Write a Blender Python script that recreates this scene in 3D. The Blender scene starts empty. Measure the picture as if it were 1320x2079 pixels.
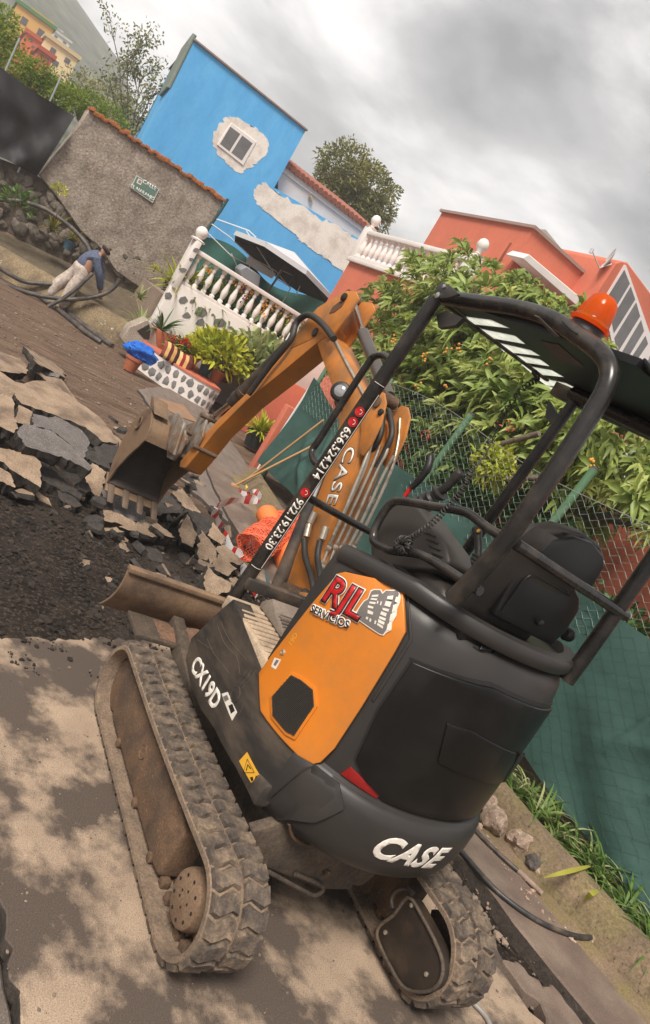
import bpy, bmesh, math, random
import numpy as np
from mathutils import Vector, Matrix, noise
S = bpy.context.scene
COL = S.collection
RNG = random.Random(7)
NR = np.random.default_rng(11)

# ------------------------------------------------------------------ camera
IW, IH = 1320, 2079                      # size of the photograph: pixel measurements below use it
CP = np.array([-2.3616, 2.1129, 1.9522]); YAW, PITCH, ROLL, FPX = map(float, (-33.665, 9.959, 31.47, 1570.0))
def _axes():
    y, p, r = map(math.radians, (YAW, PITCH, ROLL))
    f = np.array([math.cos(y)*math.cos(p), math.sin(y)*math.cos(p), -math.sin(p)])
    rt = np.array([math.sin(y), -math.cos(y), 0.0]); up = np.cross(rt, f)
    return math.cos(r)*rt+math.sin(r)*up, -math.sin(r)*rt+math.cos(r)*up, f
CR, CU, CF = _axes()
cam = bpy.data.cameras.new('camera'); camo = bpy.data.objects.new('camera', cam); COL.objects.link(camo)
cam.sensor_fit = 'VERTICAL'; cam.sensor_height = 36.0; cam.lens = FPX/IH*36.0
cam.clip_start = 0.05; cam.clip_end = 6000
camo.matrix_world = Matrix(((CR[0], CU[0], -CF[0], CP[0]), (CR[1], CU[1], -CF[1], CP[1]), (CR[2], CU[2], -CF[2], CP[2]), (0, 0, 0, 1)))
S.camera = camo
def ray(px): return CF+CR*(px[0]-IW/2)/FPX-CU*(px[1]-IH/2)/FPX
def P(x, y, ax, val):
    d = ray((x, y)); return CP+d*((val-CP[ax])/d[ax])
def PX(x, y, X): return P(x, y, 0, X)
def PY(x, y, Y): return P(x, y, 1, Y)
def PZ(x, y, Z=0.0): return P(x, y, 2, Z)
def PN(x, y, o, n):
    d = ray((x, y)); o = np.array(o, float); n = np.array(n, float)
    return CP+d*((o-CP)@n/(d@n))
def proj(p):
    d = np.array(p)-CP; z = d@CF; return IW/2+FPX*(d@CR)/z, IH/2-FPX*(d@CU)/z, z

# ------------------------------------------------------------------ sky, sun, exposure
SUN_EL, SUN_AZ = math.radians(54), math.radians(128)      # sun direction: azimuth from +X towards +Y
W = bpy.data.worlds.new('World'); S.world = W; W.use_nodes = True
nt = W.node_tree; N = nt.nodes; L = nt.links
for n in list(N): N.remove(n)
out = N.new('ShaderNodeOutputWorld'); bg = N.new('ShaderNodeBackground'); L.new(bg.outputs[0], out.inputs[0])
sky = N.new('ShaderNodeTexSky'); sky.sky_type = 'NISHITA'; sky.sun_disc = False
sky.sun_elevation = SUN_EL; sky.sun_rotation = math.pi/2-SUN_AZ; sky.air_density = 1.0; sky.dust_density = 2.0
tc = N.new('ShaderNodeTexCoord')
mp = N.new('ShaderNodeMapping'); mp.inputs['Scale'].default_value = (1, 1, 2.1); L.new(tc.outputs['Generated'], mp.inputs[0])
mp.inputs['Location'].default_value = (1.35, 0.55, 0.2)
n1 = N.new('ShaderNodeTexNoise'); n1.inputs['Scale'].default_value = 2.7; n1.inputs['Detail'].default_value = 7; n1.inputs['Roughness'].default_value = .55
n1.inputs['Distortion'].default_value = .25
L.new(mp.outputs[0], n1.inputs['Vector'])
cr = N.new('ShaderNodeValToRGB'); e = cr.color_ramp.elements
e[0].position = .36; e[0].color = (2.0, 2.0, 2.04, 1); e[1].position = .60; e[1].color = (7.4, 7.15, 7.0, 1)
m_ = e.new(.47); m_.color = (3.7, 3.62, 3.6, 1)
L.new(n1.outputs['Fac'], cr.inputs[0])
mx = N.new('ShaderNodeMix'); mx.data_type = 'RGBA'; mx.inputs['Factor'].default_value = .94
# clouds are brighter towards the horizon and darker higher up
sx_w = N.new('ShaderNodeSeparateXYZ'); L.new(tc.outputs['Generated'], sx_w.inputs[0])
mr_w = N.new('ShaderNodeMapRange'); mr_w.inputs['From Min'].default_value = .12; mr_w.inputs['From Max'].default_value = .62; mr_w.inputs['To Min'].default_value = 1.12; mr_w.inputs['To Max'].default_value = .66
L.new(sx_w.outputs[2], mr_w.inputs['Value'])
vm_w = N.new('ShaderNodeVectorMath'); vm_w.operation = 'SCALE'; L.new(cr.outputs[0], vm_w.inputs[0]); L.new(mr_w.outputs[0], vm_w.inputs['Scale'])
L.new(sky.outputs[0], mx.inputs['A']); L.new(vm_w.outputs[0], mx.inputs['B']); L.new(mx.outputs['Result'], bg.inputs[0])
bg.inputs[1].default_value = 0.10
sl = bpy.data.lights.new('sun', 'SUN'); sl.energy = 2.8; sl.angle = math.radians(20); sl.color = (1, .93, .84)
so = bpy.data.objects.new('sun', sl); COL.objects.link(so)
sd = Vector((math.cos(SUN_EL)*math.cos(SUN_AZ), math.cos(SUN_EL)*math.sin(SUN_AZ), math.sin(SUN_EL)))
so.rotation_euler = sd.to_track_quat('Z', 'Y').to_euler(); so.location = (0, 0, 12)
S.view_settings.view_transform = 'Standard'; S.view_settings.look = 'None'; S.view_settings.gamma = 1
S.view_settings.use_curve_mapping = False; S.view_settings.exposure = 0.92
S.cycles.max_bounces = 6; S.cycles.transparent_max_bounces = 12

# ------------------------------------------------------------------ materials
def lin(h):
    h = h.lstrip('#'); c = [int(h[i:i+2], 16)/255 for i in (0, 2, 4)]
    return tuple((x/12.92 if x <= .04045 else ((x+.055)/1.055)**2.4) for x in c)
MATS = {}
def M(name, col, col2=None, scale=6, rough=.6, metal=0, bump=0, bscale=60, dirt=None, damt=.5, dscale=3, dsoft=.12,
      spec=.5, rough2=None, trans=0, island=0, coat=0, speck=None, emis=None, alpha=1, squash=(1, 1, 1), objc=False, transm=0, grain=None, drough=.62):
    if name in MATS: return MATS[name]
    m = bpy.data.materials.new(name); m.use_nodes = True; MATS[name] = m
    t = m.node_tree; n = t.nodes; l = t.links
    b = n['Principled BSDF']; o = n['Material Output']
    if objc: src = n.new('ShaderNodeTexCoord').outputs['Object']
    else: src = n.new('ShaderNodeNewGeometry').outputs['Position']
    if squash != (1, 1, 1):
        mpn = n.new('ShaderNodeMapping'); mpn.inputs['Scale'].default_value = squash; l.new(src, mpn.inputs[0]); src = mpn.outputs[0]
    def noise_(s, d=6, r=.6):
        q = n.new('ShaderNodeTexNoise'); q.inputs['Scale'].default_value = s; q.inputs['Detail'].default_value = d
        q.inputs['Roughness'].default_value = r; l.new(src, q.inputs['Vector']); return q.outputs['Fac']
    def ramp(fac, a, bb):
        q = n.new('ShaderNodeMapRange'); q.inputs['From Min'].default_value = a; q.inputs['From Max'].default_value = bb
        q.clamp = True; l.new(fac, q.inputs['Value']); return q.outputs[0]
    def mix(f, a, bb, mode='MIX'):
        q = n.new('ShaderNodeMix'); q.data_type = 'RGBA'; q.blend_type = mode
        if isinstance(f, (int, float)): q.inputs['Factor'].default_value = f
        else: l.new(f, q.inputs['Factor'])
        for k, vv in (('A', a), ('B', bb)):
            if isinstance(vv, tuple): q.inputs[k].default_value = (*vv[:3], 1)
            else: l.new(vv, q.inputs[k])
        return q.outputs['Result']
    c = tuple(col)
    if col2 is not None: c = mix(ramp(noise_(scale), .32, .68), c, tuple(col2))
    if dirt is not None: dm = ramp(noise_(dscale, 8, drough), .5+(.5-damt)*.5-dsoft, .5+(.5-damt)*.5+dsoft); c = mix(dm, c, tuple(dirt))
    if speck is not None: c = mix(ramp(noise_(speck[1], 3, .7), speck[2], speck[2]+.08), c, tuple(speck[0]))
    if grain is None and bump >= .25 and bscale < 250: grain = (bscale*1.3, .42 if bump >= .5 else .28)
    if grain:
        gm = n.new('ShaderNodeMapRange'); gm.inputs['From Min'].default_value = .30; gm.inputs['From Max'].default_value = .70
        gm.inputs['To Min'].default_value = 1-grain[1]; gm.inputs['To Max'].default_value = 1+grain[1]; l.new(noise_(grain[0], 4, .75), gm.inputs['Value'])
        gv = n.new('ShaderNodeVectorMath'); gv.operation = 'SCALE'; l.new(gm.outputs[0], gv.inputs['Scale'])
        if isinstance(c, tuple): gv.inputs[0].default_value = c
        else: l.new(c, gv.inputs[0])
        c = gv.outputs[0]
    if island:
        g = n.new('ShaderNodeNewGeometry'); v_ = n.new('ShaderNodeMapRange'); v_.inputs['To Min'].default_value = 1-island; v_.inputs['To Max'].default_value = 1+island
        l.new(g.outputs['Random Per Island'], v_.inputs['Value'])
        h = n.new('ShaderNodeHueSaturation'); l.new(v_.outputs[0], h.inputs['Value'])
        if isinstance(c, tuple): h.inputs['Color'].default_value = (*c, 1)
        else: l.new(c, h.inputs['Color'])
        c = h.outputs[0]
    if isinstance(c, tuple): b.inputs['Base Color'].default_value = (*c, 1)
    else: l.new(c, b.inputs['Base Color'])
    b.inputs['Roughness'].default_value = rough
    if rough2 is not None:
        q = n.new('ShaderNodeMapRange'); q.inputs['To Min'].default_value = rough; q.inputs['To Max'].default_value = rough2
        l.new(ramp(noise_(dscale, 8, .62), .35, .65), q.inputs['Value']); l.new(q.outputs[0], b.inputs['Roughness'])
    b.inputs['Metallic'].default_value = metal; b.inputs['Specular IOR Level'].default_value = spec
    b.inputs['Coat Weight'].default_value = coat; b.inputs['Coat Roughness'].default_value = .15
    b.inputs['Transmission Weight'].default_value = transm
    if alpha < 1: b.inputs['Alpha'].default_value = alpha
    if emis: b.inputs['Emission Color'].default_value = (*emis[0], 1); b.inputs['Emission Strength'].default_value = emis[1]
    if bump:
        q = n.new('ShaderNodeBump'); q.inputs['Strength'].default_value = min(1, bump); q.inputs['Distance'].default_value = .35/bscale*max(1, bump)
        l.new(noise_(bscale, 8, .65), q.inputs['Height']); l.new(q.outputs[0], b.inputs['Normal'])
    if trans:
        tr = n.new('ShaderNodeBsdfTranslucent')
        if isinstance(c, tuple): tr.inputs[0].default_value = (*c, 1)
        else: l.new(c, tr.inputs[0])
        ms = n.new('ShaderNodeMixShader'); ms.inputs[0].default_value = trans
        l.new(b.outputs[0], ms.inputs[1]); l.new(tr.outputs[0], ms.inputs[2]); l.new(ms.outputs[0], o.inputs[0])
    return m

# ------------------------------------------------------------------ mesh building
def tag(o, label=None, cat=None, group=None, kind=None):
    if label: o['label'] = label
    if cat: o['category'] = cat
    if group: o['group'] = group
    if kind: o['kind'] = kind
    return o
WORLD = {}
def empty(name, loc, label=None, cat=None, group=None, parent=None):
    o = bpy.data.objects.new(name, None); COL.objects.link(o); o.empty_display_size = .1
    loc = Vector(loc); WORLD[o.name] = loc.copy()
    if parent is not None: o.parent = parent; o.location = loc-WORLD[parent.name]
    else: o.location = loc
    return tag(o, label, cat, group)
def place(name, me, origin, parent=None):
    o = bpy.data.objects.new(name, me); COL.objects.link(o); origin = Vector(origin); WORLD[o.name] = origin.copy()
    if parent is not None: o.parent = parent; o.location = origin-WORLD[parent.name]
    else: o.location = origin
    return o
def copy_to(src, origin, rot=None, parent=None, scale=None):
    o = bpy.data.objects.new(src.name.split('.')[0], src.data); COL.objects.link(o); origin = Vector(origin); WORLD[o.name] = origin.copy()
    if parent is not None: o.parent = parent; o.location = origin-WORLD[parent.name]
    else: o.location = origin
    if rot is not None:
        o.rotation_mode = 'QUATERNION'; o.rotation_quaternion = rot
    if scale is not None: o.scale = scale
    return o
def frame_of(d, up=(0, 0, 1)):
    d = Vector(d).normalized(); u = Vector(up)
    if abs(d.dot(u)) > .98: u = Vector((1, 0, 0))
    s = d.cross(u).normalized(); return d, s, s.cross(d).normalized()
class MB:
    def __init__(s): s.v = []; s.f = []; s.m = []; s.cm = 0
    def add(s, vs, fs):
        k = len(s.v); s.v += [tuple(map(float, q)) for q in vs]
        for f in fs: s.f.append([i+k for i in f]); s.m.append(s.cm)
        return s
    def box(s, lo, hi, rot=None, c=None):
        x0, y0, z0 = lo; x1, y1, z1 = hi
        vs = [Vector(q) for q in ((x0, y0, z0), (x1, y0, z0), (x1, y1, z0), (x0, y1, z0), (x0, y0, z1), (x1, y0, z1), (x1, y1, z1), (x0, y1, z1))]
        if rot is not None:
            c = Vector(c) if c is not None else (vs[0]+vs[6])/2
            vs = [c+rot@(q-c) for q in vs]
        return s.add(vs, [(0, 3, 2, 1), (4, 5, 6, 7), (0, 1, 5, 4), (1, 2, 6, 5), (2, 3, 7, 6), (3, 0, 4, 7)])
    def bar(s, a, b, w, h, up=(0, 0, 1)):
        a = Vector(a); b = Vector(b); d, sd_, u = frame_of(b-a, up)
        vs = [p+sd_*(i*w/2)+u*(j*h/2) for p in (a, b) for i, j in ((-1, -1), (1, -1), (1, 1), (-1, 1))]
        return s.add(vs, [(0, 3, 2, 1), (4, 5, 6, 7), (0, 1, 5, 4), (1, 2, 6, 5), (2, 3, 7, 6), (3, 0, 4, 7)])
    def prism(s, pts, vec):
        n = len(pts); v = Vector(vec); a = [Vector(p) for p in pts]; b = [p+v for p in a]
        nn = Vector((0, 0, 0))
        for i in range(n): nn += a[i].cross(a[(i+1) % n])
        fs = [list(range(n)), list(range(2*n-1, n-1, -1))]+[(i, i+n, (i+1) % n+n, (i+1) % n) for i in range(n)]
        if nn.dot(v) > 0: fs = [list(reversed(f)) for f in fs]
        return s.add(a+b, fs)
    def tube(s, pts, r, n=10, closed=False, cap=True, flat=1.0):
        pts = [Vector(p) for p in pts]; k = len(pts); rs = r if isinstance(r, (list, tuple)) else [r]*k
        vs = []; u = None
        for i in range(k):
            d = (pts[(i+1) % k]-pts[i-1]) if closed else (pts[min(i+1, k-1)]-pts[max(i-1, 0)])
            d.normalize()
            if u is None: _, sd_, u = frame_of(d)
            else: u = (u-d*u.dot(d)).normalized(); sd_ = d.cross(u)
            for j in range(n):
                a = 2*math.pi*j/n; vs.append(pts[i]+sd_*(math.cos(a)*rs[i])+u*(math.sin(a)*rs[i]*flat))
        fs = []
        for i in range(k if closed else k-1):
            i2 = (i+1) % k
            for j in range(n): fs.append((i*n+j, i*n+(j+1) % n, i2*n+(j+1) % n, i2*n+j))
        if cap and not closed: fs += [list(range(n-1, -1, -1)), [(k-1)*n+j for j in range(n)]]
        return s.add(vs, fs)
    def lathe(s, prof, c=(0, 0, 0), axis=(0, 0, 1), n=20, cap=True):
        c = Vector(c); d, sx, ux = frame_of(axis); vs = []; k = len(prof)
        for r, h in prof:
            for j in range(n):
                a = 2*math.pi*j/n; vs.append(c+d*h+sx*(math.cos(a)*r)+ux*(math.sin(a)*r))
        fs = [(i*n+j, i*n+(j+1) % n, (i+1)*n+(j+1) % n, (i+1)*n+j) for i in range(k-1) for j in range(n)]
        if cap: fs += [list(range(n-1, -1, -1)), [(k-1)*n+j for j in range(n)]]
        return s.add(vs, fs)
    def grid(s, fn, nu, nv):
        vs = [fn(i/nu, j/nv) for j in range(nv+1) for i in range(nu+1)]
        return s.add(vs, [(j*(nu+1)+i, j*(nu+1)+i+1, (j+1)*(nu+1)+i+1, (j+1)*(nu+1)+i) for j in range(nv) for i in range(nu)])
    def build(s, name, mat, parent=None, smooth=None, bevel=0, seg=2, origin=None, recalc=False, solid=0):
        mats = mat if isinstance(mat, (list, tuple)) else [mat]
        if origin is None:
            a = np.array(s.v); lo = a.min(0); hi = a.max(0); origin = ((lo[0]+hi[0])/2, (lo[1]+hi[1])/2, lo[2])
        ox, oy, oz = map(float, origin)
        me = bpy.data.meshes.new(name); me.from_pydata([(x-ox, y-oy, z-oz) for x, y, z in s.v], [], s.f)
        for m in mats: me.materials.append(m)
        if len(mats) > 1: me.polygons.foreach_set('material_index', s.m)
        if bevel or recalc or solid:
            bm = bmesh.new(); bm.from_mesh(me)
            if recalc or solid: bmesh.ops.recalc_face_normals(bm, faces=bm.faces)
            if solid: bmesh.ops.solidify(bm, geom=bm.faces[:], thickness=solid)
            if bevel:
                es = [e for e in bm.edges if len(e.link_faces) == 2 and e.calc_face_angle(0) > .5]
                bmesh.ops.bevel(bm, geom=es, offset=bevel, segments=seg, affect='EDGES', profile=.5, clamp_overlap=True)
            bm.to_mesh(me); bm.free()
        if smooth is None: smooth = 35
        if smooth: me.shade_smooth(); me.set_sharp_from_angle(angle=math.radians(smooth))
        me.update()
        return place(name, me, (ox, oy, oz), parent)
def smooth_path(pts, n=6, closed=False):
    pts = [Vector(p) for p in pts]; o = []; k = len(pts)
    for i in range(k if closed else k-1):
        if closed: p0, p1, p2, p3 = pts[i-1], pts[i], pts[(i+1) % k], pts[(i+2) % k]
        else: p0, p1, p2, p3 = pts[max(i-1, 0)], pts[i], pts[i+1], pts[min(i+2, k-1)]
        for j in range(n):
            t = j/n; o.append(.5*((2*p1)+(p2-p0)*t+(2*p0-5*p1+4*p2-p3)*t*t+(3*p1-p0-3*p2+p3)*t**3))
    if not closed: o.append(pts[-1])
    return o
def jag(pts, amt, n=3, rng=RNG):
    """roughen a closed 3D outline"""
    o = []; k = len(pts)
    for i in range(k):
        a = Vector(pts[i]); b = Vector(pts[(i+1) % k]); o.append(a)
        for j in range(1, n):
            p = a.lerp(b, j/n); q = (b-a).length*amt
            o.append(p+Vector((rng.uniform(-q, q), rng.uniform(-q, q), rng.uniform(-q, q)*.3)))
    return o
def text_obj(name, body, fn, size, mat, parent, shear=0, offset=0, depth=.002, align='CENTER', space=1.0, cuts=0, stretch=1.0, ycuts=0):
    """flat lettering: fn(u, v, w) maps text plane metres (w = height off the surface) to a point"""
    cu = bpy.data.curves.new(name, 'FONT'); cu.body = body; cu.size = size; cu.shear = shear; cu.offset = offset*size
    cu.align_x = align; cu.align_y = 'CENTER'; cu.resolution_u = 4; cu.space_character = space; cu.fill_mode = 'FRONT'
    ob = bpy.data.objects.new('tmp', cu); COL.objects.link(ob)
    dg = bpy.context.evaluated_depsgraph_get(); dg.update()
    me = bpy.data.meshes.new_from_object(ob.evaluated_get(dg)); bpy.data.objects.remove(ob); bpy.data.curves.remove(cu)
    bm = bmesh.new(); bm.from_mesh(me)
    if cuts:
        xs = [v.co.x for v in bm.verts]; x0, x1 = min(xs), max(xs)
        for i in range(1, cuts):
            bmesh.ops.bisect_plane(bm, geom=bm.verts[:]+bm.edges[:]+bm.faces[:], plane_co=(x0+(x1-x0)*i/cuts, 0, 0), plane_no=(1, 0, 0))
    if ycuts:
        y_ = [v.co.y for v in bm.verts]; y0, y1 = min(y_), max(y_)
        for i in range(1, ycuts): bmesh.ops.bisect_plane(bm, geom=bm.verts[:]+bm.edges[:]+bm.faces[:], plane_co=(0, y0+(y1-y0)*i/ycuts, 0), plane_no=(0, 1, 0))
    for v in bm.verts: v.co.z = 0
    top = [v.co.copy() for v in bm.verts]
    ret = bmesh.ops.extrude_face_region(bm, geom=bm.faces[:])
    for g in ret['geom']:
        if isinstance(g, bmesh.types.BMVert): g.co.z = depth
    pts = [fn(v.co.x*stretch, v.co.y, v.co.z) for v in bm.verts]
    a = np.array([tuple(p) for p in pts]); lo = a.min(0); hi = a.max(0); og = Vector(((lo[0]+hi[0])/2, (lo[1]+hi[1])/2, lo[2]))
    for v, p in zip(bm.verts, pts): v.co = Vector(p)-og
    bm.to_mesh(me); bm.free(); me.materials.clear(); me.materials.append(mat)
    me.name = name
    return place(name, me, og, parent)
def planefn(o, xd, yd):
    o = Vector(o); xd = Vector(xd).normalized(); n = xd.cross(Vector(yd)).normalized(); y = n.cross(xd).normalized()
    return lambda u, v, w: o+xd*u+y*v+n*w

# leaves -------------------------------------------------------------------
def leaf_cloud(name, pos, dirs, ln, wd, mat, parent, up=None, fold=.25, droop=.25, origin=None, kind=None):
    """many small folded leaves in one mesh; pos, dirs: (n,3); ln, wd: scalars or (n,)"""
    pos = np.asarray(pos, float); dirs = np.asarray(dirs, float); n = len(pos)
    dirs = dirs/np.linalg.norm(dirs, axis=1, keepdims=True)
    rv = NR.normal(size=(n, 3)) if up is None else np.asarray(up, float)+NR.normal(size=(n, 3))*.35
    sd_ = np.cross(dirs, rv); sd_ /= np.linalg.norm(sd_, axis=1, keepdims=True)+1e-9
    nm = np.cross(sd_, dirs)
    ln = np.broadcast_to(np.asarray(ln, float), (n,))[:, None]; wd = np.broadcast_to(np.asarray(wd, float), (n,))[:, None]
    g = np.array([0, 0, -1.0])
    a = pos; m1 = pos+dirs*ln*.35; m2 = pos+dirs*ln*.72+g*ln*droop*.4; t = pos+dirs*ln*.95+g*ln*droop
    f = nm*wd*fold
    vs = np.stack([a, m1+sd_*wd*.5+f, m1, m1-sd_*wd*.5+f, m2+sd_*wd*.36+f, m2, m2-sd_*wd*.36+f, t], 1).reshape(-1, 3)
    base = np.arange(n)[:, None]*8
    q = np.concatenate([base+np.array([[2, 1, 4, 5]]), base+np.array([[3, 2, 5, 6]])], 0)
    tr = np.concatenate([base+np.array([[0, 1, 2]]), base+np.array([[0, 2, 3]]), base+np.array([[5, 4, 7]]), base+np.array([[6, 5, 7]])], 0)
    if origin is None: lo = vs.min(0); hi = vs.max(0); origin = ((lo[0]+hi[0])/2, (lo[1]+hi[1])/2, lo[2])
    me = bpy.data.meshes.new(name)
    me.from_pydata((vs-np.array(origin)).tolist(), [], q.tolist()+tr.tolist()); me.materials.append(mat); me.shade_smooth()
    o = place(name, me, origin, parent)
    if kind: o['kind'] = kind
    return o
def straps(mb, base, n, ln, wd, rng, up=.9, spread=1.0, seg=5, droop=1.0):
    """arching strap leaves from one point"""
    base = Vector(base)
    for _ in range(n):
        az = rng.uniform(0, 2*math.pi); el = rng.uniform(.25, 1.35)*up; l_ = ln*rng.uniform(.6, 1.1); w = wd*rng.uniform(.7, 1.2)
        d = Vector((math.cos(az)*math.cos(el)*spread, math.sin(az)*math.cos(el)*spread, math.sin(el))).normalized()
        p = base+Vector((rng.uniform(-.02, .02), rng.uniform(-.02, .02), 0)); st = l_/seg
        sd_ = d.cross(Vector((0, 0, 1))).normalized(); vs = []
        for i in range(seg+1):
            t = i/seg; ww = w*(.55+.9*t if t < .5 else 2.0*(1-t)+.02)*.5
            vs += [p-sd_*ww, p+sd_*ww]; p = p+d*st; d = (d+Vector((0, 0, -droop*st/l_*1.1))).normalized()
        mb.add(vs, [(2*i, 2*i+1, 2*i+3, 2*i+2) for i in range(seg)])
    return mb
# ------------------------------------------------------------------ the ground and what lies on it
def ground_material():
    m = bpy.data.materials.new('excavated soil and dirt road'); m.use_nodes = True; t = m.node_tree; n = t.nodes; l = t.links
    b = n['Principled BSDF']; g = n.new('ShaderNodeNewGeometry'); pos = g.outputs['Position']
    def nz(s, d=8, r=.62, vec=None):
        q = n.new('ShaderNodeTexNoise'); q.inputs['Scale'].default_value = s; q.inputs['Detail'].default_value = d; q.inputs['Roughness'].default_value = r
        l.new(vec or pos, q.inputs['Vector']); return q.outputs['Fac']
    def rg(f, a, c): q = n.new('ShaderNodeMapRange'); q.inputs['From Min'].default_value = a; q.inputs['From Max'].default_value = c; l.new(f, q.inputs['Value']); return q.outputs[0]
    def mix(f, a, c):
        q = n.new('ShaderNodeMix'); q.data_type = 'RGBA'; l.new(f, q.inputs['Factor'])
        for k, vv in (('A', a), ('B', c)):
            if isinstance(vv, tuple): q.inputs[k].default_value = (*vv, 1)
            else: l.new(vv, q.inputs[k])
        return q.outputs['Result']
    mp1 = n.new('ShaderNodeMapping'); mp1.inputs['Scale'].default_value = (5, .7, 1); mp1.inputs['Rotation'].default_value = (0, 0, .25); l.new(pos, mp1.inputs[0])
    dark = mix(rg(nz(5), .38, .62), (.009, .007, .0058), (.031, .0225, .017))
    dark = mix(rg(nz(38, 5, .7), .52, .60), dark, (.075, .055, .042))
    dark = mix(rg(nz(1.1), .50, .64), dark, (.048, .037, .030))
    road = mix(rg(nz(2.2, 8, .6, mp1.outputs[0]), .36, .66), (.085, .052, .035), (.20, .135, .095))
    road = mix(rg(nz(26, 4, .7), .60, .66), road, (.24, .18, .13))
    sx = n.new('ShaderNodeSeparateXYZ'); l.new(pos, sx.inputs[0])
    ad = n.new('ShaderNodeMath'); ad.operation = 'MULTIPLY_ADD'; l.new(nz(.8), ad.inputs[0]); ad.inputs[1].default_value = 3.0; l.new(sx.outputs[0], ad.inputs[2])
    c = mix(rg(ad.outputs[0], 5.0, 7.0), dark, road)
    fd = mix(rg(nz(.02), .4, .6), (.05, .07, .03), (.09, .10, .05))
    c = mix(rg(sx.outputs[0], 22, 40), c, fd)
    l.new(c, b.inputs['Base Color']); b.inputs['Roughness'].default_value = .95; b.inputs['Specular IOR Level'].default_value = .2
    bp = n.new('ShaderNodeBump'); bp.inputs['Strength'].default_value = .9; bp.inputs['Distance'].default_value = .02
    l.new(nz(30, 10, .7), bp.inputs['Height']); l.new(bp.outputs[0], b.inputs['Normal'])
    return m
SOIL = ground_material()
def soil_z(x, y):
    d = .030*noise.noise(Vector((x*1.3, y*1.3, 3)))+.022*noise.noise(Vector((x*4, y*4, 1)))+.012*noise.noise(Vector((x*11, y*11, 7)))
    k = 1.0 if 1.2 < x < 6 else .35
    z = -.055+d*k
    if x > 11.5 and -20 < y < 8: z += min(max((x-15.2)/1.2, 0), 1)*.9
    return z
xs = [-900, -200, -60, -20, -8, -4, -2]+[-1+.085*i for i in range(200)]+[16.4, 17.2, 18.5, 21, 26, 40, 60, 100, 200, 900]
ys = [-900, -200, -60, -20, -8, -5]+[-3.8+.085*i for i in range(90)]+[4.2, 5, 8, 15, 30, 60, 200, 900]
g = MB(); nx_, ny_ = len(xs), len(ys)
g.add([(x, y, soil_z(x, y)) for y in ys for x in xs], [(j*nx_+i, j*nx_+i+1, (j+1)*nx_+i+1, (j+1)*nx_+i) for j in range(ny_-1) for i in range(nx_-1)])
tag(g.build('ground', SOIL, smooth=60, origin=(0, 0, 0)), kind='structure')

CONC = M('stained concrete paving', (.405, .30, .212), (.28, .205, .145), scale=4, rough=.88, bump=.9, bscale=150, dirt=(.086, .063, .049), damt=.55, dscale=2.2, dsoft=.045, drough=.60, speck=((.12, .09, .07), 130, .60))
ASPH = M('worn asphalt', (.105, .085, .07), (.16, .128, .105), scale=7, rough=.95, bump=.9, bscale=170, speck=((.3, .26, .22), 210, .62))
PATHM = M('brown asphalt path', (.18, .125, .095), (.115, .082, .066), scale=2.6, rough=.85, bump=.5, bscale=150, dirt=(.25, .19, .145), damt=.35, dscale=2.2, speck=((.33, .25, .2), 180, .66))
GREYR = M('grey worn road', (.21, .165, .135), (.13, .105, .09), scale=3, rough=.9, bump=.5, bscale=120, squash=(1, 3, 1), speck=((.3, .25, .2), 140, .64))
KERBM = M('mossy kerb concrete', (.235, .165, .105), (.14, .10, .065), scale=5, rough=.9, bump=.9, bscale=45, dirt=(.19, .155, .06), damt=.36, dscale=2.6, dsoft=.14, speck=((.08, .06, .045), 40, .60))
MOSS = M('mossy gutter', (.25, .175, .115), (.16, .11, .075), scale=3, rough=.95, bump=.7, bscale=70, dirt=(.19, .15, .05), damt=.42, dscale=5)

SIDE = M('dark broken edge', (.045, .036, .030), (.085, .066, .052), scale=12, rough=1, bump=1, bscale=50)
def sheet(name, outline, z, th, mat, bevel=.012, amt=.03, nj=5, seed=1):
    r = random.Random(seed); pts = jag([(x, y, z) for x, y in outline], amt, nj, r) if amt else [Vector((x, y, z)) for x, y in outline]
    for p in pts: p.z = z
    b = MB(); b.prism(pts, (0, 0, -th)); o = b.build(name, [mat, SIDE], bevel=bevel, seg=1, recalc=True); tag(o, kind='structure')
    for p_ in o.data.polygons: p_.material_index = 0 if p_.normal.z > .5 else 1
    return o
sheet('concrete_pavement', [(.95, 1.6), (.5, 1.42), (-.4, 1.15), (-.9, 1.10), (-9, 1.08), (-9, -1.22), (-.9, -1.22), (.5, -1.12), (1.7, -.95), (1.52, .01), (1.32, .5), (1.05, 1.05)], 0, .12, CONC, amt=.035, nj=16)
sheet('asphalt_strip', [(-9, 6), (-9, 1.10), (-.9, 1.12), (-.4, 1.17), (.5, 1.44), (.95, 1.64), (1.0, 6)], -.006, .1, ASPH, amt=.012, nj=8)
KL = [(-4, -2.62), (-2, -2.30), (-.82, -2.08), (.3, -1.93), (2, -1.92), (4.6, -2.05), (6.5, -2.35)]
def klerp(x):
    for (a, b), (c, d) in zip(KL, KL[1:]):
        if a <= x <= c: return b+(d-b)*(x-a)/(c-a)
    return KL[-1][1]
kx = [-4+.15*i for i in range(71)]
edge = [(x, klerp(x)+.55+.03*noise.noise(Vector((x*3, 0, 0)))+.018*noise.noise(Vector((x*11, 5, 0)))) for x in kx]
sheet('footpath', [(x, klerp(x)+.13) for x in reversed(kx)]+edge, .035, .12, PATHM, bevel=.01, amt=0)
b = MB(); b.grid(lambda u, v: (-4+10.5*u, klerp(-4+10.5*u)+.135*(1-v)-.01*v, .024+.008*noise.noise(Vector((u*60, v*3, 0)))+.012*v), 90, 3)
tag(b.build('gutter', MOSS, smooth=60), kind='structure')
b = MB()
prof = [(0.02, -.06), (-.005, .03), (-.075, .205), (-.095, .225), (-.185, .222), (-.20, .20), (-.20, -.06)]
vs = []; kk = [-4+.1*i for i in range(106)]
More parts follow.
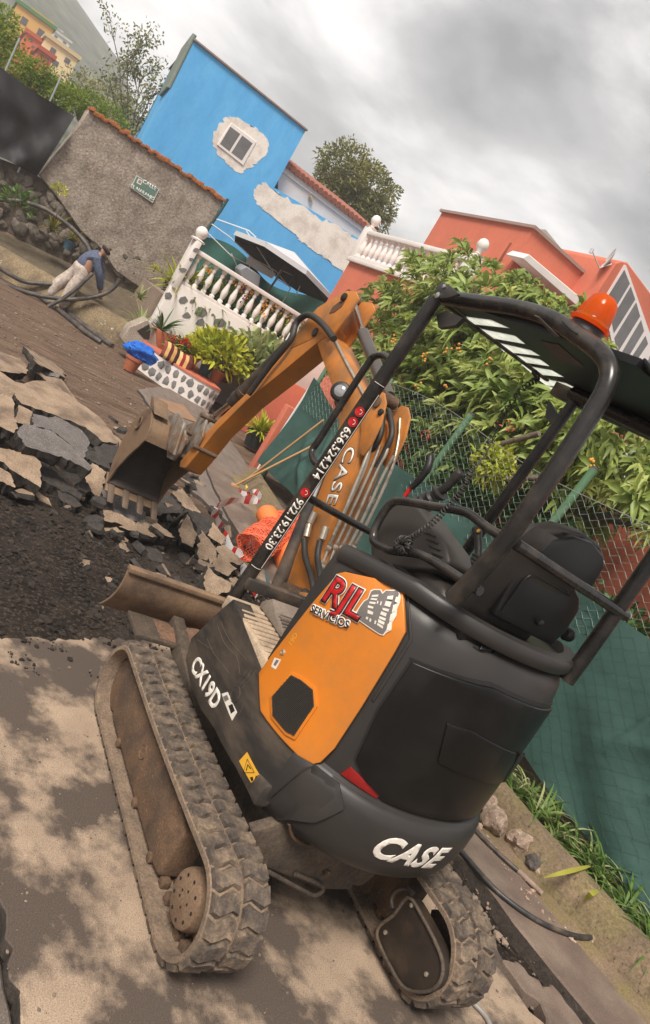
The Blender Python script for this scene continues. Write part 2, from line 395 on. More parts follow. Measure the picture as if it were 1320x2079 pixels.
for x in kk:
    for (dy, z) in prof:
        nn_ = .010*noise.noise(Vector((x*6, dy*20, z*14)))+.007*noise.noise(Vector((x*19, dy*30, z*30))); vs.append((x, klerp(x)+dy+nn_, z+nn_*.7))
np_ = len(prof)
b.add(vs, [(i*np_+j, i*np_+j+1, (i+1)*np_+j+1, (i+1)*np_+j) for i in range(len(kk)-1) for j in range(np_-1)]+[list(range(np_)), [(len(kk)-1)*np_+j for j in range(np_-1, -1, -1)]])
tag(b.build('kerb', KERBM, smooth=40, recalc=True), kind='structure')
tag(MB().grid(lambda u, v: (-4.5+11.2*u, klerp(max(-4, min(6.5, -4.5+11.2*u)))-.19-1.6*v, .15+.03*noise.noise(Vector((u*30, v*6, 0)))-.02*v), 60, 8).build('flower_bed', M('dark bed soil', (.05, .036, .026), (.10, .075, .05), scale=9, rough=1, bump=1, bscale=40), smooth=60), kind='structure')
sheet('grey_road', [(4.4, -1.55), (5.0, -2.0), (6.6, -2.35), (7.0, -3.0), (11.2, -3.2), (10.9, -2.5), (9.4, -1.55), (7.5, -1.5), (6.2, -1.75), (5.2, -1.2)], -.004, .1, GREYR, amt=.035, nj=6, seed=4)

# loose soil, clods and gravel: nobody could count them
def scatter_rocks(name, n, region, smin, smax, mat, zfn, seed, label):
    r = np.random.default_rng(seed); x0, x1, y0, y1 = region
    ico = [(0, 0, -1), (.72, -.53, -.45), (-.28, -.85, -.45), (-.89, 0, -.45), (-.28, .85, -.45), (.72, .53, -.45), (.28, -.85, .45), (-.72, -.53, .45), (-.72, .53, .45), (.28, .85, .45), (.89, 0, .45), (0, 0, 1)]
    fi = [(0, 2, 1), (1, 10, 5), (0, 1, 5), (0, 5, 4), (0, 4, 3), (0, 3, 2), (1, 6, 10), (2, 7, 6), (3, 8, 7), (4, 9, 8), (5, 10, 9), (1, 2, 6), (2, 3, 7), (3, 4, 8), (4, 5, 9), (6, 7, 11), (7, 8, 11), (8, 9, 11), (9, 10, 11), (6, 11, 10)]
    ico = np.array(ico); V = []; F = []
    for i in range(n):
        x = r.uniform(x0, x1); y = r.uniform(y0, y1)
        if zfn(x, y) is None: continue
        s = smin*(smax/smin)**(r.random()**2.6)
        p = ico*(1+r.normal(size=(12, 1))*.18)*s*np.array([r.uniform(.7, 1.4), r.uniform(.7, 1.4), r.uniform(.45, .9)])
        a = r.uniform(0, 6.28); ca, sa = math.cos(a), math.sin(a)
        p = np.stack([p[:, 0]*ca-p[:, 1]*sa, p[:, 0]*sa+p[:, 1]*ca, p[:, 2]], 1)+np.array([x, y, zfn(x, y)+s*.2])
        k = len(V)*12; V.append(p); F += [(a_+k, b_+k, c_+k) for a_, b_, c_ in fi]
    V = np.concatenate(V); me = bpy.data.meshes.new(name); me.from_pydata(V.tolist(), [], F); me.materials.append(mat); me.update()
    return tag(place(name, me, (0, 0, 0)), label, 'gravel', kind='stuff')
CLOD = M('loose soil clods', (.010, .008, .0065), (.044, .032, .024), scale=14, rough=1, bump=.5, bscale=90, island=.5)
def dz(x, y):
    lim = 1.52-.45*max(0, y)
    if x < lim-.5: return None
    if x < lim+.02: return .002 if noise.noise(Vector((x*5, y*5, 0))) > .05+(lim-x)*.9 and -1 < y < 1.4 else None
    return soil_z(x, y)
scatter_rocks('soil_clods', 11000, (.6, 4.2, -1.5, 2.2), .004, .026, CLOD, dz, 3, 'dark crumbled soil and gravel where the asphalt was dug away')
scatter_rocks('road_gravel', 2500, (4.5, 13, -1.9, 3.5), .006, .03, M('road grit', (.10, .07, .05), (.26, .2, .15), scale=9, rough=1, island=.4), soil_z, 4, 'loose grit scattered over the brown dirt road')
def ez(x, y):
    d = y-klerp(x); return None if not (.50 < d < .86) else -.035
scatter_rocks('path_edge_rubble', 1500, (-1.6, 3.2, -1.7, -1.0), .005, .03, M('edge rubble', (.14, .095, .07), (.27, .2, .15), scale=12, rough=1, island=.4), ez, 5, 'brown crumbled rubble in the trench beside the footpath')
def ez2(x, y):
    d = y-klerp(x); return None if not (.10 < d < .28) else .037
scatter_rocks('gutter_rubble', 420, (-.5, 1.7, -2.0, -1.5), .004, .022, M('gutter rubble m', (.33, .20, .15), (.45, .33, .25), scale=12, rough=1, island=.3), ez2, 6, 'reddish mortar crumbs along the mossy gutter')
scatter_rocks('pavement_grit', 700, (-1.6, 1.0, -1.1, 1.6), .002, .008, M('pavement grit m', (.06, .05, .04), (.3, .22, .16), scale=12, rough=1, island=.4), lambda x, y: .001, 8, 'fine grit strewn over the stained concrete paving')

# broken asphalt: every slab a thing of its own
SLABT = M('dusty asphalt slab face', (.355, .255, .175), (.235, .165, .112), scale=6, rough=.95, bump=.8, bscale=75, dirt=(.14, .097, .068), damt=.40, dscale=3.5, dsoft=.10, speck=((.14, .1, .08), 70, .64))
SLABD = M('broken asphalt underside', (.024, .020, .018), (.058, .048, .041), scale=16, rough=.92, bump=1, bscale=65, speck=((.13, .11, .095), 110, .62))
SLABG = M('grey asphalt face', (.10, .088, .082), (.16, .14, .13), scale=9, rough=.92, bump=1, bscale=70, speck=((.34, .31, .29), 120, .58))
def slab(px, z0, tilt, th, dark, label, seed):
    r = random.Random(seed); c = np.mean(np.array(px, float), 0); o = PZ(c[0], c[1], z0)
    n = Vector((tilt[0], tilt[1], 1)).normalized()
    pts = [Vector(PN(x, y, o, n)) for x, y in px]; pts = jag(pts, .06, 6, r); th *= 1.25
    pts = [p-n*((p-Vector(o)).dot(n)) for p in pts]
    low = min(p.z for p in pts)-th
    dzz = max(0, -.07-low)
    if dzz: pts = [p+Vector((0, 0, dzz)) for p in pts]
    b = MB(); k = len(pts); nn = Vector((0, 0, 0))
    for i in range(k): nn += pts[i].cross(pts[(i+1) % k])
    if nn.dot(n) < 0: pts.reverse()
    cen = sum(pts, Vector())/k
    bot = [cen+(p-cen)*r.uniform(.86, 1.02)-n*th*r.uniform(.75, 1.2) for p in pts]
    mid = [p.lerp(q, .5)+(p-cen).normalized()*r.uniform(-.012, .018) for p, q in zip(pts, bot)]
    b.cm = 0; b.add(pts, [list(range(k))])
    b.cm = 1; b.add(pts+mid+bot, [(i, i+k, (i+1) % k+k, (i+1) % k) for i in range(k)]+[(i+k, i+2*k, (i+1) % k+2*k, (i+1) % k+k) for i in range(k)]+[[2*k+i for i in range(k-1, -1, -1)]])
    top = {0: SLABT, 1: SLABG, 2: SLABD}[dark]
    me_o = b.build('asphalt_piece', [top, SLABD], smooth=0)
    return tag(me_o, label, 'asphalt slab', 'broken slabs of asphalt in the heap')
def c4(*p): return [(x/2.87, 700+y/2.87) for x, y in p]
def c8(*p): return [(400+x/3.3, 850+y/3.3) for x, y in p]
SL = [
 (c4((-60, 20), (0, 40), (120, 80), (175, 140), (155, 170), (50, 160), (0, 150), (-70, 130)), .16, (-.05, .0), .07, 0, 'tan slab lying flat at the far left corner of the heap'),
 (c4((110, 60), (260, 130), (345, 195), (300, 215), (180, 165), (175, 130)), .10, (.1, -.2), .06, 0, 'narrow tan slab tipped behind the flat corner slab'),
 (c4((165, 105), (235, 130), (355, 175), (340, 192), (205, 168)), .24, (-.30, .1), .07, 1, 'small charcoal slab resting on top of the far edge of the heap'),
 (c4((-40, 130), (90, 215), (300, 210), (450, 330), (580, 420), (650, 500), (690, 575), (600, 565), (500, 480), (300, 400), (130, 345), (80, 290), (-40, 280)), .17, (-.08, .05), .075, 0, 'largest tan slab, long and jagged, across the top of the heap'),
 (c4((215, 165), (360, 200), (455, 330), (400, 330), (290, 225)), .20, (-.25, -.2), .06, 0, 'brown slab leaning on the far side of the largest tan slab'),
 (c4((-60, 270), (0, 285), (90, 280), (85, 410), (105, 480), (80, 515), (0, 475), (-60, 450)), .20, (-.12, .1), .075, 0, 'square tan slab at the left edge below the largest slab'),
 (c4((110, 350), (190, 390), (180, 470), (95, 450)), .22, (-.35, .0), .06, 0, 'small tan slab wedged between the square slab and the dark ones'),
 (c4((100, 510), (140, 455), (300, 500), (420, 590), (540, 715), (520, 735), (360, 650), (150, 590)), .30, (-.28, -.02), .08, 1, 'big grey slab turned underside up in the middle of the heap'),
 (c4((190, 400), (360, 430), (480, 500), (525, 570), (490, 660), (400, 570), (300, 495), (190, 470)), .24, (-.15, -.05), .07, 1, 'dark grey slab tucked behind the big upturned slab'),
 (c4((-50, 560), (0, 600), (80, 615), (200, 650), (235, 680), (236, 832), (120, 760), (-40, 650)), .16, (-.35, .06), .08, 0, 'tan slab with a pointed corner at the near left of the heap'),
 (c4((-40, 680), (0, 715), (60, 750), (90, 832), (0, 795), (-40, 770)), .08, (-.35, .1), .07, 0, 'small tan slab at the left edge on the dark soil'),
 (c4((470, 735), (540, 688), (622, 740), (592, 905), (520, 850)), .12, (-.5, .25), .06, 0, 'tan slab propped steeply left of the bucket'),
 (c4((488, 650), (600, 575), (695, 590), (645, 725), (560, 690)), .22, (-.2, .0), .06, 2, 'black slab just behind the left corner of the bucket'),
 (c4((595, 860), (650, 770), (800, 850), (860, 1040), (760, 1025), (605, 955)), .10, (-.35, .0), .07, 1, 'dark grey slab right below the bucket teeth'),
 (c4((598, 950), (700, 985), (790, 1035), (785, 1055), (610, 1025)), .06, (-.6, .1), .05, 0, 'tan strip of slab along the front of the dark slab under the teeth'),
 (c4((690, 1060), (800, 1030), (900, 1050), (1022, 1122), (985, 1135), (860, 1110)), .05, (-.2, -.1), .05, 0, 'flat tan slab lying in front of the bucket'),
 (c4((880, 1050), (910, 1035), (1000, 1100), (1010, 1125), (960, 1110)), .10, (-.3, .0), .05, 0, 'thin tan sliver leaning on the flat slab before the bucket'),
 (c4((1040, 1075), (1090, 985), (1150, 1100), (1125, 1180), (1060, 1150)), .12, (-.7, .2), .06, 0, 'tan slab standing on edge right of the bucket'),
 (c4((985, 1060), (1090, 970), (1210, 1020), (1235, 1060), (1180, 1150), (1120, 1170), (1140, 1090), (1090, 985)), .10, (-.35, .1), .09, 2, 'black broken slab behind the slab standing on edge'),
 (c8((0, 900), (30, 745), (125, 865), (130, 945), (20, 945)), .10, (-.55, .2), .06, 0, 'tan triangular slab at the right end of the heap'),
 (c8((70, 780), (110, 695), (200, 800), (165, 845), (130, 820)), .12, (-.4, .0), .05, 0, 'tan slab at the top of the right end by the hazard tape'),
 (c8((118, 865), (185, 845), (318, 962), (290, 980), (180, 945)), .10, (-.35, .05), .05, 0, 'long pale slab beside the fallen hazard tape'),
 (c8((95, 1005), (150, 905), (270, 1005), (205, 1055)), .08, (-.4, .05), .06, 0, 'tan slab in the middle of the right end of the heap'),
 (c8((35, 1110), (60, 995), (120, 1060), (225, 1115), (215, 1165), (130, 1195), (50, 1165)), .06, (-.45, .1), .08, 0, 'tan slab nearest to the canopy post'),
 (c8((215, 1070), (260, 1060), (300, 1110), (260, 1150)), .03, (-.2, .0), .05, 0, 'little tan slab half hidden behind the canopy post'),
 (c8((300, 960), (420, 990), (500, 1110), (440, 1120), (330, 1020)), .03, (-.1, .0), .07, 0, 'brown slab on the path behind the boom'),
 (c4((330, 830), (420, 880), (480, 935), (440, 950), (350, 900)), .02, (-.3, .2), .05, 2, 'black chunk at the near foot of the heap'),
 (c4((240, 700), (330, 740), (480, 870), (470, 900), (330, 830), (250, 790)), .06, (-.2, .0), .07, 2, 'black slab under the big upturned grey slab'),
 (c4((1000, 860), (1060, 835), (1170, 975), (1160, 990), (1080, 950)), .14, (-.3, .1), .05, 0, 'tan pointed slab right behind the bucket'),
 (c4((820, 900), (1000, 880), (1090, 930), (1060, 980), (900, 990)), .08, (-.2, .0), .08, 2, 'black slab in the shade under the bucket'),
]
for i, s_ in enumerate(SL): slab(*s_, seed=100+i)
# the two broken pieces of the footpath edge
for px, lb in (([(1020, 1945), (1050, 1950), (1105, 2005), (1100, 2035), (1065, 2010)], 'flat broken piece of path beside the right track'),
               ([(1090, 2010), (1120, 1995), (1190, 2085), (1170, 2110), (1110, 2080)], 'rough broken piece of path at the bottom edge')):
    pts = [Vector(PZ(x, y, .02)) for x, y in px]; b = MB(); b.prism(jag(pts, .06, 4), (0, 0, -.07))
    tag(b.build('path_fragment', PATHM, bevel=.008, seg=1, recalc=True), lb, 'asphalt slab', 'broken pieces of the path edge')
# chunks of asphalt between the slabs
def chunk_mesh(r, flat):
    k = r.randint(5, 7); pts = [Vector((math.cos(2*math.pi*i/k+r.uniform(-.3, .3))*r.uniform(.7, 1.2), math.sin(2*math.pi*i/k+r.uniform(-.3, .3))*r.uniform(.6, 1.1), 0)) for i in range(k)]
    top = [p*r.uniform(.75, 1)+Vector((0, 0, flat*r.uniform(.7, 1.1))) for p in pts]; b = MB()
    b.cm = 0; b.add(top, [list(range(k))]); b.cm = 1
    b.add(pts+top, [(i, (i+1) % k, (i+1) % k+k, i+k) for i in range(k)]+[list(range(k-1, -1, -1))])
    return b
protos = []
rc = random.Random(5)
for i in range(6):
    o = chunk_mesh(rc, .45).build('asphalt_chunk', [[SLABT, SLABD, SLABT][i % 3], SLABD], smooth=0, origin=(0, 0, 0)); protos.append(o)
used = [False]*6
for i in range(230):
    z = rc.random()
    if z < .55: px = (rc.uniform(-10, 480), 0); t = px[0]/480; px = (px[0], rc.uniform(740+t*240, 1010+t*190))
    elif z < .8: px = (rc.uniform(380, 480), rc.uniform(960, 1210))
    else: px = (rc.uniform(180, 420), rc.uniform(1040, 1230))
    q = PZ(px[0], px[1], 0); s = .022*(5.5 ** (rc.random()**1.4)) if z >= .55 else .035*(5.0 ** rc.random()); k = i % 6
    rot = Matrix.Rotation(rc.uniform(0, 6.28), 3, 'Z')@Matrix.Rotation(rc.uniform(-.7, .7), 3, 'X')@Matrix.Rotation(rc.uniform(-.4, .4), 3, 'Y')
    zz = soil_z(q[0], q[1])-.01+(rc.uniform(0, .16) if z < .55 and s < .11 else 0)
    if not used[k]:
        o = protos[k]; used[k] = True; o.location = (q[0], q[1], zz); o.rotation_mode = 'QUATERNION'; o.rotation_quaternion = rot.to_quaternion(); o.scale = (s, s, s)
    else: o = copy_to(protos[k], (q[0], q[1], zz), rot.to_quaternion(), scale=(s, s, s))
    tag(o, 'small broken chunk of asphalt lying around the big slabs', 'rubble', 'small asphalt chunks around the slab heap')

# stones, pipes and hoses along the kerb
STONE = M('pale stone', (.42, .30, .22), (.27, .2, .15), scale=18, rough=.9, bump=1, bscale=25, speck=((.6, .5, .42), 60, .6))
def rock(name, c, s, mat, label, group, seed, sq=(1, 1, .7)):
    bm = bmesh.new(); bmesh.ops.create_icosphere(bm, subdivisions=3, radius=1)
    for v in bm.verts:
        d = v.co.normalized(); v.co = Vector((d.x*sq[0], d.y*sq[1], d.z*sq[2]))*s*(1+.42*noise.noise(d*1.4+Vector((seed*3.1, 0, 0)))+.18*noise.noise(d*4+Vector((0, seed, 0))))
    lo = min(v.co.z for v in bm.verts)
    for v in bm.verts: v.co.z -= lo
    me = bpy.data.meshes.new(name); bm.to_mesh(me); bm.free(); me.materials.append(mat); me.shade_smooth(); me.set_sharp_from_angle(angle=.5)
    o = place(name, me, c); return tag(o, label, 'stone', group)
for i, (x, y, s, lb, mt) in enumerate(((985, 1655, .075, 'pale stone beside the counterweight, farthest along the kerb', STONE), (992, 1683, .085, 'big pale stone just right of the counterweight', STONE), (1046, 1726, .085, 'upright pale stone leaning on the kerb', STONE),
      (1073, 1762, .05, 'dark stone between two pale ones by the kerb', M('dark stone', (.07, .06, .055), (.12, .1, .09), scale=20, rough=.9, bump=1, bscale=30)), (1090, 1778, .042, 'smallest pale stone at the near end of the kerb row', STONE), (1200, 1912, .022, 'pebble at the end of the black hose', STONE))):
    q = PZ(x, y, .03); rock('stone', (q[0], q[1], .022), s, mt, lb, 'stones along the kerb', i+1, (1, .8, .9))
HOSE = M('black plastic hose', (.02, .021, .024), (.05, .045, .042), scale=15, rough=.45, dirt=(.16, .12, .09), damt=.3, dscale=9)
GREYH = M('grey plastic conduit', (.20, .22, .25), (.28, .27, .26), scale=8, rough=.5, dirt=(.25, .2, .15), damt=.35, dscale=12)
def hose(name, px, z, r, mat, label, cat='hose', group=None, n=8, sub=6):
    pts = smooth_path([PZ(x, y, z if not isinstance(z, (list, tuple)) else z[i]) for i, (x, y) in enumerate(px)], sub)
    return tag(MB().tube(pts, r, n).build(name, mat, smooth=60), label, cat, group)
hose('hose', [(905, 1690), (945, 1738), (1010, 1810), (1090, 1868), (1160, 1898), (1205, 1904)], .05, .0145, HOSE, 'black hose curving over the footpath to the kerb')
hose('hose', [(930, 1640), (970, 1690), (1015, 1735), (1052, 1768)], .05, .0135, HOSE, 'thin black hose running between the stones and the path')
q0 = PZ(1050, 1766, .045); q1 = PZ(1101, 1814, .045); d_ = Vector(q1-q0).normalized()
b = MB(); b.tube([q0, q1], .015, 12, cap=False); b.tube([q0, q1], .0115, 12, cap=False)
tag(b.build('conduit_pipe', M('rusty pale pipe', (.36, .26, .2), (.24, .17, .13), scale=20, rough=.8, bump=.4, bscale=80), smooth=60), 'pale open pipe end lying by the smallest stone', 'pipe')
hose('cable', [(960, 1830), (976, 1860), (990, 1960), (1012, 2050), (1030, 2100)], -.015, .011, GREYH, 'blue grey cable in the trench right of the right track', 'cable')
hose('cable', [(955, 2030), (985, 2062), (1000, 2095)], .012, .011, GREYH, 'blue grey cable coming out beneath the right track', 'cable')
# ------------------------------------------------------------------ the mini excavator
ORANGE = M('orange paint', (.66, .205, .018), (.61, .185, .016), scale=3, rough=.34, spec=.45, coat=.25, bump=.04, bscale=300, dirt=(.36, .16, .05), damt=.14, dscale=4, dsoft=.2)
ORANGD = M('scuffed orange paint', (.58, .20, .03), (.46, .165, .032), scale=5, rough=.5, bump=.15, bscale=120, dirt=(.24, .12, .05), damt=.34, dscale=7, dsoft=.15)
ORANGR = M('worn orange and rust', (.45, .19, .05), (.30, .135, .05), scale=6, rough=.75, bump=.4, bscale=90, dirt=(.17, .09, .05), damt=.5, dscale=7)
ORANGA = M('dusty orange arm paint', (.55, .195, .032), (.46, .165, .032), scale=4, rough=.5, bump=.15, bscale=120, dirt=(.27, .13, .05), damt=.26, dscale=5, dsoft=.18)
CHAR = M('charcoal plastic', (.027, .0245, .0232), (.036, .032, .0295), scale=4, rough=.40, bump=.30, bscale=330, dirt=(.045, .037, .032), damt=.1, dscale=5, dsoft=.2, rough2=.5, spec=.4)
CHARS = M('scratched charcoal panel', (.033, .0285, .026), (.023, .020, .0185), scale=7, rough=.48, bump=.12, bscale=200, dirt=(.14, .105, .075), damt=.25, dscale=4, dsoft=.22, squash=(1, 1, 3))
BLACK = M('black smooth plastic', (.006, .0056, .0053), (.009, .0084, .008), scale=5, rough=.34, spec=.32, bump=.08, bscale=250, dirt=(.022, .019, .017), damt=.1, dscale=6, dsoft=.25)
TUBE = M('black painted tube', (.016, .0145, .0135), (.023, .020, .0185), scale=9, rough=.27, spec=.5, dirt=(.09, .07, .055), damt=.16, dscale=9, dsoft=.2)
STEELB = M('black steel plate', (.028, .026, .025), (.05, .043, .038), scale=9, rough=.45, dirt=(.16, .11, .075), damt=.3, dscale=6)
RUBB = M('dusty track rubber', (.21, .15, .104), (.13, .094, .068), scale=10, rough=.93, bump=.6, bscale=70, dirt=(.27, .19, .127), damt=.36, dscale=9, dsoft=.15)
LUGM = M('worn tread blocks', (.060, .047, .039), (.10, .077, .06), scale=14, rough=.9, bump=.9, bscale=55, dirt=(.25, .18, .122), damt=.34, dscale=13, dsoft=.14)
INNER = M('dusty inner belt', (.21, .155, .105), (.15, .112, .078), scale=6, rough=.9, bump=.3, bscale=60)
RUSTY = M('muddy rusted steel', (.165, .095, .052), (.09, .055, .034), scale=6, rough=.82, bump=.5, bscale=80, dirt=(.055, .038, .028), damt=.33, dscale=9, dsoft=.14, speck=((.3, .19, .1), 60, .64))
MUDDY = M('mud caked frame', (.12, .086, .058), (.06, .045, .034), scale=5, rough=.9, bump=.6, bscale=50, dirt=(.045, .035, .028), damt=.35, dscale=6)
CHROME = M('polished rod', (.62, .60, .58), rough=.16, metal=1)
ZINC = M('zinc hydraulic pipe', (.62, .55, .45), (.5, .44, .37), scale=12, rough=.38, metal=.75, dirt=(.25, .18, .12), damt=.25, dscale=16)
CYLM = M('grey cylinder', (.10, .088, .08), (.13, .115, .1), scale=8, rough=.32, metal=.3)
RUBH = M('rubber hydraulic hose', (.022, .02, .019), (.04, .034, .03), scale=12, rough=.55)
VINYL = M('seat vinyl', (.050, .042, .037), (.038, .032, .028), scale=10, rough=.5, bump=.25, bscale=160)
WHITE = M('white decal', (.76, .70, .62), (.66, .6, .53), scale=30, rough=.5)
LETW = M('white raised letters', (.80, .74, .66), rough=.5)
REDP = M('red plastic', (.48, .012, .012), rough=.35)
REDL = M('red reflector', (.30, .008, .008), (.22, .006, .006), scale=60, rough=.25, coat=.5)
YELD = M('yellow warning decal', (.72, .38, .03), rough=.5)
INK = M('black ink', (.012, .011, .011), rough=.5)
GREYI = M('grey ink', (.16, .145, .135), rough=.5)
FLOORM = M('dusty tread floor', (.50, .38, .265), (.36, .27, .185), scale=9, rough=.85, bump=.4, bscale=80, dirt=(.24, .175, .125), damt=.3, dscale=8)
BLUEH = M('blue hose', (.02, .10, .42), rough=.4)
EX = empty('mini_excavator', (0, 0, 0), 'orange and charcoal mini excavator with open canopy parked on the paving', 'excavator')

# --- tracks
def stadium(xr, zr, rr, xf, zf, rf, step=.03):
    """closed outline in X,Z; returns points and outward normals, evenly spaced"""
    raw = []
    def arc(cx, cz, r, a0, a1):
        k = 40
        for i in range(k+1):
            a = a0+(a1-a0)*i/k; raw.append((cx+r*math.cos(a), cz+r*math.sin(a)))
    arc(xr, zr, rr, math.radians(270), math.radians(90)); 
    top = 12
    for i in range(1, top):
        t = i/top; raw.append((xr+(xf-xr)*t, zr+rr+(zf+rf-zr-rr)*t-.012*math.sin(math.pi*t)))
    arc(xf, zf, rf, math.radians(90), math.radians(-90))
    a = np.array(raw+[raw[0]]); sl_ = np.concatenate([[0], np.cumsum(np.linalg.norm(np.diff(a, axis=0), axis=1))]); tot = sl_[-1]; n = int(round(tot/step))
    s = np.arange(n)*tot/n; p = np.stack([np.interp(s, sl_, a[:, 0]), np.interp(s, sl_, a[:, 1])], 1)
    t = np.roll(p, -1, 0)-np.roll(p, 1, 0); t /= np.linalg.norm(t, axis=1, keepdims=True)
    nrm = np.stack([-t[:, 1], t[:, 0]], 1)
    return p, t, nrm
def make_track(y0, y1, xoff, outer):
    """y0 = outer side, y1 = inner side"""
    belt, tt, nn = stadium(-.625+xoff, .208, .186, .60+xoff, .194, .172)
    b = MB(); k = len(belt); prof = [(y0, 0), (y0, -.028), (y1, -.028), (y1, 0)]
    w_ = .008*(1 if y0 > y1 else -1)
    prof = [(y0, -.006), (y0-w_, 0), (y1+w_, 0), (y1, -.006), (y1, -.024), (y0, -.024)]
    m_ = len(prof); vs = []
    for i in range(k):
        for (y, h) in prof: vs.append((belt[i][0]+nn[i][0]*h, y, belt[i][1]+nn[i][1]*h))
    b.add(vs, [(i*m_+j, i*m_+(j+1) % m_, ((i+1) % k)*m_+(j+1) % m_, ((i+1) % k)*m_+j) for i in range(k) for j in range(m_)])
    tr = b.build('track', RUBB, EX, smooth=40, recalc=True)
    # tread blocks, two staggered rows of wavy bars
    pl, tl, nl = stadium(-.625+xoff, .208, .186, .60+xoff, .194, .172, .0735)
    w = abs(y1-y0); sg = 1 if y0 > y1 else -1; yc = (y0+y1)/2
    def block(seed, mirror):
        r = random.Random(seed); bb = MB(); q = []
        xs_ = [0, .25, .5, .75, 1]; wav = [.0, .012, -.002, -.012, .002]
        a_ = [(-.032+wav[i]+r.uniform(-.002, .002), .008+(w*.5-.012)*x_) for i, x_ in enumerate(xs_)]
        c_ = [(.032+wav[i]+r.uniform(-.002, .002), .008+(w*.5-.012)*x_) for i, x_ in reversed(list(enumerate(xs_)))]
        o_ = a_+c_; cx_ = sum(p[0] for p in o_)/len(o_); cy_ = sum(p[1] for p in o_)/len(o_)
        lo = [Vector((x_, y_*mirror, -.004)) for x_, y_ in o_]; hi = [Vector((cx_+(x_-cx_)*.80, (cy_+(y_-cy_)*.93)*mirror, .016)) for x_, y_ in o_]
        n_ = len(o_); bb.add(lo+hi, [(i, (i+1) % n_, (i+1) % n_+n_, i+n_) for i in range(n_)]+[list(range(n_, 2*n_))])
        return bb.build('tread_block', LUGM, tr, smooth=50, recalc=True, origin=(0, 0, 0))
    A = [block(3, 1), block(4, -1)]; first = [True, True]
    for row in (0, 1):
        kk = len(pl)
        for i in range(kk):
            if row == 0: p, t, n_ = pl[i], tl[i], nl[i]
            else:
                j = (i+1) % kk; p = (pl[i]+pl[j])/2; t = tl[i]+tl[j]; t = t/np.linalg.norm(t); n_ = nl[i]+nl[j]; n_ = n_/np.linalg.norm(n_)
            R_ = Matrix(((t[0], 0, n_[0]), (0, 1, 0), (t[1], 0, n_[1]))).to_quaternion() if True else None
            R3 = Matrix(((t[0], 0, n_[0]), (0, 1, 0), (t[1], 0, n_[1])))
            if R3.determinant() < 0: R3 = Matrix(((-t[0], 0, n_[0]), (0, 1, 0), (-t[1], 0, n_[1])))
            at = Vector((p[0], yc, p[1]))
            if first[row]: o = A[row]; first[row] = False; o.location = at-WORLD[tr.name]; o.rotation_mode = 'QUATERNION'; o.rotation_quaternion = R3.to_quaternion()
            else: copy_to(A[row], at, R3.to_quaternion(), tr)
    # inner guide lugs
    gl = MB().box((-.02, -.018, 0), (.02, .018, .035)).build('guide_lug', RUSTY, tr, bevel=.006, origin=(0, 0, 0)); f1 = True
    for side in (-1, 1):
        for i in range(len(pl)):
            p, t, n_ = pl[i]-nl[i]*.022, tl[i], -nl[i]; R3 = Matrix(((t[0], 0, n_[0]), (0, 1, 0), (t[1], 0, n_[1])))
            if R3.determinant() < 0: R3 = Matrix(((-t[0], 0, n_[0]), (0, 1, 0), (-t[1], 0, n_[1])))
            at = Vector((p[0], yc+side*.032, p[1]))
            if f1: f1 = False; gl.location = at-WORLD[tr.name]; gl.rotation_mode = 'QUATERNION'; gl.rotation_quaternion = R3.to_quaternion()
            else: copy_to(gl, at, R3.to_quaternion(), tr)
    # frame, idler, sprocket
    yo = y0-sg*.045
    pf = [(.62, .11), (.66, .17), (.645, .25), (.60, .285), (-.32, .300), (-.40, .27), (-.40, .075), (-.34, .062), (.5, .062)]
    fr = MB().prism([(x+xoff, yo, z) for x, z in pf], (0, -sg*.12, 0)).build('track_frame', RUSTY, EX, bevel=.016, seg=3, recalc=True)
    for xb in (.34, -.02, -.30):
        MB().lathe([(.0, -.005), (.022, 0), (.022, .016), (.012, .02)], (xb+xoff, yo-sg*.012, .065), (0, sg, 0), 12).build('roller_boss', RUSTY, fr)
    MB().lathe([(.03, -.003), (.031, .002), (.029, .006), (.024, .002)], (.12+xoff, yo, .2), (0, sg, 0), 20).build('grease_cover', RUSTY, fr)
    for xb in (.42, .12, -.18):
        MB().lathe([(.05, -.055), (.062, -.045), (.062, -.012), (.045, -.008), (.045, .008), (.062, .012), (.062, .045), (.05, .055)], (xb+xoff, yc, .092), (0, 1, 0), 20).build('track_roller', RUSTY, EX)
    MB().lathe([(.04, -.06), (.13, -.055), (.142, -.03), (.125, -.012), (.125, .012), (.142, .03), (.13, .055), (.04, .06)], (.60+xoff, yc, .192), (0, 1, 0), 32).build('idler', RUSTY, EX)
    b = MB(); tw = []
    for i in range(44):
        a = 2*math.pi*i/44; r_ = .135 if i % 4 in (0, 1) else .105; tw.append((-.625+xoff+r_*math.cos(a), yc-.02, .208+r_*math.sin(a)))
    b.prism(tw, (0, .04, 0)); sp = b.build('sprocket', RUSTY, EX, recalc=True)
    if outer:
        hy = y0-sg*.035
        hub = MB().lathe([(.105, -.10), (.10, -.02), (.094, -.004), (.088, 0)], (-.60+xoff, hy, .19), (0, sg, 0), 36).build('drive_hub', M('dusty hub', (.22, .14, .085), (.16, .10, .06), scale=10, rough=.85, bump=.5, bscale=90, dirt=(.15, .09, .055), damt=.25, dscale=14), EX)
        for i in range(9):
            a = 2*math.pi*i/9+.2
            MB().lathe([(.0065, -.004), (.0065, .0012), (.003, .0015)], (-.60+xoff+.072*math.cos(a), hy, .19+.072*math.sin(a)), (0, sg, 0), 8).build('bolt', INK, hub)
            if i % 2 == 0: MB().lathe([(.005, -.004), (.005, .001)], (-.60+xoff+.03*math.cos(a), hy, .19+.03*math.sin(a)), (0, sg, 0), 8).build('bolt', INK, hub)
    return tr
make_track(.65, .42, 0, True)
RTY = -.395; RTX = -.12
make_track(RTY-.23, RTY, RTX, False)
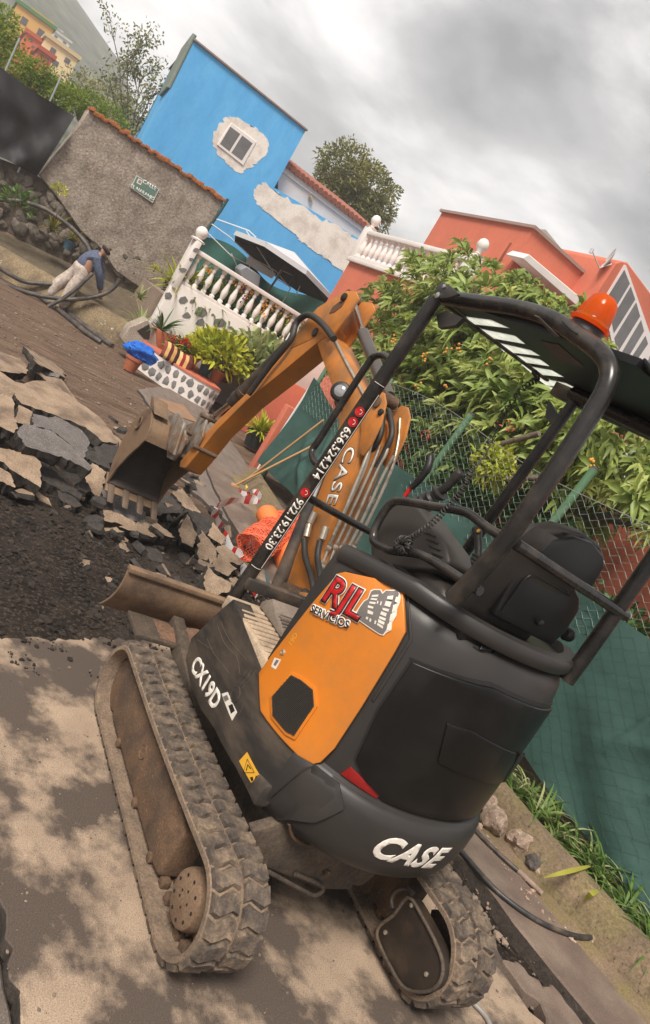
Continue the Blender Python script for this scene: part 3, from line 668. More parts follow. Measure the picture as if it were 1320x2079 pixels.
# motor guard on the inner side of the right track
gp = [(830, 1822), (858, 1862), (890, 1925), (900, 1965), (890, 2000), (862, 2014), (825, 2008), (800, 1975), (768, 1908), (772, 1880), (800, 1858)]
gq = smooth_path([PY(x, y, RTY+.035) for x, y in gp], 3, True)
gd = MB().prism(gq, (0, -.06, 0)).build('motor_guard', M('dark rusted cover', (.017, .014, .012), (.034, .024, .018), scale=7, rough=.45, dirt=(.075, .046, .028), damt=.3, dscale=6), EX, bevel=.006, recalc=True)
rim = [v_+Vector((0, .002, 0)) for v_ in gq]
MB().tube(rim, .0075, 8, closed=True).build('guard_rim', MUDDY, gd, smooth=60)
for x, y in ((836, 1838), (783, 1893), (866, 1978)):
    q = PY(x, y, RTY+.036); MB().lathe([(.009, -.002), (.009, .005), (.005, .007)], q, (0, 1, 0), 8).build('guard_bolt', ZINC, gd)
hk = smooth_path([PY(x, y, RTY+.045) for x, y in ((797, 1845), (795, 1825), (806, 1808), (826, 1803), (838, 1815))], 4)
MB().tube(hk, .010, 8).build('tie_down_hook', STEELB, EX, smooth=60)

# --- undercarriage frame and blade
uf = MB().prism([(-.47, .30, .20), (.46, .30, .20), (.50, .30, .32), (.40, .30, .395), (-.40, .30, .395), (-.50, .30, .30)], (0, -.56, 0)).build('undercarriage_frame', MUDDY, EX, bevel=.015, recalc=True)
MB().tube([(-.36, .46, .235), (-.36, -.42, .235)], .045, 14).build('cross_tube', MUDDY, uf)
MB().tube([(.33, .46, .235), (.33, -.42, .235)], .045, 14).build('cross_tube', MUDDY, uf)
tp = [PX(x, y, -.50) for x, y in ((512, 1690), (590, 1668), (640, 1690), (720, 1755), (716, 1808), (650, 1806), (560, 1770), (512, 1752))]
MB().prism(tp, (.05, 0, 0)).build('rear_plate', MUDDY, uf, bevel=.008, recalc=True)
q = PX(663, 1771, -.505); MB().lathe([(.014, 0), (.014, .012), (.008, .016)], q, (-1, 0, 0), 10).build('plate_bolt', RUSTY, uf)
MB().tube(smooth_path([PX(x, y, -.515) for x, y in ((545, 1770), (610, 1805), (640, 1818), (655, 1800), (600, 1775))], 4), .009, 8).build('tow_loop', MUDDY, uf, smooth=60)
MB().tube(smooth_path([PX(x, y, -.53) for x, y in ((588, 1672), (596, 1700), (624, 1716), (640, 1706), (620, 1690))], 4), .008, 8).build('tow_loop', RUSTY, uf, smooth=60)
MB().lathe([(.30, 0), (.30, .05), (.26, .055), (.26, .10)], (0, 0, .37), (0, 0, 1), 40).build('slew_ring', STEELB, EX)
BY0, BY1 = .655, -.62
bl = []
for i in range(13):
    t = i/12; bl.append((1.16-.10*math.sin(math.pi*t)*.55-.10*t+.02, .27+.28*t))
ou = [(x, BY0, z) for x, z in bl]+[(x-.018, BY0, z) for x, z in reversed(bl)]
BLM = M('muddy blade steel', (.26, .165, .095), (.17, .105, .065), scale=6, rough=.8, bump=.4, bscale=90, dirt=(.10, .065, .045), damt=.38, dscale=5)
bd = MB().prism(ou, (0, BY1-BY0, 0)).build('blade', BLM, EX, bevel=.003, seg=1, recalc=True)
MB().box((bl[-1][0]-.04, BY1, bl[-1][1]-.012), (bl[-1][0]+.012, BY0, bl[-1][1]+.014)).build('blade_top_edge', BLM, bd, bevel=.004)
MB().box((.86, BY1+.08, .30), (1.09, BY0-.12, .325)).build('blade_shelf', MUDDY, bd, bevel=.005)
for y in (.30, -.30):
    MB().bar((.35, y, .24), (1.08, y*.9, .34), .07, .09).build('blade_arm', MUDDY, bd, bevel=.01)
MB().tube([(.45, .03, .30), (.98, .0, .42)], .032, 12).build('blade_cylinder', CYLM, bd)
b = MB(); b.grid(lambda u, v: (.88+.19*u, .40-.62*v, .327+.05*max(0, math.sin(math.pi*u)*math.sin(math.pi*v))*(1+.8*noise.noise(Vector((u*7, v*11, 0))))), 16, 30)
b.build('caked_soil', M('caked red soil', (.22, .12, .07), (.13, .075, .05), scale=14, rough=1, bump=1, bscale=40), bd, smooth=50)

# --- body: superellipse in plan, levels in z
RB, WB, NB, YC = .752, .578, 2.25, -.073
LEV = [(.455, .86), (.475, .93), (.51, .965), (.56, .985), (.63, 1.0), (.69, 1.0), (.725, .985), (.742, .955), (.752, .93), (.80, .935), (1.10, .935), (1.28, .93), (1.345, .91), (1.385, .88), (1.40, .84)]
LEV2 = [(.455, .915), (.51, .945), (.60, .955), (.70, .948), (.80, .937)]+LEV[10:]
SEL = [LEV]
def lev(z): return float(np.interp(z, [a for a, _ in SEL[0]], [b_ for _, b_ in SEL[0]]))
def xr(z): return RB*lev(z)
def wr(z): return WB*(1-(1-lev(z))*.55)
def bodyF(p):
    x, y, z = p; return (max(-x, 0)/xr(z))**NB+(abs(y-YC)/wr(z))**NB-1
def hit(px, py, off=0.0):
    """where the line of sight meets the body shell"""
    d = ray((px, py)); t0 = .8; prev = t0; best = (1e9, None)
    for i in range(400):
        t = .8+i*.01; p = CP+d*t
        if .44 < p[2] < 1.41 and p[0] < .6 and bodyF(p) < 0:
            a, c_ = prev, t
            for _ in range(25):
                m_ = (a+c_)/2
                if bodyF(CP+d*m_) < 0: c_ = m_
                else: a = m_
            return CP+d*c_
        if .44 < p[2] < 1.41 and bodyF(p) < best[0]: best = (bodyF(p), p)
        prev = t
    print('hit miss', px, py, best); return best[1]
# shell coordinates: s = arc length along the middle outline from the left front (x=+.6) round the rear, z = height
def outline(z, n=241, x0=.6):
    X, W_ = xr(z), wr(z); o = []
    for i in range(n):
        th = math.pi/2*(1-2*i/(n-1)); c_, s_ = math.cos(th), math.sin(th)
        o.append((-X*abs(c_)**(2/NB), W_*math.copysign(abs(s_)**(2/NB), s_)))
    return [(x0, W_)]+o+[(x0, -W_)]
ZM = 1.0
_o = np.array(outline(ZM)); _s = np.concatenate([[0], np.cumsum(np.linalg.norm(np.diff(_o, axis=0), axis=1))])
def shell(s, z, off=0.0):
    X = np.interp(s, _s, _o[:, 0]); Y = np.interp(s, _s, _o[:, 1])
    X2 = X*(xr(z)/xr(ZM)) if X < 0 else X; Y2 = Y*wr(z)/wr(ZM)
    e_ = .004; Xa, Ya = np.interp(s-e_, _s, _o[:, 0]), np.interp(s-e_, _s, _o[:, 1]); Xb, Yb = np.interp(s+e_, _s, _o[:, 0]), np.interp(s+e_, _s, _o[:, 1])
    n = Vector((Yb-Ya, -(Xb-Xa), 0)); n.normalize(); n = -n
    if n.dot(Vector((X2+.1, Y2, 0))) < 0: n = -n
    return Vector((X2, Y2+YC, z))+n*off
def to_sz(p):
    x, y, z = p; y = y-YC; X = x*(xr(ZM)/xr(z)) if x < 0 else x; Y = y*wr(ZM)/wr(z)
    a, b_ = _o[:-1], _o[1:]; ab = b_-a; t = np.clip((((np.array([X, Y])-a)*ab).sum(1))/((ab**2).sum(1)+1e-12), 0, 1)
    q = a+ab*t[:, None]; d = ((q-np.array([X, Y]))**2).sum(1); i = int(d.argmin())
    return _s[i]+t[i]*math.sqrt((ab[i]**2).sum()), z
def patch(name, szs, off, th, mat, parent, cuts=.03, bevel=0, smooth=40, zc=None):
    """solid panel that follows the shell: outline in (s, z)"""
    bm = bmesh.new(); vs = [bm.verts.new((s, z, 0)) for s, z in szs]; bm.faces.new(vs)
    s0, s1 = min(a for a, _ in szs), max(a for a, _ in szs); z0, z1 = min(b_ for _, b_ in szs), max(b_ for _, b_ in szs)
    k = max(1, int((s1-s0)/cuts))
    for i in range(1, k): bmesh.ops.bisect_plane(bm, geom=bm.verts[:]+bm.edges[:]+bm.faces[:], plane_co=(s0+(s1-s0)*i/k, 0, 0), plane_no=(1, 0, 0))
    for z_ in (zc or [.74, .80, 1.1, 1.25, 1.30]):
        if z0 < z_ < z1: bmesh.ops.bisect_plane(bm, geom=bm.verts[:]+bm.edges[:]+bm.faces[:], plane_co=(0, z_, 0), plane_no=(0, 1, 0))
    ret = bmesh.ops.extrude_face_region(bm, geom=bm.faces[:])
    for g_ in ret['geom']:
        if isinstance(g_, bmesh.types.BMVert): g_.co.z = 1
    pts = [shell(v.co.x, v.co.y, off if v.co.z > .5 else off-th) for v in bm.verts]
    a = np.array([tuple(p) for p in pts]); lo = a.min(0); hi = a.max(0); og = Vector(((lo[0]+hi[0])/2, (lo[1]+hi[1])/2, lo[2]))
    for v, p in zip(bm.verts, pts): v.co = p-og
    bmesh.ops.recalc_face_normals(bm, faces=bm.faces)
    if bevel:
        es = [e for e in bm.edges if len(e.link_faces) == 2 and e.calc_face_angle(0) > .9]
        bmesh.ops.bevel(bm, geom=es, offset=bevel, segments=3, affect='EDGES', profile=.5, clamp_overlap=True)
    me = bpy.data.meshes.new(name); bm.to_mesh(me); bm.free(); me.materials.append(mat); me.shade_smooth(); me.set_sharp_from_angle(angle=math.radians(smooth))
    return place(name, me, og, parent)
def px_sz(pts): return [to_sz(hit(x, y)) for x, y in pts]
def rings(levels, x0, n=64, close_bottom=True, close_top=True):
    b = MB(); m_ = n+1; vs = []
    for z, sc in levels:
        X, W_ = RB*sc, WB*(1-(1-sc)*.55)
        thmax = None; pts = []
        for i in range(m_):
            th = math.pi/2*(1-2*i/n); c_, s_ = math.cos(th), math.sin(th)
            pts.append((-X*abs(c_)**(2/NB), W_*math.copysign(abs(s_)**(2/NB), s_)))
        pts = [(x0, W_)]+pts+[(x0, -W_)]
        if x0 < 0:
            yy = W_*(1-(-x0/X)**NB)**(1/NB); pts = [(x0, yy)]+[p for p in pts if p[0] < x0-1e-4]+[(x0, -yy)]
            a = np.array(pts); sl_ = np.concatenate([[0], np.cumsum(np.linalg.norm(np.diff(a, axis=0), axis=1))])
            tt_ = np.linspace(0, sl_[-1], n+3); pts = list(zip(np.interp(tt_, sl_, a[:, 0]), np.interp(tt_, sl_, a[:, 1])))
        vs += [(x, y+YC, z) for x, y in pts]
    k = n+3; L_ = len(levels)
    fs = [(r*k+i, r*k+(i+1) % k, (r+1)*k+(i+1) % k, (r+1)*k+i) for r in range(L_-1) for i in range(k)]
    if close_bottom: fs.append([i for i in range(k-1, -1, -1)])
    if close_top: fs.append([(L_-1)*k+i for i in range(k)])
    b.add(vs, fs); return b
rings([(z, s) for z, s in LEV if z >= .742], -.10).build('hood', CHAR, EX, smooth=40, recalc=True)
rings([(z, s) for z, s in LEV if z <= .742]+[(.745, .90)], -.44).build('counterweight', CHAR, EX, smooth=40, recalc=True)
cwo = EX.children[-1]
# left wing of the counterweight that runs down to the skirt
wg = px_sz([(640, 1552), (618, 1560), (560, 1612), (533, 1640), (530, 1655), (548, 1668), (590, 1662), (640, 1668), (700, 1640), (690, 1590)])
patch('counterweight_wing', wg, .012, .05, CHAR, cwo, bevel=.01)
# rear door with its handle recess
dr = px_sz([(838, 1342), (1000, 1395), (1122, 1437), (1105, 1490), (1068, 1562), (1010, 1625), (960, 1662), (860, 1650), (778, 1622), (745, 1585), (724, 1540), (770, 1440)])
cD = (sum(a for a, _ in dr)/len(dr), sum(b_ for _, b_ in dr)/len(dr))
patch('door_gap', [(cD[0]+(a-cD[0])*1.025, max(cD[1]+(b_-cD[1])*1.03, .757)) for a, b_ in dr], .0035, .02, INK, EX, cuts=.025)
door = patch('rear_door', [(s, max(z, .762)) for s, z in dr], .014, .03, BLACK, EX, bevel=.010, cuts=.025)
gr = px_sz([(905, 1462), (955, 1478), (1040, 1522), (1022, 1580), (940, 1568), (885, 1540)])
patch('door_recess', gr, .022, .012, BLACK, door, bevel=.005)
for pts in ([(1046, 1522), (1055, 1527), (1024, 1582), (1012, 1580)], [(1064, 1530), (1071, 1533), (1058, 1556), (1050, 1553)]):
    patch('door_slot', px_sz(pts), .0245, .008, INK, door)
sm = px_sz([(832, 1334), (1000, 1386), (1130, 1430), (1124, 1438), (1000, 1394), (838, 1342)])
patch('door_seam', sm, .004, .01, INK, door)
patch('reflector', px_sz([(712, 1556), (735, 1578), (772, 1612), (764, 1620), (722, 1592), (692, 1570)]), .006, .01, REDL, EX, bevel=.002)
patch('hood_crease', px_sz([(836, 1200), (842, 1202), (838, 1300), (760, 1425), (755, 1420), (832, 1296)]), .006, .012, CHAR, EX, bevel=.002)
# shoulder between hood and counterweight
patch('hood_latch_recess', px_sz([(965, 1300), (992, 1290), (1004, 1308), (1000, 1326), (975, 1322), (960, 1312)]), .004, .02, INK, EX)
patch('hood_latch', px_sz([(968, 1282), (990, 1286), (988, 1318), (972, 1316)]), .016, .03, BLACK, EX, bevel=.004)
# orange side panel
SEL[0] = LEV2
op_ = [(694, 1166), (708, 1163), (800, 1180), (827, 1187), (830, 1196), (826, 1282), (800, 1330), (738, 1432), (682, 1518), (655, 1545), (640, 1549), (610, 1532), (570, 1490), (548, 1462), (536, 1444), (533, 1368), (560, 1330), (640, 1228)]
osz = px_sz(op_); cO = (sum(a for a, _ in osz)/len(osz), sum(b_ for _, b_ in osz)/len(osz))
patch('panel_gap', [(cO[0]+(a-cO[0])*1.018, cO[1]+(b_-cO[1])*1.014) for a, b_ in osz], .006, .02, INK, EX, cuts=.03)
sp_ = patch('side_panel', osz, .020, .03, ORANGE, EX, bevel=.008, cuts=.03)
vp_ = [(602, 1372), (622, 1382), (644, 1400), (646, 1432), (606, 1492), (590, 1484), (565, 1454), (564, 1415)]
vz = px_sz(vp_)
cv = (sum(a for a, _ in vz)/len(vz), sum(b_ for _, b_ in vz)/len(vz))
patch('vent_frame', [(cv[0]+(a-cv[0])*1.14, cv[1]+(b_-cv[1])*1.12) for a, b_ in vz], .027, .012, ORANGE, sp_, bevel=.004, cuts=.012)
GRM = M('black vent mesh', (.012, .011, .010), (.035, .03, .025), scale=160, rough=.6, bump=1, bscale=180)
vent = patch('vent_grille', vz, .030, .012, GRM, sp_, cuts=.012)
# fine rods of the grille
b = MB(); s0, s1 = min(a for a, _ in vz), max(a for a, _ in vz); z0, z1 = min(q[1] for q in vz), max(q[1] for q in vz)
def inpoly(x, y, pl_):
    c_ = False; j = len(pl_)-1
    for i in range(len(pl_)):
        xi, yi = pl_[i]; xj, yj = pl_[j]
        if (yi > y) != (yj > y) and x < (xj-xi)*(y-yi)/(yj-yi+1e-12)+xi: c_ = not c_
        j = i
    return c_
k_ = 0
zz = z0
while zz < z1:
    ss = s0+(.0035 if k_ % 2 else 0)
    while ss < s1:
        if inpoly(ss, zz, vz):
            p = shell(ss, zz, .026); b.tube([shell(ss-.0032, zz-.0012, .0310), shell(ss, zz+.0018, .0335), shell(ss+.0032, zz-.0012, .0310)], .0010, 4, cap=False)
        ss += .007
    zz += .0055; k_ += 1
o = b.build('grille_wires', M('dark grille wire', (.06, .052, .045), rough=.5), sp_, smooth=0); o['kind'] = 'stuff'
# seam of the front fold on the panel
# rim around the top of the body
rimpx = [(686, 1154), (720, 1150), (790, 1160), (850, 1172), (925, 1212), (985, 1248), (1060, 1292), (1130, 1330), (1180, 1352)]
def shell_rim(z, sc, x0, off=0):
    X, W_ = RB*sc, WB*(1-(1-sc)*.55); o_ = []
    for i in range(81):
        th = math.pi/2*(1-2*i/80); c_, s_ = math.cos(th), math.sin(th); o_.append(((-X-off)*abs(c_)**(2/NB), (W_+off)*math.copysign(abs(s_)**(2/NB), s_)))
    return [Vector((x, y+YC, z)) for x, y in [(x0, W_+off)]+o_+[(x0, -W_-off)]]
rimc = shell_rim(0, .865, -.13)
rimc = [p for i, p in enumerate(rimc) if i in (0, len(rimc)-1) or p.x < -.135]
for p in rimc: p.z = 1.375+.065*min(1, max(0, (-p.x-.13)/.3))
b = MB(); vs = []
prf = [(-.03, -.034), (.022, -.034), (.031, -.02), (.031, .012), (.02, .024), (-.03, .026)]
for i, p in enumerate(rimc):
    a_ = rimc[max(0, i-1)]; c_ = rimc[min(len(rimc)-1, i+1)]; t = (c_-a_); t.z = 0; t.normalize(); nrm = Vector((t.y, -t.x, 0))
    if nrm.dot(Vector((p.x+.1, p.y-YC, 0))) < 0: nrm = -nrm
    for (a2, h) in prf: vs.append(p+nrm*a2+Vector((0, 0, h)))
m_ = len(prf)
b.add(vs, [(i*m_+j, i*m_+(j+1) % m_, (i+1)*m_+(j+1) % m_, (i+1)*m_+j) for i in range(len(rimc)-1) for j in range(m_)]+[list(range(m_)), [(len(rimc)-1)*m_+j for j in range(m_-1, -1, -1)]])
b.build('hood_rim', CHAR, EX, smooth=45, recalc=True)
b = MB(); b.add([p+Vector((0, 0, .004)) for p in rimc], [list(range(len(rimc)))]); b.build('hood_top', BLACK, EX, smooth=0, solid=.02)
patch('rubber_seal', px_sz([(694, 1163), (830, 1184), (832, 1190), (694, 1168)]), .006, .02, INK, EX)

# lower left skirt with the model lettering
sk = [(478, 1218), (452, 1240), (392, 1298), (381, 1340), (392, 1395), (412, 1440), (440, 1480), (484, 1560), (527, 1640), (545, 1634), (585, 1590), (628, 1548), (600, 1515), (545, 1458), (537, 1442), (537, 1362)]
skirt = patch('skirt', px_sz(sk), .010, .09, CHARS, EX, bevel=.016, cuts=.03, zc=[.52, .56, .62, .69, .725, .74, .76, .80])
MB().prism([Vector(p)-Vector((.0, .085, .0)) for p in [PY(x, y, .505) for x, y in ((470, 1232), (392, 1305), (384, 1345), (415, 1440), (440, 1476), (500, 1590), (537, 1442), (537, 1370))]], (0, -.75, 0)).build('deck', STEELB, EX, bevel=.02, recalc=True)
MB().box((-.44, -.46, .47), (.36, .44, .56)).build('deck_base', STEELB, EX, bevel=.01)
def on_shell(c, px_to, off):
    s_a, z_a = to_sz(hit(*c)); s_b, z_b = to_sz(hit(*px_to)); an = math.atan2(z_b-z_a, s_b-s_a); ca, sa = math.cos(an), math.sin(an)
    return lambda u, v, w: shell(s_a+u*ca-v*sa, z_a+u*sa+v*ca, off+w)
text_obj('model_lettering', 'CX19D', on_shell((420, 1386), (449, 1438), .0104), .100, LETW, skirt, shear=.1, offset=.04, depth=.0008, space=1.04, stretch=1.02, cuts=12, ycuts=6)
def decal(px, off, mat, parent, name, th=.0015): return patch(name, px_sz(px), off, th, mat, parent, smooth=0, zc=[.52, .56, .62, .69, .725, .74, .76, .80])
dw = decal([(455, 1410), (467, 1406), (486, 1447), (476, 1464)], .0118, WHITE, skirt, 'white_sticker')
decal([(458, 1416), (466, 1412), (470, 1421), (462, 1426)], .0124, GREYI, skirt, 'sticker_print', .0008)
decal([(469, 1434), (477, 1430), (482, 1444), (474, 1450)], .0124, INK, skirt, 'sticker_print', .0008)
decal([(490, 1545), (506, 1527), (535, 1580), (521, 1600)], .0118, YELD, skirt, 'warning_decal')
MB().tube([shell(*to_sz(hit(x, y)), .0128) for x, y in ((499, 1568), (507, 1541), (521, 1568))], .0016, 5, closed=True).build('warning_triangle', INK, skirt, smooth=0)
MB().tube([shell(*to_sz(hit(x, y)), .0128) for x, y in ((505, 1564), (508, 1552), (514, 1560))], .0018, 5).build('warning_symbol', INK, skirt, smooth=0)
decal([(519, 1588), (524, 1574), (530, 1578), (526, 1592)], .0124, INK, skirt, 'warning_symbol', .0008)
decal([(512, 1578), (517, 1576), (519, 1583), (515, 1586)], .0124, INK, skirt, 'warning_symbol', .0008)
decal([(516, 1603), (530, 1590), (536, 1603), (524, 1621)], .0119, WHITE, skirt, 'white_sticker')
decal([(522, 1606), (529, 1600), (531, 1606), (525, 1613)], .0124, GREYI, skirt, 'sticker_print', .0008)
sq_, zq_ = to_sz(hit(482, 1411)); MB().lathe([(.034, -.004), (.034, .001), (.030, .003), (.028, .001)], shell(sq_, zq_, .010), (0, 1, 0), 24).build('round_plug', CHARS, skirt)
SCR = M('pale scratch', (.15, .105, .07), rough=.9)
for px in ([(424, 1297), (440, 1330), (470, 1368)], [(445, 1270), (462, 1310), (485, 1335), (492, 1372)], [(452, 1262), (470, 1300), (505, 1340)], [(468, 1400), (492, 1380), (508, 1358)], [(470, 1408), (498, 1386), (516, 1360)], [(474, 1416), (505, 1388), (524, 1362)], [(405, 1300), (432, 1318), (448, 1312)], [(470, 1470), (490, 1450), (498, 1430)]):
    MB().tube([shell(*to_sz(hit(x, y)), .0102) for x, y in smooth_path([(x, y, 0) for x, y in px], 5) for x, y in [(x, y)]] if False else [shell(*to_sz(hit(p.x, p.y)), .0102) for p in smooth_path([(x, y, 0) for x, y in px], 5)], .0006, 4).build('scratch_mark', SCR, skirt, smooth=0)
# second plane of the skirt: a raised facet
# floor
fz = .865
fo = [PZ(x, y, fz) for x, y in ((476, 1222), (541, 1352), (640, 1230))]
MB().box((-.16, -.24, .80), (.385, .49, fz)).build('floor', FLOORM, EX, bevel=.008)
flo = EX.children[-1]
for i in range(11):
    x = .30-.042*i
    MB().bar((x, .47, fz+.003), (x, -.18, fz+.003), .021, .010).build('floor_rib', FLOORM, flo, bevel=.003, seg=1)
PEDM = M('dusty grey pedal', (.15, .12, .098), (.23, .18, .14), scale=12, rough=.8, bump=.3, bscale=90)
pp_ = [(.36, fz+.035), (.30, fz+.085), (.21, fz+.055), (.12, fz+.045), (.10, fz+.012), (.36, fz+.008)]
pd = MB().prism([(x, .34, z) for x, z in pp_], (0, -.20, 0)).build('pedal', PEDM, EX, bevel=.008, recalc=True)
for i in range(4): MB().bar((.13+.022*i, .335, fz+.050+.006*i), (.13+.022*i, .145, fz+.050+.006*i), .008, .006).build('pedal_rib', PEDM, pd)
MB().bar((.43, .42, .93), (.43, -.35, .93), .05, .055).build('front_beam', STEELB, EX, bevel=.008)
MB().tube([(.33, .20, .895), (.20, -.05, .895)], .009, 8).build('blue_hose', BLUEH, EX)
# counterweight lettering
SEL[0] = LEV
cwz = .595
s_c = to_sz(hit(832, 1738))[0]
text_obj('brand_lettering', 'CASE', lambda u, v, w, z0_=hit(832, 1738)[2]: shell(s_c+u, z0_+v, .0022+w), .138, LETW, cwo, shear=.25, offset=.042, depth=.0008, cuts=24, ycuts=10, space=1.06, stretch=.92)
SEL[0] = LEV2
# side panel stickers: red letters with dark and white outlines, a grey crate drawing, lettering below
so_, zo_ = to_sz(hit(704, 1216)); s2, z2 = to_sz(hit(745, 1238)); ang = math.atan2(z2-zo_, s2-so_)
def stick(off):
    ca, sa = math.cos(ang), math.sin(ang)
    return lambda u, v, w: shell(so_+u*ca-v*sa, zo_+u*sa+v*ca, off+w)
STK = dict(shear=.2, depth=.0006, space=.95, cuts=10, ycuts=6)
text_obj('sticker_white_edge', 'RJL', stick(.0245), .142, WHITE, sp_, offset=.07, **STK)
text_obj('sticker_black_edge', 'RJL', stick(.0255), .142, INK, sp_, offset=.048, **STK)
text_obj('sticker_letters', 'RJL', stick(.0265), .142, M('glossy red print', (.56, .018, .02), (.40, .01, .012), scale=20, rough=.3), sp_, offset=.012, **STK)
sb_, zb_ = to_sz(hit(677, 1254)); s3, z3 = to_sz(hit(709, 1268)); an2 = math.atan2(z3-zb_, s3-sb_)
def stick2(off):
    ca, sa = math.cos(an2), math.sin(an2); return lambda u, v, w: shell(sb_+u*ca-v*sa, zb_+u*sa+v*ca, off+w)
text_obj('sticker_white_edge', 'SERVICIOS', stick2(.0262), .040, WHITE, sp_, offset=.10, depth=.0006, cuts=6)
text_obj('sticker_small_letters', 'SERVICIOS', stick2(.0272), .040, INK, sp_, offset=.01, depth=.0006, cuts=6)
def cz(*pts): return px_sz([(640+x/6.6, 1160+y/6.6) for x, y in pts])
patch('sticker_white_edge', cz((640, 480), (700, 400), (750, 370), (790, 265), (830, 245), (925, 245), (945, 290), (990, 250), (1130, 245), (1165, 290), (1180, 350), (1165, 420), (1130, 500), (1120, 590), (1060, 690), (1050, 780), (985, 820), (950, 855), (900, 845), (740, 740), (600, 640), (560, 600)), .0242, .004, WHITE, sp_, cuts=.012, zc=[1.12+.01*i for i in range(22)])
patch('sticker_crate', cz((650, 490), (710, 410), (760, 380), (800, 280), (835, 258), (915, 258), (945, 310), (995, 262), (1125, 258), (1155, 300), (1110, 420), (1065, 560), (1020, 700), (980, 790), (945, 840), (900, 828), (745, 725), (620, 640), (590, 600)), .0252, .004, GREYI, sp_, cuts=.012, zc=[1.12+.01*i for i in range(22)])
for q4 in (((1015, 335), (1090, 325), (1075, 380), (1005, 375)), ((990, 400), (1065, 410), (1040, 480), (970, 460)), ((945, 490), (1030, 505), (1020, 540), (950, 520)), ((930, 535), (1000, 560), (985, 605), (915, 575)), ((905, 600), (990, 630), (975, 660), (900, 630)), ((890, 640), (970, 680), (960, 715), (885, 680)), ((880, 690), (950, 730), (945, 765), (870, 715)),
           ((815, 325), (895, 318), (885, 345), (805, 350)), ((800, 365), (880, 370), (870, 395), (790, 385)), ((780, 410), (860, 420), (850, 445), (775, 435)), ((760, 460), (830, 480), (820, 505), (755, 490)), ((755, 520), (825, 550), (815, 585), (750, 565)), ((735, 610), (760, 620), (750, 650), (725, 640)), ((780, 630), (800, 640), (790, 680), (770, 670)), ((845, 655), (865, 665), (850, 710), (835, 700)), ((880, 400), (895, 405), (885, 440), (870, 435)), ((925, 405), (940, 410), (925, 460), (912, 455)),
           ((1125, 340), (1160, 350), (1140, 420), (1105, 405)), ((1085, 450), (1125, 440), (1105, 530), (1065, 550)), ((1050, 570), (1090, 560), (1070, 660), (1030, 660)), ((1010, 700), (1045, 690), (1030, 780), (990, 790))):
    patch('sticker_crate_cell', cz(*q4), .0262, .002, WHITE, sp_, cuts=.012)
sg_, zg_ = to_sz(hit(603, 1300)); s4, z4 = to_sz(hit(610, 1288)); an3 = math.atan2(z4-zg_, s4-sg_)
text_obj('panel_number', '19D', lambda u, v, w: shell(sg_+u*math.cos(an3)-v*math.sin(an3), zg_+u*math.sin(an3)+v*math.cos(an3), .0205+w), .03, M('gold print', (.72, .35, .03), rough=.4), sp_, depth=.0006)
lk = hit(583, 1326); sL, zL = to_sz(lk); nL = shell(sL, zL, 1)-shell(sL, zL, 0)
MB().lathe([(.011, 0), (.011, .005), (.008, .007), (.008, .005)], shell(sL, zL, .019), nL, 16).build('panel_lock', ZINC, sp_)
patch('white_sticker', px_sz([(566, 1337), (579, 1341), (568, 1361), (559, 1355)]), .0212, .001, WHITE, sp_)
patch('sticker_print', px_sz([(570, 1341), (575, 1343), (568, 1354), (564, 1351)]), .0219, .001, GREYI, sp_)

# --- canopy
def tubes(name, pts, r, parent=EX, mat=TUBE, n=14, sub=5): return MB().tube(smooth_path(pts, sub), r, n).build(name, mat, parent, smooth=60)
YL, YR = .405, -.40
flb = PY(470, 1222, YL); flt = PY(886, 606, YL)
fp = tubes('front_post', [flb, Vector(flb).lerp(Vector(flt), .5), flt], .031)
frt = Vector(PY(1145, 845, YR)); tubes('front_post', [PY(900, 1180, YR), PY(960, 1100, YR), frt, Vector((frt.x-.01, YR, 2.37))], .026)
rl = [PY(x, y, .36) for x, y in ((918, 1216), (940, 1196), (965, 1170), (1002, 1128), (1060, 1052), (1140, 935), (1200, 842), (1232, 785), (1236, 745), (1216, 714), (1180, 686), (1120, 648), (1050, 626), (970, 614), (900, 604))]
tubes('side_tube', rl, .030, n=16)
rr = [PY(x, y, -.38) for x, y in ((1150, 1382), (1192, 1325), (1325, 1135), (1400, 1025))]; rr += [Vector((rr[-1][0], -.38, 2.24)), Vector((rr[-1][0]+.07, -.38, 2.335)), Vector((0.2, -.38, 2.36))]
tubes('side_tube', rr, .030)
tubes('rear_bar', [PX(1048, 1104, -.62), PX(1270, 1250, -.62)], .021)
tubes('front_bar', [PY(612, 1002, YL-.0), PX(700, 1052, PY(612, 1002, YL)[0]), PX(757, 1082, PY(612, 1002, YL)[0])], .017)
gb = [PY(x, y, YL) for x, y in ((655, 952), (638, 936), (634, 915), (650, 890), (690, 826), (745, 742), (760, 724), (780, 722), (795, 735))]
tubes('grab_handle', gb, .0155)
RZ = 2.385
roof_o = [(.33, .37), (.33, -.42), (-.70, -.42), (-.70, .34)]
PLX = M('smoked roof panel', (.010, .010, .011), rough=.38, spec=.3)
TINT = M('milky roof window', (.86, .86, .82), (.68, .71, .66), scale=14, rough=.55, trans=.92, speck=((.5, .53, .45), 60, .6))
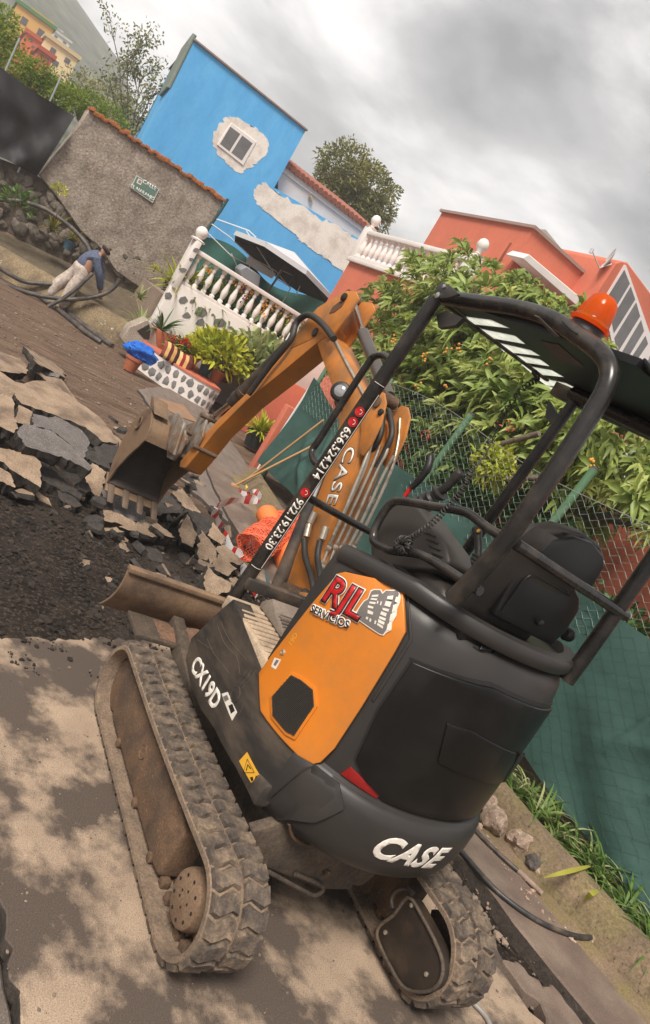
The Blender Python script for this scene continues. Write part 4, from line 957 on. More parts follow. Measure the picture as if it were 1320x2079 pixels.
# slat windows run along the front part of the roof: the roof is a frame of bars round them
def rz(x, y): return RZ+.03*(1-((y-.0)/.42)**2)*0
def onroof(x, y): return PZ(x, y, RZ)
sw = [[(945, 643), (997, 650), (1037, 668), (957, 659)], [(972, 667), (1045, 682), (1067, 700), (1000, 688)], [(1002, 694), (1076, 711), (1098, 724), (1022, 715)], [(1033, 719), (1096, 730), (1117, 745), (1052, 735)], [(1058, 741), (1120, 752), (1146, 767), (1080, 760)], [(1084, 765), (1148, 778), (1174, 791), (1108, 783)], [(1113, 787), (1170, 800), (1194, 816), (1136, 808)]]
rp = [onroof(x, y) for x, y in ((905, 618), (1140, 850), (1225, 815), (1030, 610))]
rf = MB().box((-.70, -.46, RZ+.002), (.44, .345, RZ+.026)).build('roof', PLX, EX, smooth=0)
cut = MB()
for q4 in sw: cut.prism([Vector(onroof(x, y))-Vector((0, 0, .05)) for x, y in q4], (0, 0, .15))
cuto = cut.build('cutter', PLX, None, smooth=0, recalc=True)
bpy.context.view_layer.update()
md = rf.modifiers.new('b', 'BOOLEAN'); md.object = cuto; md.operation = 'DIFFERENCE'; md.solver = 'EXACT'
dg = bpy.context.evaluated_depsgraph_get(); dg.update(); nm_ = bpy.data.meshes.new_from_object(rf.evaluated_get(dg)); rf.modifiers.clear(); rf.data = nm_
bpy.data.objects.remove(cuto)
for q4 in sw:
    pts = [onroof(x, y) for x, y in q4]; c_ = sum((Vector(p) for p in pts), Vector())/4
    MB().prism([c_+(Vector(p)-c_)*1.0+Vector((0, 0, .0025)) for p in pts], (0, 0, .003)).build('roof_window_slat', TINT, rf, smooth=0, recalc=True)
pts = [onroof(x, y)-np.array([0, 0, .0012]) for x, y in ((1098, 692), (1135, 700), (1186, 744), (1128, 732))]
MB().prism(pts, (0, 0, .003)).build('roof_label', M('dusty roof label', (.16, .13, .115), (.10, .085, .075), scale=30, rough=.7), rf, recalc=True)
pts = [onroof(x, y)-np.array([0, 0, .0012]) for x, y in ((1085, 640), (1095, 644), (1135, 684), (1126, 682))]
MB().prism(pts, (0, 0, .003)).build('roof_label', M('dusty roof label', (.16, .13, .115)), rf, recalc=True)
MB().box((-.72, -.475, RZ-.06), (.37, -.415, RZ+.012)).build('roof_side_beam', STEELB, rf, bevel=.008)
MB().box((.41, -.42, RZ-.016), (.445, .36, RZ-.002)).build('roof_front_beam', STEELB, rf, bevel=.008)
MB().prism([(-.69, .33, RZ+.02), (-.69, -.46, RZ+.02), (-.97, -.40, RZ-.10), (-.97, .27, RZ-.10)], (0, 0, .018)).build('roof_visor', BLACK, rf, bevel=.006, recalc=True)
# corner plate at the front left and bracket at the front right
cp = [PY(x, y, YL+.036) for x, y in ((882, 592), (888, 578), (898, 572), (912, 578), (932, 596), (912, 604), (893, 606))]
c_o = MB().prism(cp, (0, -.014, 0)).build('corner_plate', STEELB, EX, bevel=.003, recalc=True)
for x, y, r_ in ((902, 582, .009), (889, 600, .013)): MB().lathe([(r_, 0), (r_, .004), (r_*.6, .006)], PY(x, y, YL+.037), (0, 1, 0), 12).build('plate_bolt', M('zinc bolt', (.5, .48, .46), rough=.3, metal=.8), c_o)
cp = [PY(x, y, YR) for x, y in ((1118, 815), (1140, 848), (1128, 870), (1112, 850))]; MB().prism(cp, (0, .02, 0)).build('corner_plate', STEELB, EX, recalc=True)
cp = [PY(x, y, YL-.03) for x, y in ((886, 640), (905, 630), (940, 645), (925, 660), (890, 665))]; MB().prism(cp, (0, -.02, 0)).build('corner_gusset', STEELB, EX, recalc=True)
# beacon
bc = PY(1191, 668, .30); up_ = Vector((-.02, 0, 1))
bz = Vector((bc[0], .30, RZ+.028)); hB = PY(1222, 598, .30)[2]-bz.z
bcn = MB().lathe([(.066, -.01), (.066, .016), (.059, .034), (.057, .058)], bz, up_, 28).build('beacon', INK, EX)
AMB = M('amber beacon lens', (.95, .25, .02), (.88, .17, .012), scale=10, rough=.12, spec=.5, trans=.72, coat=.3)
MB().lathe([(.069, .055), (.071, .066), (.062, .072), (.059, .080), (.053, hB-.045), (.046, hB-.018), (.028, hB-.002), (.004, hB+.003)], bz, up_, 32).build('beacon_lens', AMB, bcn, smooth=50)
MB().lathe([(.03, .05), (.03, hB-.06), (.012, hB-.05)], bz, up_, 16).build('beacon_lamp', M('dark lamp core', (.12, .03, .01), rough=.3), bcn)
for i in range(22):
    a = 2*math.pi*i/22; c_, s_ = math.cos(a), math.sin(a)
    MB().tube([bz+Vector((c_*.0595, s_*.0595, .08)), bz+Vector((c_*.053, s_*.053, hB-.048))], .0016, 5).build('lens_rib', AMB, bcn, smooth=60)
tubes('cable_tie', [PY(x, y, .395) for x, y in ((1142, 652), (1158, 668), (1172, 678))], .003, mat=INK)
# phone number strip on the front post
fd = (Vector(flt)-Vector(flb)).normalized(); toC = (Vector(CP)-Vector(PY(640, 960, YL))).normalized(); nP = (toC-fd*toC.dot(fd)).normalized()
def postfn(px_, py_):
    q = Vector(PY(px_, py_, YL)); q = Vector(flb)+fd*(q-Vector(flb)).dot(fd)
    sd2 = nP.cross(fd).normalized(); rr_ = .0318
    def fn(u, v, w):
        a = v/rr_; return q-fd*u+(nP*math.cos(a)+sd2*math.sin(a)*-1)*(rr_+w)
    return fn
LT = dict(depth=.0006, offset=.022, ycuts=6)
text_obj('phone_number', '656.524.214', postfn(664, 905), .052, LETW, fp, space=1.0, **LT)
text_obj('phone_number', '922.19.23.30', postfn(572, 1050), .052, LETW, fp, space=1.0, **LT)
for x, y in ((724, 827), (710, 847), (614, 986)):
    f_ = postfn(x, y); b = MB(); k = 20
    b.add([f_(.021*math.cos(2*math.pi*i/k), .021*math.sin(2*math.pi*i/k), .0008) for i in range(k)]+[f_(0, 0, .0012)], [(i, (i+1) % k, k) for i in range(k)]); b.build('red_phone_disc', REDP, fp, smooth=0)
    b = MB(); b.tube([f_(.010*math.cos(a), .010*math.sin(a), .0012) for a in (0.4, 1.2, 2.0, 2.8, 3.6)], .0013, 5); b.build('disc_print', LETW, fp, smooth=0)
ln_ = [postfn(742, 778)(0, .030, .0006), postfn(515, 1130)(0, .030, .0006)]
MB().tube(ln_, .0012, 5).build('strip_edge', LETW, fp, smooth=0)
for x, y in ((760, 770), (517, 1140)): MB().tube([postfn(x, y)(0, -.02+.005*i, .0006) for i in range(11)], .0012, 5).build('strip_edge', LETW, fp, smooth=0)

# --- seat, consoles, levers
SX = -.43
st = MB().prism([(SX-.02, .19, 1.395), (SX+.40, .19, 1.395), (SX+.42, .19, 1.45), (SX+.38, .19, 1.49), (SX+.05, .19, 1.47)], (0, -.42, 0)).build('seat_cushion', VINYL, EX, bevel=.03, seg=4, recalc=True)
def seat_pt(u, v, w):
    y = -.02+(u-.5)*.44*(1-.18*max(0, v-.55)/.45); z = 1.42+.41*v; x = SX-.03-.09*v+w
    return Vector((x, y, z))
b = MB(); nu, nv = 14, 14
def padf(u, v):
    e_ = 1-max(abs(2*u-1)**5, abs(2*v-1)**6); return .085*max(0, e_)**.4
b.grid(lambda u, v: seat_pt(u, v, padf(u, v)), nu, nv); k_ = len(b.v)
b.grid(lambda u, v: seat_pt(1-u, v, -.02*max(0, 1-max(abs(2*u-1)**6, abs(2*v-1)**6))**.5), nu, nv)
b.build('seat_backrest', VINYL, EX, smooth=50)
SHL = M('seat back shell', (.010, .0095, .009), (.016, .015, .014), scale=6, rough=.42)
sx_ = SX-.145
def shellpoly(px, X, th, name, mat, bev=.012): return MB().prism([PX(x, y, X) for x, y in px], (th, 0, 0)).build(name, mat, EX, bevel=bev, seg=3, recalc=True)
shellpoly([(1098, 1118), (1118, 1098), (1168, 1092), (1206, 1104), (1228, 1130), (1230, 1150), (1204, 1195), (1196, 1208), (1150, 1180), (1092, 1140)], SX-.13, .05, 'headrest_shell', SHL)
shellpoly([(1062, 1096), (1090, 1080), (1140, 1072), (1190, 1086), (1222, 1110), (1232, 1142), (1218, 1140), (1180, 1098), (1120, 1098), (1098, 1120), (1074, 1128)], SX-.09, .07, 'headrest_pad', VINYL, .02)
bk = shellpoly([(1010, 1238), (1040, 1180), (1062, 1152), (1095, 1148), (1170, 1196), (1180, 1215), (1178, 1240), (1150, 1285), (1120, 1312), (1060, 1282), (1002, 1252)], SX-.10, .05, 'seat_back_shell', SHL)
MB().tube(smooth_path([PX(x, y, SX-.104) for x, y in ((1020, 1240), (1062, 1180), (1082, 1168), (1110, 1180), (1156, 1208))], 4), .006, 6).build('shell_rib', SHL, bk, smooth=60)
MB().tube([PX(x, y, SX-.104) for x, y in ((1085, 1165), (1110, 1172), (1152, 1200), (1154, 1208))], .004, 6).build('seat_strap', CHAR, bk, smooth=60)
MB().lathe([(.014, 0), (.014, .02), (.008, .024)], PX(1092, 1260, SX-.10), (-1, 0, 0), 14).build('shell_knob', SHL, bk)
MB().lathe([(.024, -.02), (.027, -.01), (.022, 0), (.027, .01), (.02, .02)], PX(1152, 1288, SX-.06), (0, 1, 0), 14).build('recline_knob', INK, EX)
# left console
cq = [PY(x, y, .22) for x, y in ((752, 1142), (750, 1100), (768, 1056), (798, 1016), (822, 1012), (852, 1030), (880, 1070), (905, 1105), (912, 1140), (890, 1160), (820, 1155))]
con = MB().prism(cq, (0, -.14, 0)).build('left_console', M('grey console plastic', (.052, .045, .040), (.044, .038, .034), scale=6, rough=.5, bump=.15, bscale=220), EX, bevel=.015, seg=3, recalc=True)
for i in range(4):
    MB().bar(PY(862+5*i, 1080+14*i, .222), PY(884+5*i, 1090+14*i, .222), .004, .004).build('console_rib', INK, con)
ar = [PY(x, y, .30) for x, y in ((1035, 1100), (985, 1068), (945, 1040), (880, 1028), (820, 1018), (795, 1022), (772, 1052), (758, 1088), (765, 1105), (795, 1118), (850, 1125), (900, 1152), (955, 1188), (975, 1200))]
tubes('console_guard', ar, .0165)
def stick_(name, px, Y, rad, mat, parent=EX): return MB().tube(smooth_path([PY(x, y, Y) for x, y in px], 4), rad, 12).build(name, mat, parent, smooth=60)
stick_('lever_rod', [(822, 1008), (836, 988)], .16, .009, REDP)
stick_('lever_grip', [(836, 990), (850, 976), (866, 955), (872, 940), (874, 922)], .16, [.013]*4+[.015]*4+[.017]*4+[.016]*4+[.010], INK)
stick_('joystick', [(888, 1002), (905, 990), (925, 970), (936, 956)], .14, [.017]*4+[.018]*4+[.020]*4+[.012], CHAR)
for i in range(4):
    q = PY(848+13*i, 1032-9*i, .14); ax_ = Vector(PY(905, 990, .14))-Vector(PY(850, 1030, .14))
    MB().lathe([(.045-.006*i, 0), (.048-.006*i, .012), (.040-.006*i, .022)], q, ax_, 20).build('joystick_boot', CHAR, EX)
MB().lathe([(.034, 0), (.036, .01), (.02, .014)], PY(890, 1003, .14), Vector(PY(905, 990, .14))-Vector(PY(890, 1003, .14)), 16).build('joystick_collar', CHAR, EX)
# right joystick and display
stick_('joystick', [(970, 1142), (972, 1110), (970, 1085), (966, 1072)], -.12, [.016]*8+[.02]*4+[.016], CHAR)
for i in range(3): MB().lathe([(.04-.008*i, 0), (.042-.008*i, .012), (.034-.008*i, .018)], PY(968, 1152-9*i, -.12), (0, 0, 1), 18).build('joystick_boot', CHAR, EX)
MB().lathe([(.008, 0), (.008, .004)], PY(972, 1078, -.10), (0, 1, .2), 10).build('joystick_button', YELD, EX)
dsp = MB().prism([PX(x, y, .02) for x, y in ((884, 1100), (893, 1092), (915, 1098), (940, 1118), (940, 1138), (925, 1145), (905, 1138), (888, 1120))], (.05, 0, 0)).build('display', M('grey display case', (.35, .34, .33), rough=.35), EX, bevel=.008, recalc=True)
MB().prism([PX(x, y, .017) for x, y in ((912, 1106), (924, 1108), (938, 1122), (936, 1136), (922, 1136), (914, 1122))], (.004, 0, 0)).build('display_screen', M('pale screen', (.82, .80, .78), rough=.15), dsp, recalc=True)
MB().prism([PY(x, y, .10) for x, y in ((840, 1158), (870, 1120), (910, 1150), (960, 1172), (985, 1200), (940, 1210))], (0, -.30, 0)).build('seat_base', INK, EX, bevel=.01, recalc=True)
MB().box((-.60, -.34, 1.37), (-.10, .22, 1.425)).build('seat_plinth', BLACK, EX, bevel=.015)
MB().box((-.12, -.49, .80), (.36, -.24, 1.22)).build('right_cover', CHAR, EX, bevel=.03, seg=3)
MB().box((-.10, -.47, 1.22), (.12, -.26, 1.36)).build('right_console', CHAR, EX, bevel=.02, seg=3)
# coiled cable
def coil(px, Y, n, r, rw, name):
    path = smooth_path([PY(x, y, Y[i] if isinstance(Y, list) else Y) for i, (x, y) in enumerate(px)], 30); pts = []; k = len(path)
    for i, p in enumerate(path):
        d = (path[min(i+1, k-1)]-path[max(i-1, 0)]); _, s_, u_ = frame_of(d)
        nxt = path[min(i+1, k-1)]
        for j in range(3):
            t = (i+j/3)/k; a = 2*math.pi*n*t; pts.append(p.lerp(nxt, j/3)+s_*(r*math.cos(a))+u_*(r*math.sin(a)))
    return MB().tube(pts, rw, 5).build(name, RUBH, EX, smooth=60)
coil([(955, 960), (935, 1000), (905, 1035), (868, 1070), (830, 1095), (815, 1105)], .31, 34, .010, .0032, 'coiled_cable')
coil([(815, 1095), (830, 1100), (822, 1118), (806, 1108), (815, 1095)], .325, 12, .013, .0035, 'coiled_cable')
coil([(955, 958), (985, 915), (1015, 850), (1060, 790), (1090, 770), (1085, 755)], [.31, .2, .1, .1, .1, .1], 26, .009, .0028, 'coiled_cable')

# --- boom, arm, bucket
BY = -.02; BT = .15
def bp(px, Y=BY): return [PY(x, y, Y) for x, y in px]
bo = [(580, 1215), (583, 1180), (600, 1128), (640, 1018), (676, 925), (688, 862), (677, 790), (656, 735), (641, 690), (646, 672), (660, 668), (674, 680), (720, 775), (742, 812), (748, 850), (738, 905), (716, 965), (704, 995), (664, 1080), (650, 1110), (640, 1170), (634, 1218)]
boom = MB().prism(bp(bo), (0, -BT, 0)).build('boom', ORANGD, EX, bevel=.006, recalc=True)
ear = [(736, 815), (752, 812), (772, 797), (784, 800), (788, 820), (778, 862), (758, 905), (742, 928), (732, 920), (738, 880)]
for dy in (.004, -.165): MB().prism([Vector(p)+Vector((0, dy, 0)) for p in bp(ear)], (0, .014, 0)).build('boom_ear', ORANGD, boom, bevel=.003, recalc=True)
for x, y, r_ in ((768, 818, .030), (775, 838, .018)):
    MB().lathe([(r_, 0), (r_, .012), (r_*.7, .016)], PY(x, y, BY+.014), (0, 1, 0), 18).build('boom_pin', RUSTY if r_ > .02 else INK, boom)
q = PY(642, 676, BY+.002); MB().lathe([(.030, -.17), (.030, .012), (.022, .018)], q, (0, 1, 0), 18).build('arm_pin', STEELB, boom)
bx = Vector(PY(672, 1020, BY))-Vector(PY(712, 912, BY)); bu = Vector(PY(720, 975, BY))-Vector(PY(680, 960, BY))
text_obj('boom_lettering_edge', 'CASE', planefn(Vector(PY(691, 966, BY))+Vector((0, .0005, 0)), bx, bu), .128, INK, boom, offset=.035, depth=.001, space=1.05, stretch=1.04)
text_obj('boom_lettering', 'CASE', planefn(Vector(PY(691, 966, BY))+Vector((0, .0018, 0)), bx, bu), .128, LETW, boom, offset=.012, depth=.001, space=1.05, stretch=1.04)
# boom cylinder below the boom, hoses and pipes
tubes('boom_cylinder', bp([(574, 1195), (596, 1130), (640, 1010)], BY+.01), [.038]*11, mat=STEELB) if False else MB().tube(bp([(560, 1205), (640, 1010)], BY-.03), .042, 16).build('boom_cylinder', STEELB, EX, smooth=60)
MB().tube(bp([(640, 1010), (664, 950)], BY-.03), .022, 14).build('boom_cylinder_rod', CHROME, EX, smooth=60)
MB().lathe([(.06, -.05), (.06, .05), (.045, .06)], PY(592, 1212, BY+.03), (0, 1, 0), 24).build('boom_foot_pin', RUSTY, EX)
MB().prism(bp([(560, 1215), (575, 1195), (640, 1205), (668, 1240), (640, 1300), (570, 1300)], BY+.03), (0, -.2, 0)).build('swing_bracket', ORANGR, EX, bevel=.01, recalc=True)
MB().lathe([(.09, .50), (.09, .92), (.06, .95)], (.60, -.09, 0), (0, 0, 1), 24).build('swing_post', STEELB, EX)
PB = [((652, 1158), (664, 1120), (690, 1062), (742, 948), (752, 900)), ((664, 1160), (678, 1118), (706, 1056), (754, 950), (772, 905)), ((676, 1162), (690, 1120), (720, 1058), (766, 955), (782, 925), (790, 900)), ((688, 1163), (702, 1124), (733, 1062), (778, 965), (800, 925)), ((698, 1150), (714, 1118), (746, 1060), (792, 960), (808, 900), (812, 850))]
for i, pb in enumerate(PB):
    yy = BY-.035-.028*i; pts = bp(pb, yy)
    tubes('hydraulic_pipe', pts, .0088, mat=ZINC, n=10)
    for t in (0, 1):
        a, c_ = Vector(pts[t]), Vector(pts[t+1]); d = (c_-a).normalized()
        MB().lathe([(.011, 0), (.014, .004), (.014, .022), (.011, .026), (.013, .03), (.013, .045)], a+d*.005, d, 6).build('pipe_fitting', ZINC, EX)
for y0_, y1_ in (((700, 985), (760, 1018)), ((655, 1082), (716, 1108))):
    a = PY(*y0_, BY-.02); c_ = PY(*y1_, BY-.18); MB().bar(a, c_, .012, .03, up=(.3, 0, 1)).build('pipe_clamp', ZINC, EX, bevel=.002)
tubes('hydraulic_pipe', bp([(678, 1086), (718, 994), (757, 890), (757, 838), (738, 800), (703, 735), (675, 680)], BY-.004), .010, mat=ZINC, n=10)
for i, px in enumerate(([(772, 820), (776, 850), (770, 890), (745, 925), (738, 945)], [(790, 835), (796, 880), (780, 920), (765, 950)], [(690, 650), (685, 680), (700, 710), (716, 740)], [(668, 640), (678, 672), (690, 712), (712, 756)])):
    tubes('hydraulic_hose', bp(px, BY-.06-.03*i), .016, mat=RUBH, n=10)
for i in range(7): tubes('hydraulic_hose', bp([(645+10*i, 1165+(i % 3)*4), (650+9*i, 1190), (640+6*i, 1225), (636+4*i, 1262)], BY-.04-.025*i), .013, mat=RUBH, n=8)
tubes('hydraulic_hose', bp([(618, 1095), (620, 1130), (632, 1170), (640, 1215)], BY+.03), .016, mat=RUBH)
tubes('hydraulic_hose', bp([(650, 1098), (645, 1130), (650, 1170), (648, 1215)], BY+.03), .016, mat=RUBH)
for px in ([(640, 1040), (630, 1062)], [(628, 1065), (622, 1090)], [(662, 1070), (654, 1095)]): MB().tube(bp(px, BY+.03), .018, 10).build('hose_sleeve', ZINC, EX, smooth=60)
# work lamp on the boom
lam = MB().lathe([(.018, 0), (.05, .02), (.056, .05), (.05, .06), (.035, .066)], PY(694, 800, BY+.02), (-.7, .7, .2), 20).build('work_lamp', INK, EX)
MB().lathe([(.044, .058), (.03, .068), (.005, .072)], PY(694, 800, BY+.02), (-.7, .7, .2), 20).build('lamp_glass', M('lamp glass', (.25, .25, .26), rough=.08, spec=.8), lam)
MB().tube(bp([(685, 815), (690, 832)], BY+.015), .018, 10).build('lamp_bracket', STEELB, lam)
# arm cylinder
MB().tube(bp([(716, 606), (738, 680)], BY-.075), .017, 14).build('arm_cylinder_rod', CHROME, EX, smooth=60)
MB().tube(bp([(737, 676), (789, 806)], BY-.075), .036, 18).build('arm_cylinder', CYLM, EX, smooth=60)
for x, y in ((716, 606), (788, 812)): MB().lathe([(.034, -.05), (.034, .05)], PY(x, y, BY-.075), (0, 1, 0), 18).build('cylinder_eye', RUSTY, EX)
# arm
am = [(660, 648), (640, 640), (626, 645), (600, 682), (556, 735), (507, 792), (440, 855), (392, 905), (366, 936), (364, 948), (376, 950), (398, 925), (440, 872), (501, 812), (575, 753), (638, 700), (662, 682), (672, 664)]
arm = MB().prism(bp(am, BY+.005), (0, -.135, 0)).build('arm', ORANGA, EX, bevel=.006, recalc=True)
MB().prism(bp([(722, 592), (705, 590), (690, 597), (645, 624), (626, 645), (600, 682), (590, 708), (628, 690), (652, 676), (668, 690), (706, 640), (728, 606)], BY+.008), (0, -.013, 0)).build('arm_side_plate', ORANGD, arm, bevel=.002, recalc=True)
MB().prism([Vector(p)+Vector((0, -.128, 0)) for p in bp([(722, 592), (705, 590), (690, 597), (645, 624), (626, 645), (652, 676), (668, 690), (706, 640), (728, 606)], BY+.008)], (0, -.013, 0)).build('arm_side_plate', ORANGD, arm, bevel=.002, recalc=True)
sl2 = [(668, 636), (676, 622), (690, 612), (700, 612), (694, 622), (678, 634)]
MB().prism(bp(sl2, BY+.011), (0, -.003, 0)).build('arm_slot', M('slot shade', (.12, .06, .03), rough=.9), arm, recalc=True)
MB().prism([Vector(p)+Vector((0, 0, .003)) for p in bp([(560, 733), (507, 795), (440, 861), (412, 890)], BY+.0)]+[Vector(p)+Vector((0, -.125, .003)) for p in reversed(bp([(560, 733), (507, 795), (440, 861), (412, 890)], BY+.0))], (0, 0, -.006)).build('arm_top_plate', ORANGD, arm, recalc=True)
q = PY(700, 604, BY+.01); MB().lathe([(.026, 0), (.026, .012), (.016, .018)], q, (0, 1, 0), 16).build('arm_end_pin', INK, arm)
tubes('arm_hose', bp([(505, 800), (548, 742), (590, 690), (600, 660), (612, 645), (630, 640), (655, 658), (678, 688)], BY+.05), .020, mat=RUBH, n=12)
tubes('arm_hose', bp([(520, 832), (552, 800), (590, 760), (612, 735)], BY-.12), .020, mat=RUBH, n=12)
MB().tube(bp([(586, 700), (470, 818)], BY-.02), .038, 16).build('bucket_cylinder', STEELB, EX, smooth=60)
MB().tube(bp([(472, 816), (418, 858)], BY-.02), .019, 14).build('bucket_cylinder_rod', CHROME, EX, smooth=60)
for x, y, r_ in ((492, 796, .045), (480, 806, .042)): MB().lathe([(r_, -.015), (r_, .015)], PY(x, y, BY-.02), Vector(bp([(586, 700)])[0])-Vector(bp([(470, 818)])[0]), 16).build('cylinder_collar', STEELB, EX)
LINKM = M('worn bluish steel', (.30, .29, .27), (.22, .17, .12), scale=12, rough=.5, metal=.4, dirt=(.2, .11, .06), damt=.4, dscale=12)
MB().prism(bp([(406, 838), (416, 832), (420, 845), (410, 885), (396, 912), (384, 905), (392, 870)], BY+.03), (0, -.02, 0)).build('lever_link', LINKM, EX, bevel=.004, recalc=True)
MB().prism(bp([(406, 838), (416, 832), (420, 845), (410, 885), (396, 912), (384, 905), (392, 870)], BY-.15), (0, -.02, 0)).build('lever_link', LINKM, EX, bevel=.004, recalc=True)
for dy in (.055, -.02):
    MB().prism(bp([(350, 858), (362, 850), (372, 862), (376, 892), (362, 920), (350, 934), (338, 928), (340, 900)], BY+dy), (0, -.022, 0)).build('bucket_link', LINKM, EX, bevel=.005, recalc=True)
for x, y in ((360, 868), (352, 918), (408, 842), (392, 905)):
    MB().tube([PY(x, y, BY+.075), PY(x, y, BY+.075)+np.array([0, -.19, 0])], .016, 12).build('link_pin', RUSTY, EX, smooth=60)
# bucket: profile in X,Z, opening towards the machine
BKM = M('scoured bucket steel', (.20, .12, .066), (.27, .195, .13), scale=7, rough=.62, metal=.25, bump=.3, bscale=90, dirt=(.13, .075, .045), damt=.42, dscale=7)
BIN = M('dark bucket inside', (.035, .027, .022), (.06, .044, .034), scale=9, rough=.8, bump=.4, bscale=70)
bpf = smooth_path([(3.02, 0, .735), (3.055, 0, .84), (3.17, 0, .915), (3.29, 0, .905), (3.40, 0, .82), (3.46, 0, .66), (3.45, 0, .49), (3.40, 0, .36), (3.30, 0, .245)], 4)
YB0, YB1 = .20, -.23
bkt = MB(); n_ = len(bpf); TH = .014
inn = []
for i, p in enumerate(bpf):
    t = bpf[min(i+1, n_-1)]-bpf[max(i-1, 0)]; t.normalize(); inn.append(p+Vector((-t.z, 0, t.x))*-TH)
bkt.cm = 0; bkt.add([(p.x, y, p.z) for p in bpf for y in (YB0, YB1)], [(2*i, 2*i+1, 2*i+3, 2*i+2) for i in range(n_-1)])
bkt.cm = 1; bkt.add([(p.x, y, p.z) for p in inn for y in (YB0, YB1)], [(2*i+1, 2*i, 2*i+2, 2*i+3) for i in range(n_-1)])
bucket = bkt.build('bucket', [BKM, BIN], EX, smooth=40)
sidep = [(p.x, p.z) for p in bpf]+[(3.27, .38), (3.17, .54), (3.07, .66)]
for y, th in ((YB0+.014, -.014), (YB1, -.014)):
    MB().prism([(x, y, z) for x, z in sidep], (0, th, 0)).build('bucket_side_plate', BKM, bucket, bevel=.002, seg=1, recalc=True)
MB().prism([(3.40, YB0+.016, .300), (3.405, YB0+.016, .284), (3.255, YB0+.016, .190), (3.245, YB0+.016, .200)], (0, YB1-YB0-.032, 0)).build('cutting_edge', BKM, bucket, bevel=.003, recalc=True)
for i in range(4):
    y = YB0-.025-i*(YB0-YB1-.05)/3
    MB().prism([(3.36, y+.024, .262), (3.33, y+.024, .272), (3.215, y+.018, .195), (3.165, y+.012, .145), (3.20, y+.014, .155), (3.30, y+.028, .205)], (0, -.052, 0)).build('tooth', M('scoured tooth steel', (.15, .105, .07), (.09, .06, .042), scale=14, rough=.7), bucket, bevel=.006, recalc=True)
for y in (.06, -.10): MB().prism([(2.78, y, .78), (2.92, y, .76), (3.25, y, .93), (3.10, y, 1.02), (2.90, y, 1.0)], (0, -.02, 0)).build('bucket_ear', LINKM, bucket, bevel=.004, recalc=True)
MB().prism([(3.10, YB0+.016, .93), (3.27, YB0+.016, .94), (3.36, YB0+.016, 1.0), (3.28, YB0+.016, 1.01)], (0, -.12, 0)).build('bucket_cutter', BKM, bucket, bevel=.004, recalc=True)
q = (3.28, YB0+.017, .78); MB().tube([Vector(q)+Vector((.03*math.cos(a), .004, .05*math.sin(a))) for a in np.linspace(0, 5.5, 12)], .008, 6).build('lifting_eye', RUSTY, bucket, smooth=60)
# ------------------------------------------------------------------ walls and houses
def prj(name, px, X, depth, mat, parent=None, bevel=0, jagamt=0, nj=4, seed=3, off=0.0):
    """outline seen in the photo standing on the upright plane X, with depth behind it"""
    pts = [Vector(PX(x, y, X-off)) for x, y in px]
    if jagamt:
        pts = jag(pts, jagamt, nj, random.Random(seed))
        for p in pts: p.x = X-off
    return MB().prism(pts, (depth, 0, 0)).build(name, mat, parent, bevel=bevel, seg=1, recalc=True)
RENDER = M('rough cement render', (.40, .335, .275), (.28, .23, .19), scale=2.2, rough=.97, bump=1, bscale=16, dirt=(.17, .135, .11), damt=.34, dscale=3.2, dsoft=.15, speck=((.50, .43, .36), 14, .62))
RUBBLE = M('dark wall stones', (.12, .095, .078), (.20, .165, .135), scale=4, rough=.95, bump=1, bscale=14, dirt=(.07, .06, .04), damt=.4, dscale=3)
XP = 16.0
pw = empty('ruined_wall', (XP, -1.6, .8), 'rough grey rendered wall with an orange lichen topped coping and street sign', 'wall')
body = [(180, 222), (230, 256), (300, 303), (370, 352), (455, 410), (438, 440), (405, 488), (360, 560), (345, 590), (310, 600), (270, 575), (235, 550), (205, 505), (165, 470), (130, 420), (80, 355), (128, 296)]
prj('wall_body', body, XP, .45, RENDER, pw, jagamt=.03, bevel=.02)
prj('wall_base', [(60, 345), (360, 560), (352, 640), (200, 640), (-40, 470), (-60, 300)], XP+.12, .4, M('earthy wall core', (.14, .105, .08), (.09, .07, .055), scale=5, rough=1, bump=1, bscale=12), pw)
COPE = M('orange lichen coping', (.45, .135, .028), (.24, .09, .035), scale=22, rough=.95, bump=1, bscale=30, speck=((.14, .09, .05), 26, .55))
rr_ = random.Random(9)
for i in range(34):
    t = (i+.5)/34; a = Vector(PX(182, 222, XP)).lerp(Vector(PX(455, 408, XP)), t); s = .055+.02*rr_.random()
    b = MB(); b.box((a.x-.06, a.y-s, a.z-.03), (a.x+.40, a.y+s, a.z+.03+.05*rr_.random()), rot=Matrix.Rotation(rr_.uniform(-.2, .2), 3, 'X')@Matrix.Rotation(rr_.uniform(-.15, .15), 3, 'Y'))
    b.build('coping_tile', COPE, pw, bevel=.015)
sp0 = None
def stone_mesh(seed):
    bm = bmesh.new(); bmesh.ops.create_icosphere(bm, subdivisions=2, radius=1)
    for v in bm.verts:
        d = v.co.normalized(); v.co = Vector((d.x*.55, d.y, d.z*.72))*(1+.35*noise.noise(d*1.6+Vector((seed*5.3, 0, 0))))
    me = bpy.data.meshes.new('stone'); bm.to_mesh(me); bm.free(); me.materials.append(RUBBLE); me.shade_smooth(); me.set_sharp_from_angle(angle=.55); return me
SM = [stone_mesh(i) for i in range(8)]
def wall_stone(px, py, X, s, parent, i):
    q = PX(px, py, X); o = place('stone', SM[i % 8], q, parent); o.rotation_euler = (rr_.uniform(0, 6.28), 0, rr_.uniform(-.4, .4)); k = s*rr_.uniform(.7, 1.25); o.scale = (k, k*rr_.uniform(.9, 1.4), k)
n_ = 0
for i in range(150):
    u = rr_.uniform(0, 1); v_ = rr_.uniform(0, 1)
    x = -30+u*380; y = 318+u*215+v_*(130-60*u)
    if 150 < x < 240 and y < 480: continue
    wall_stone(x, y, XP+.10, .15, pw, i)
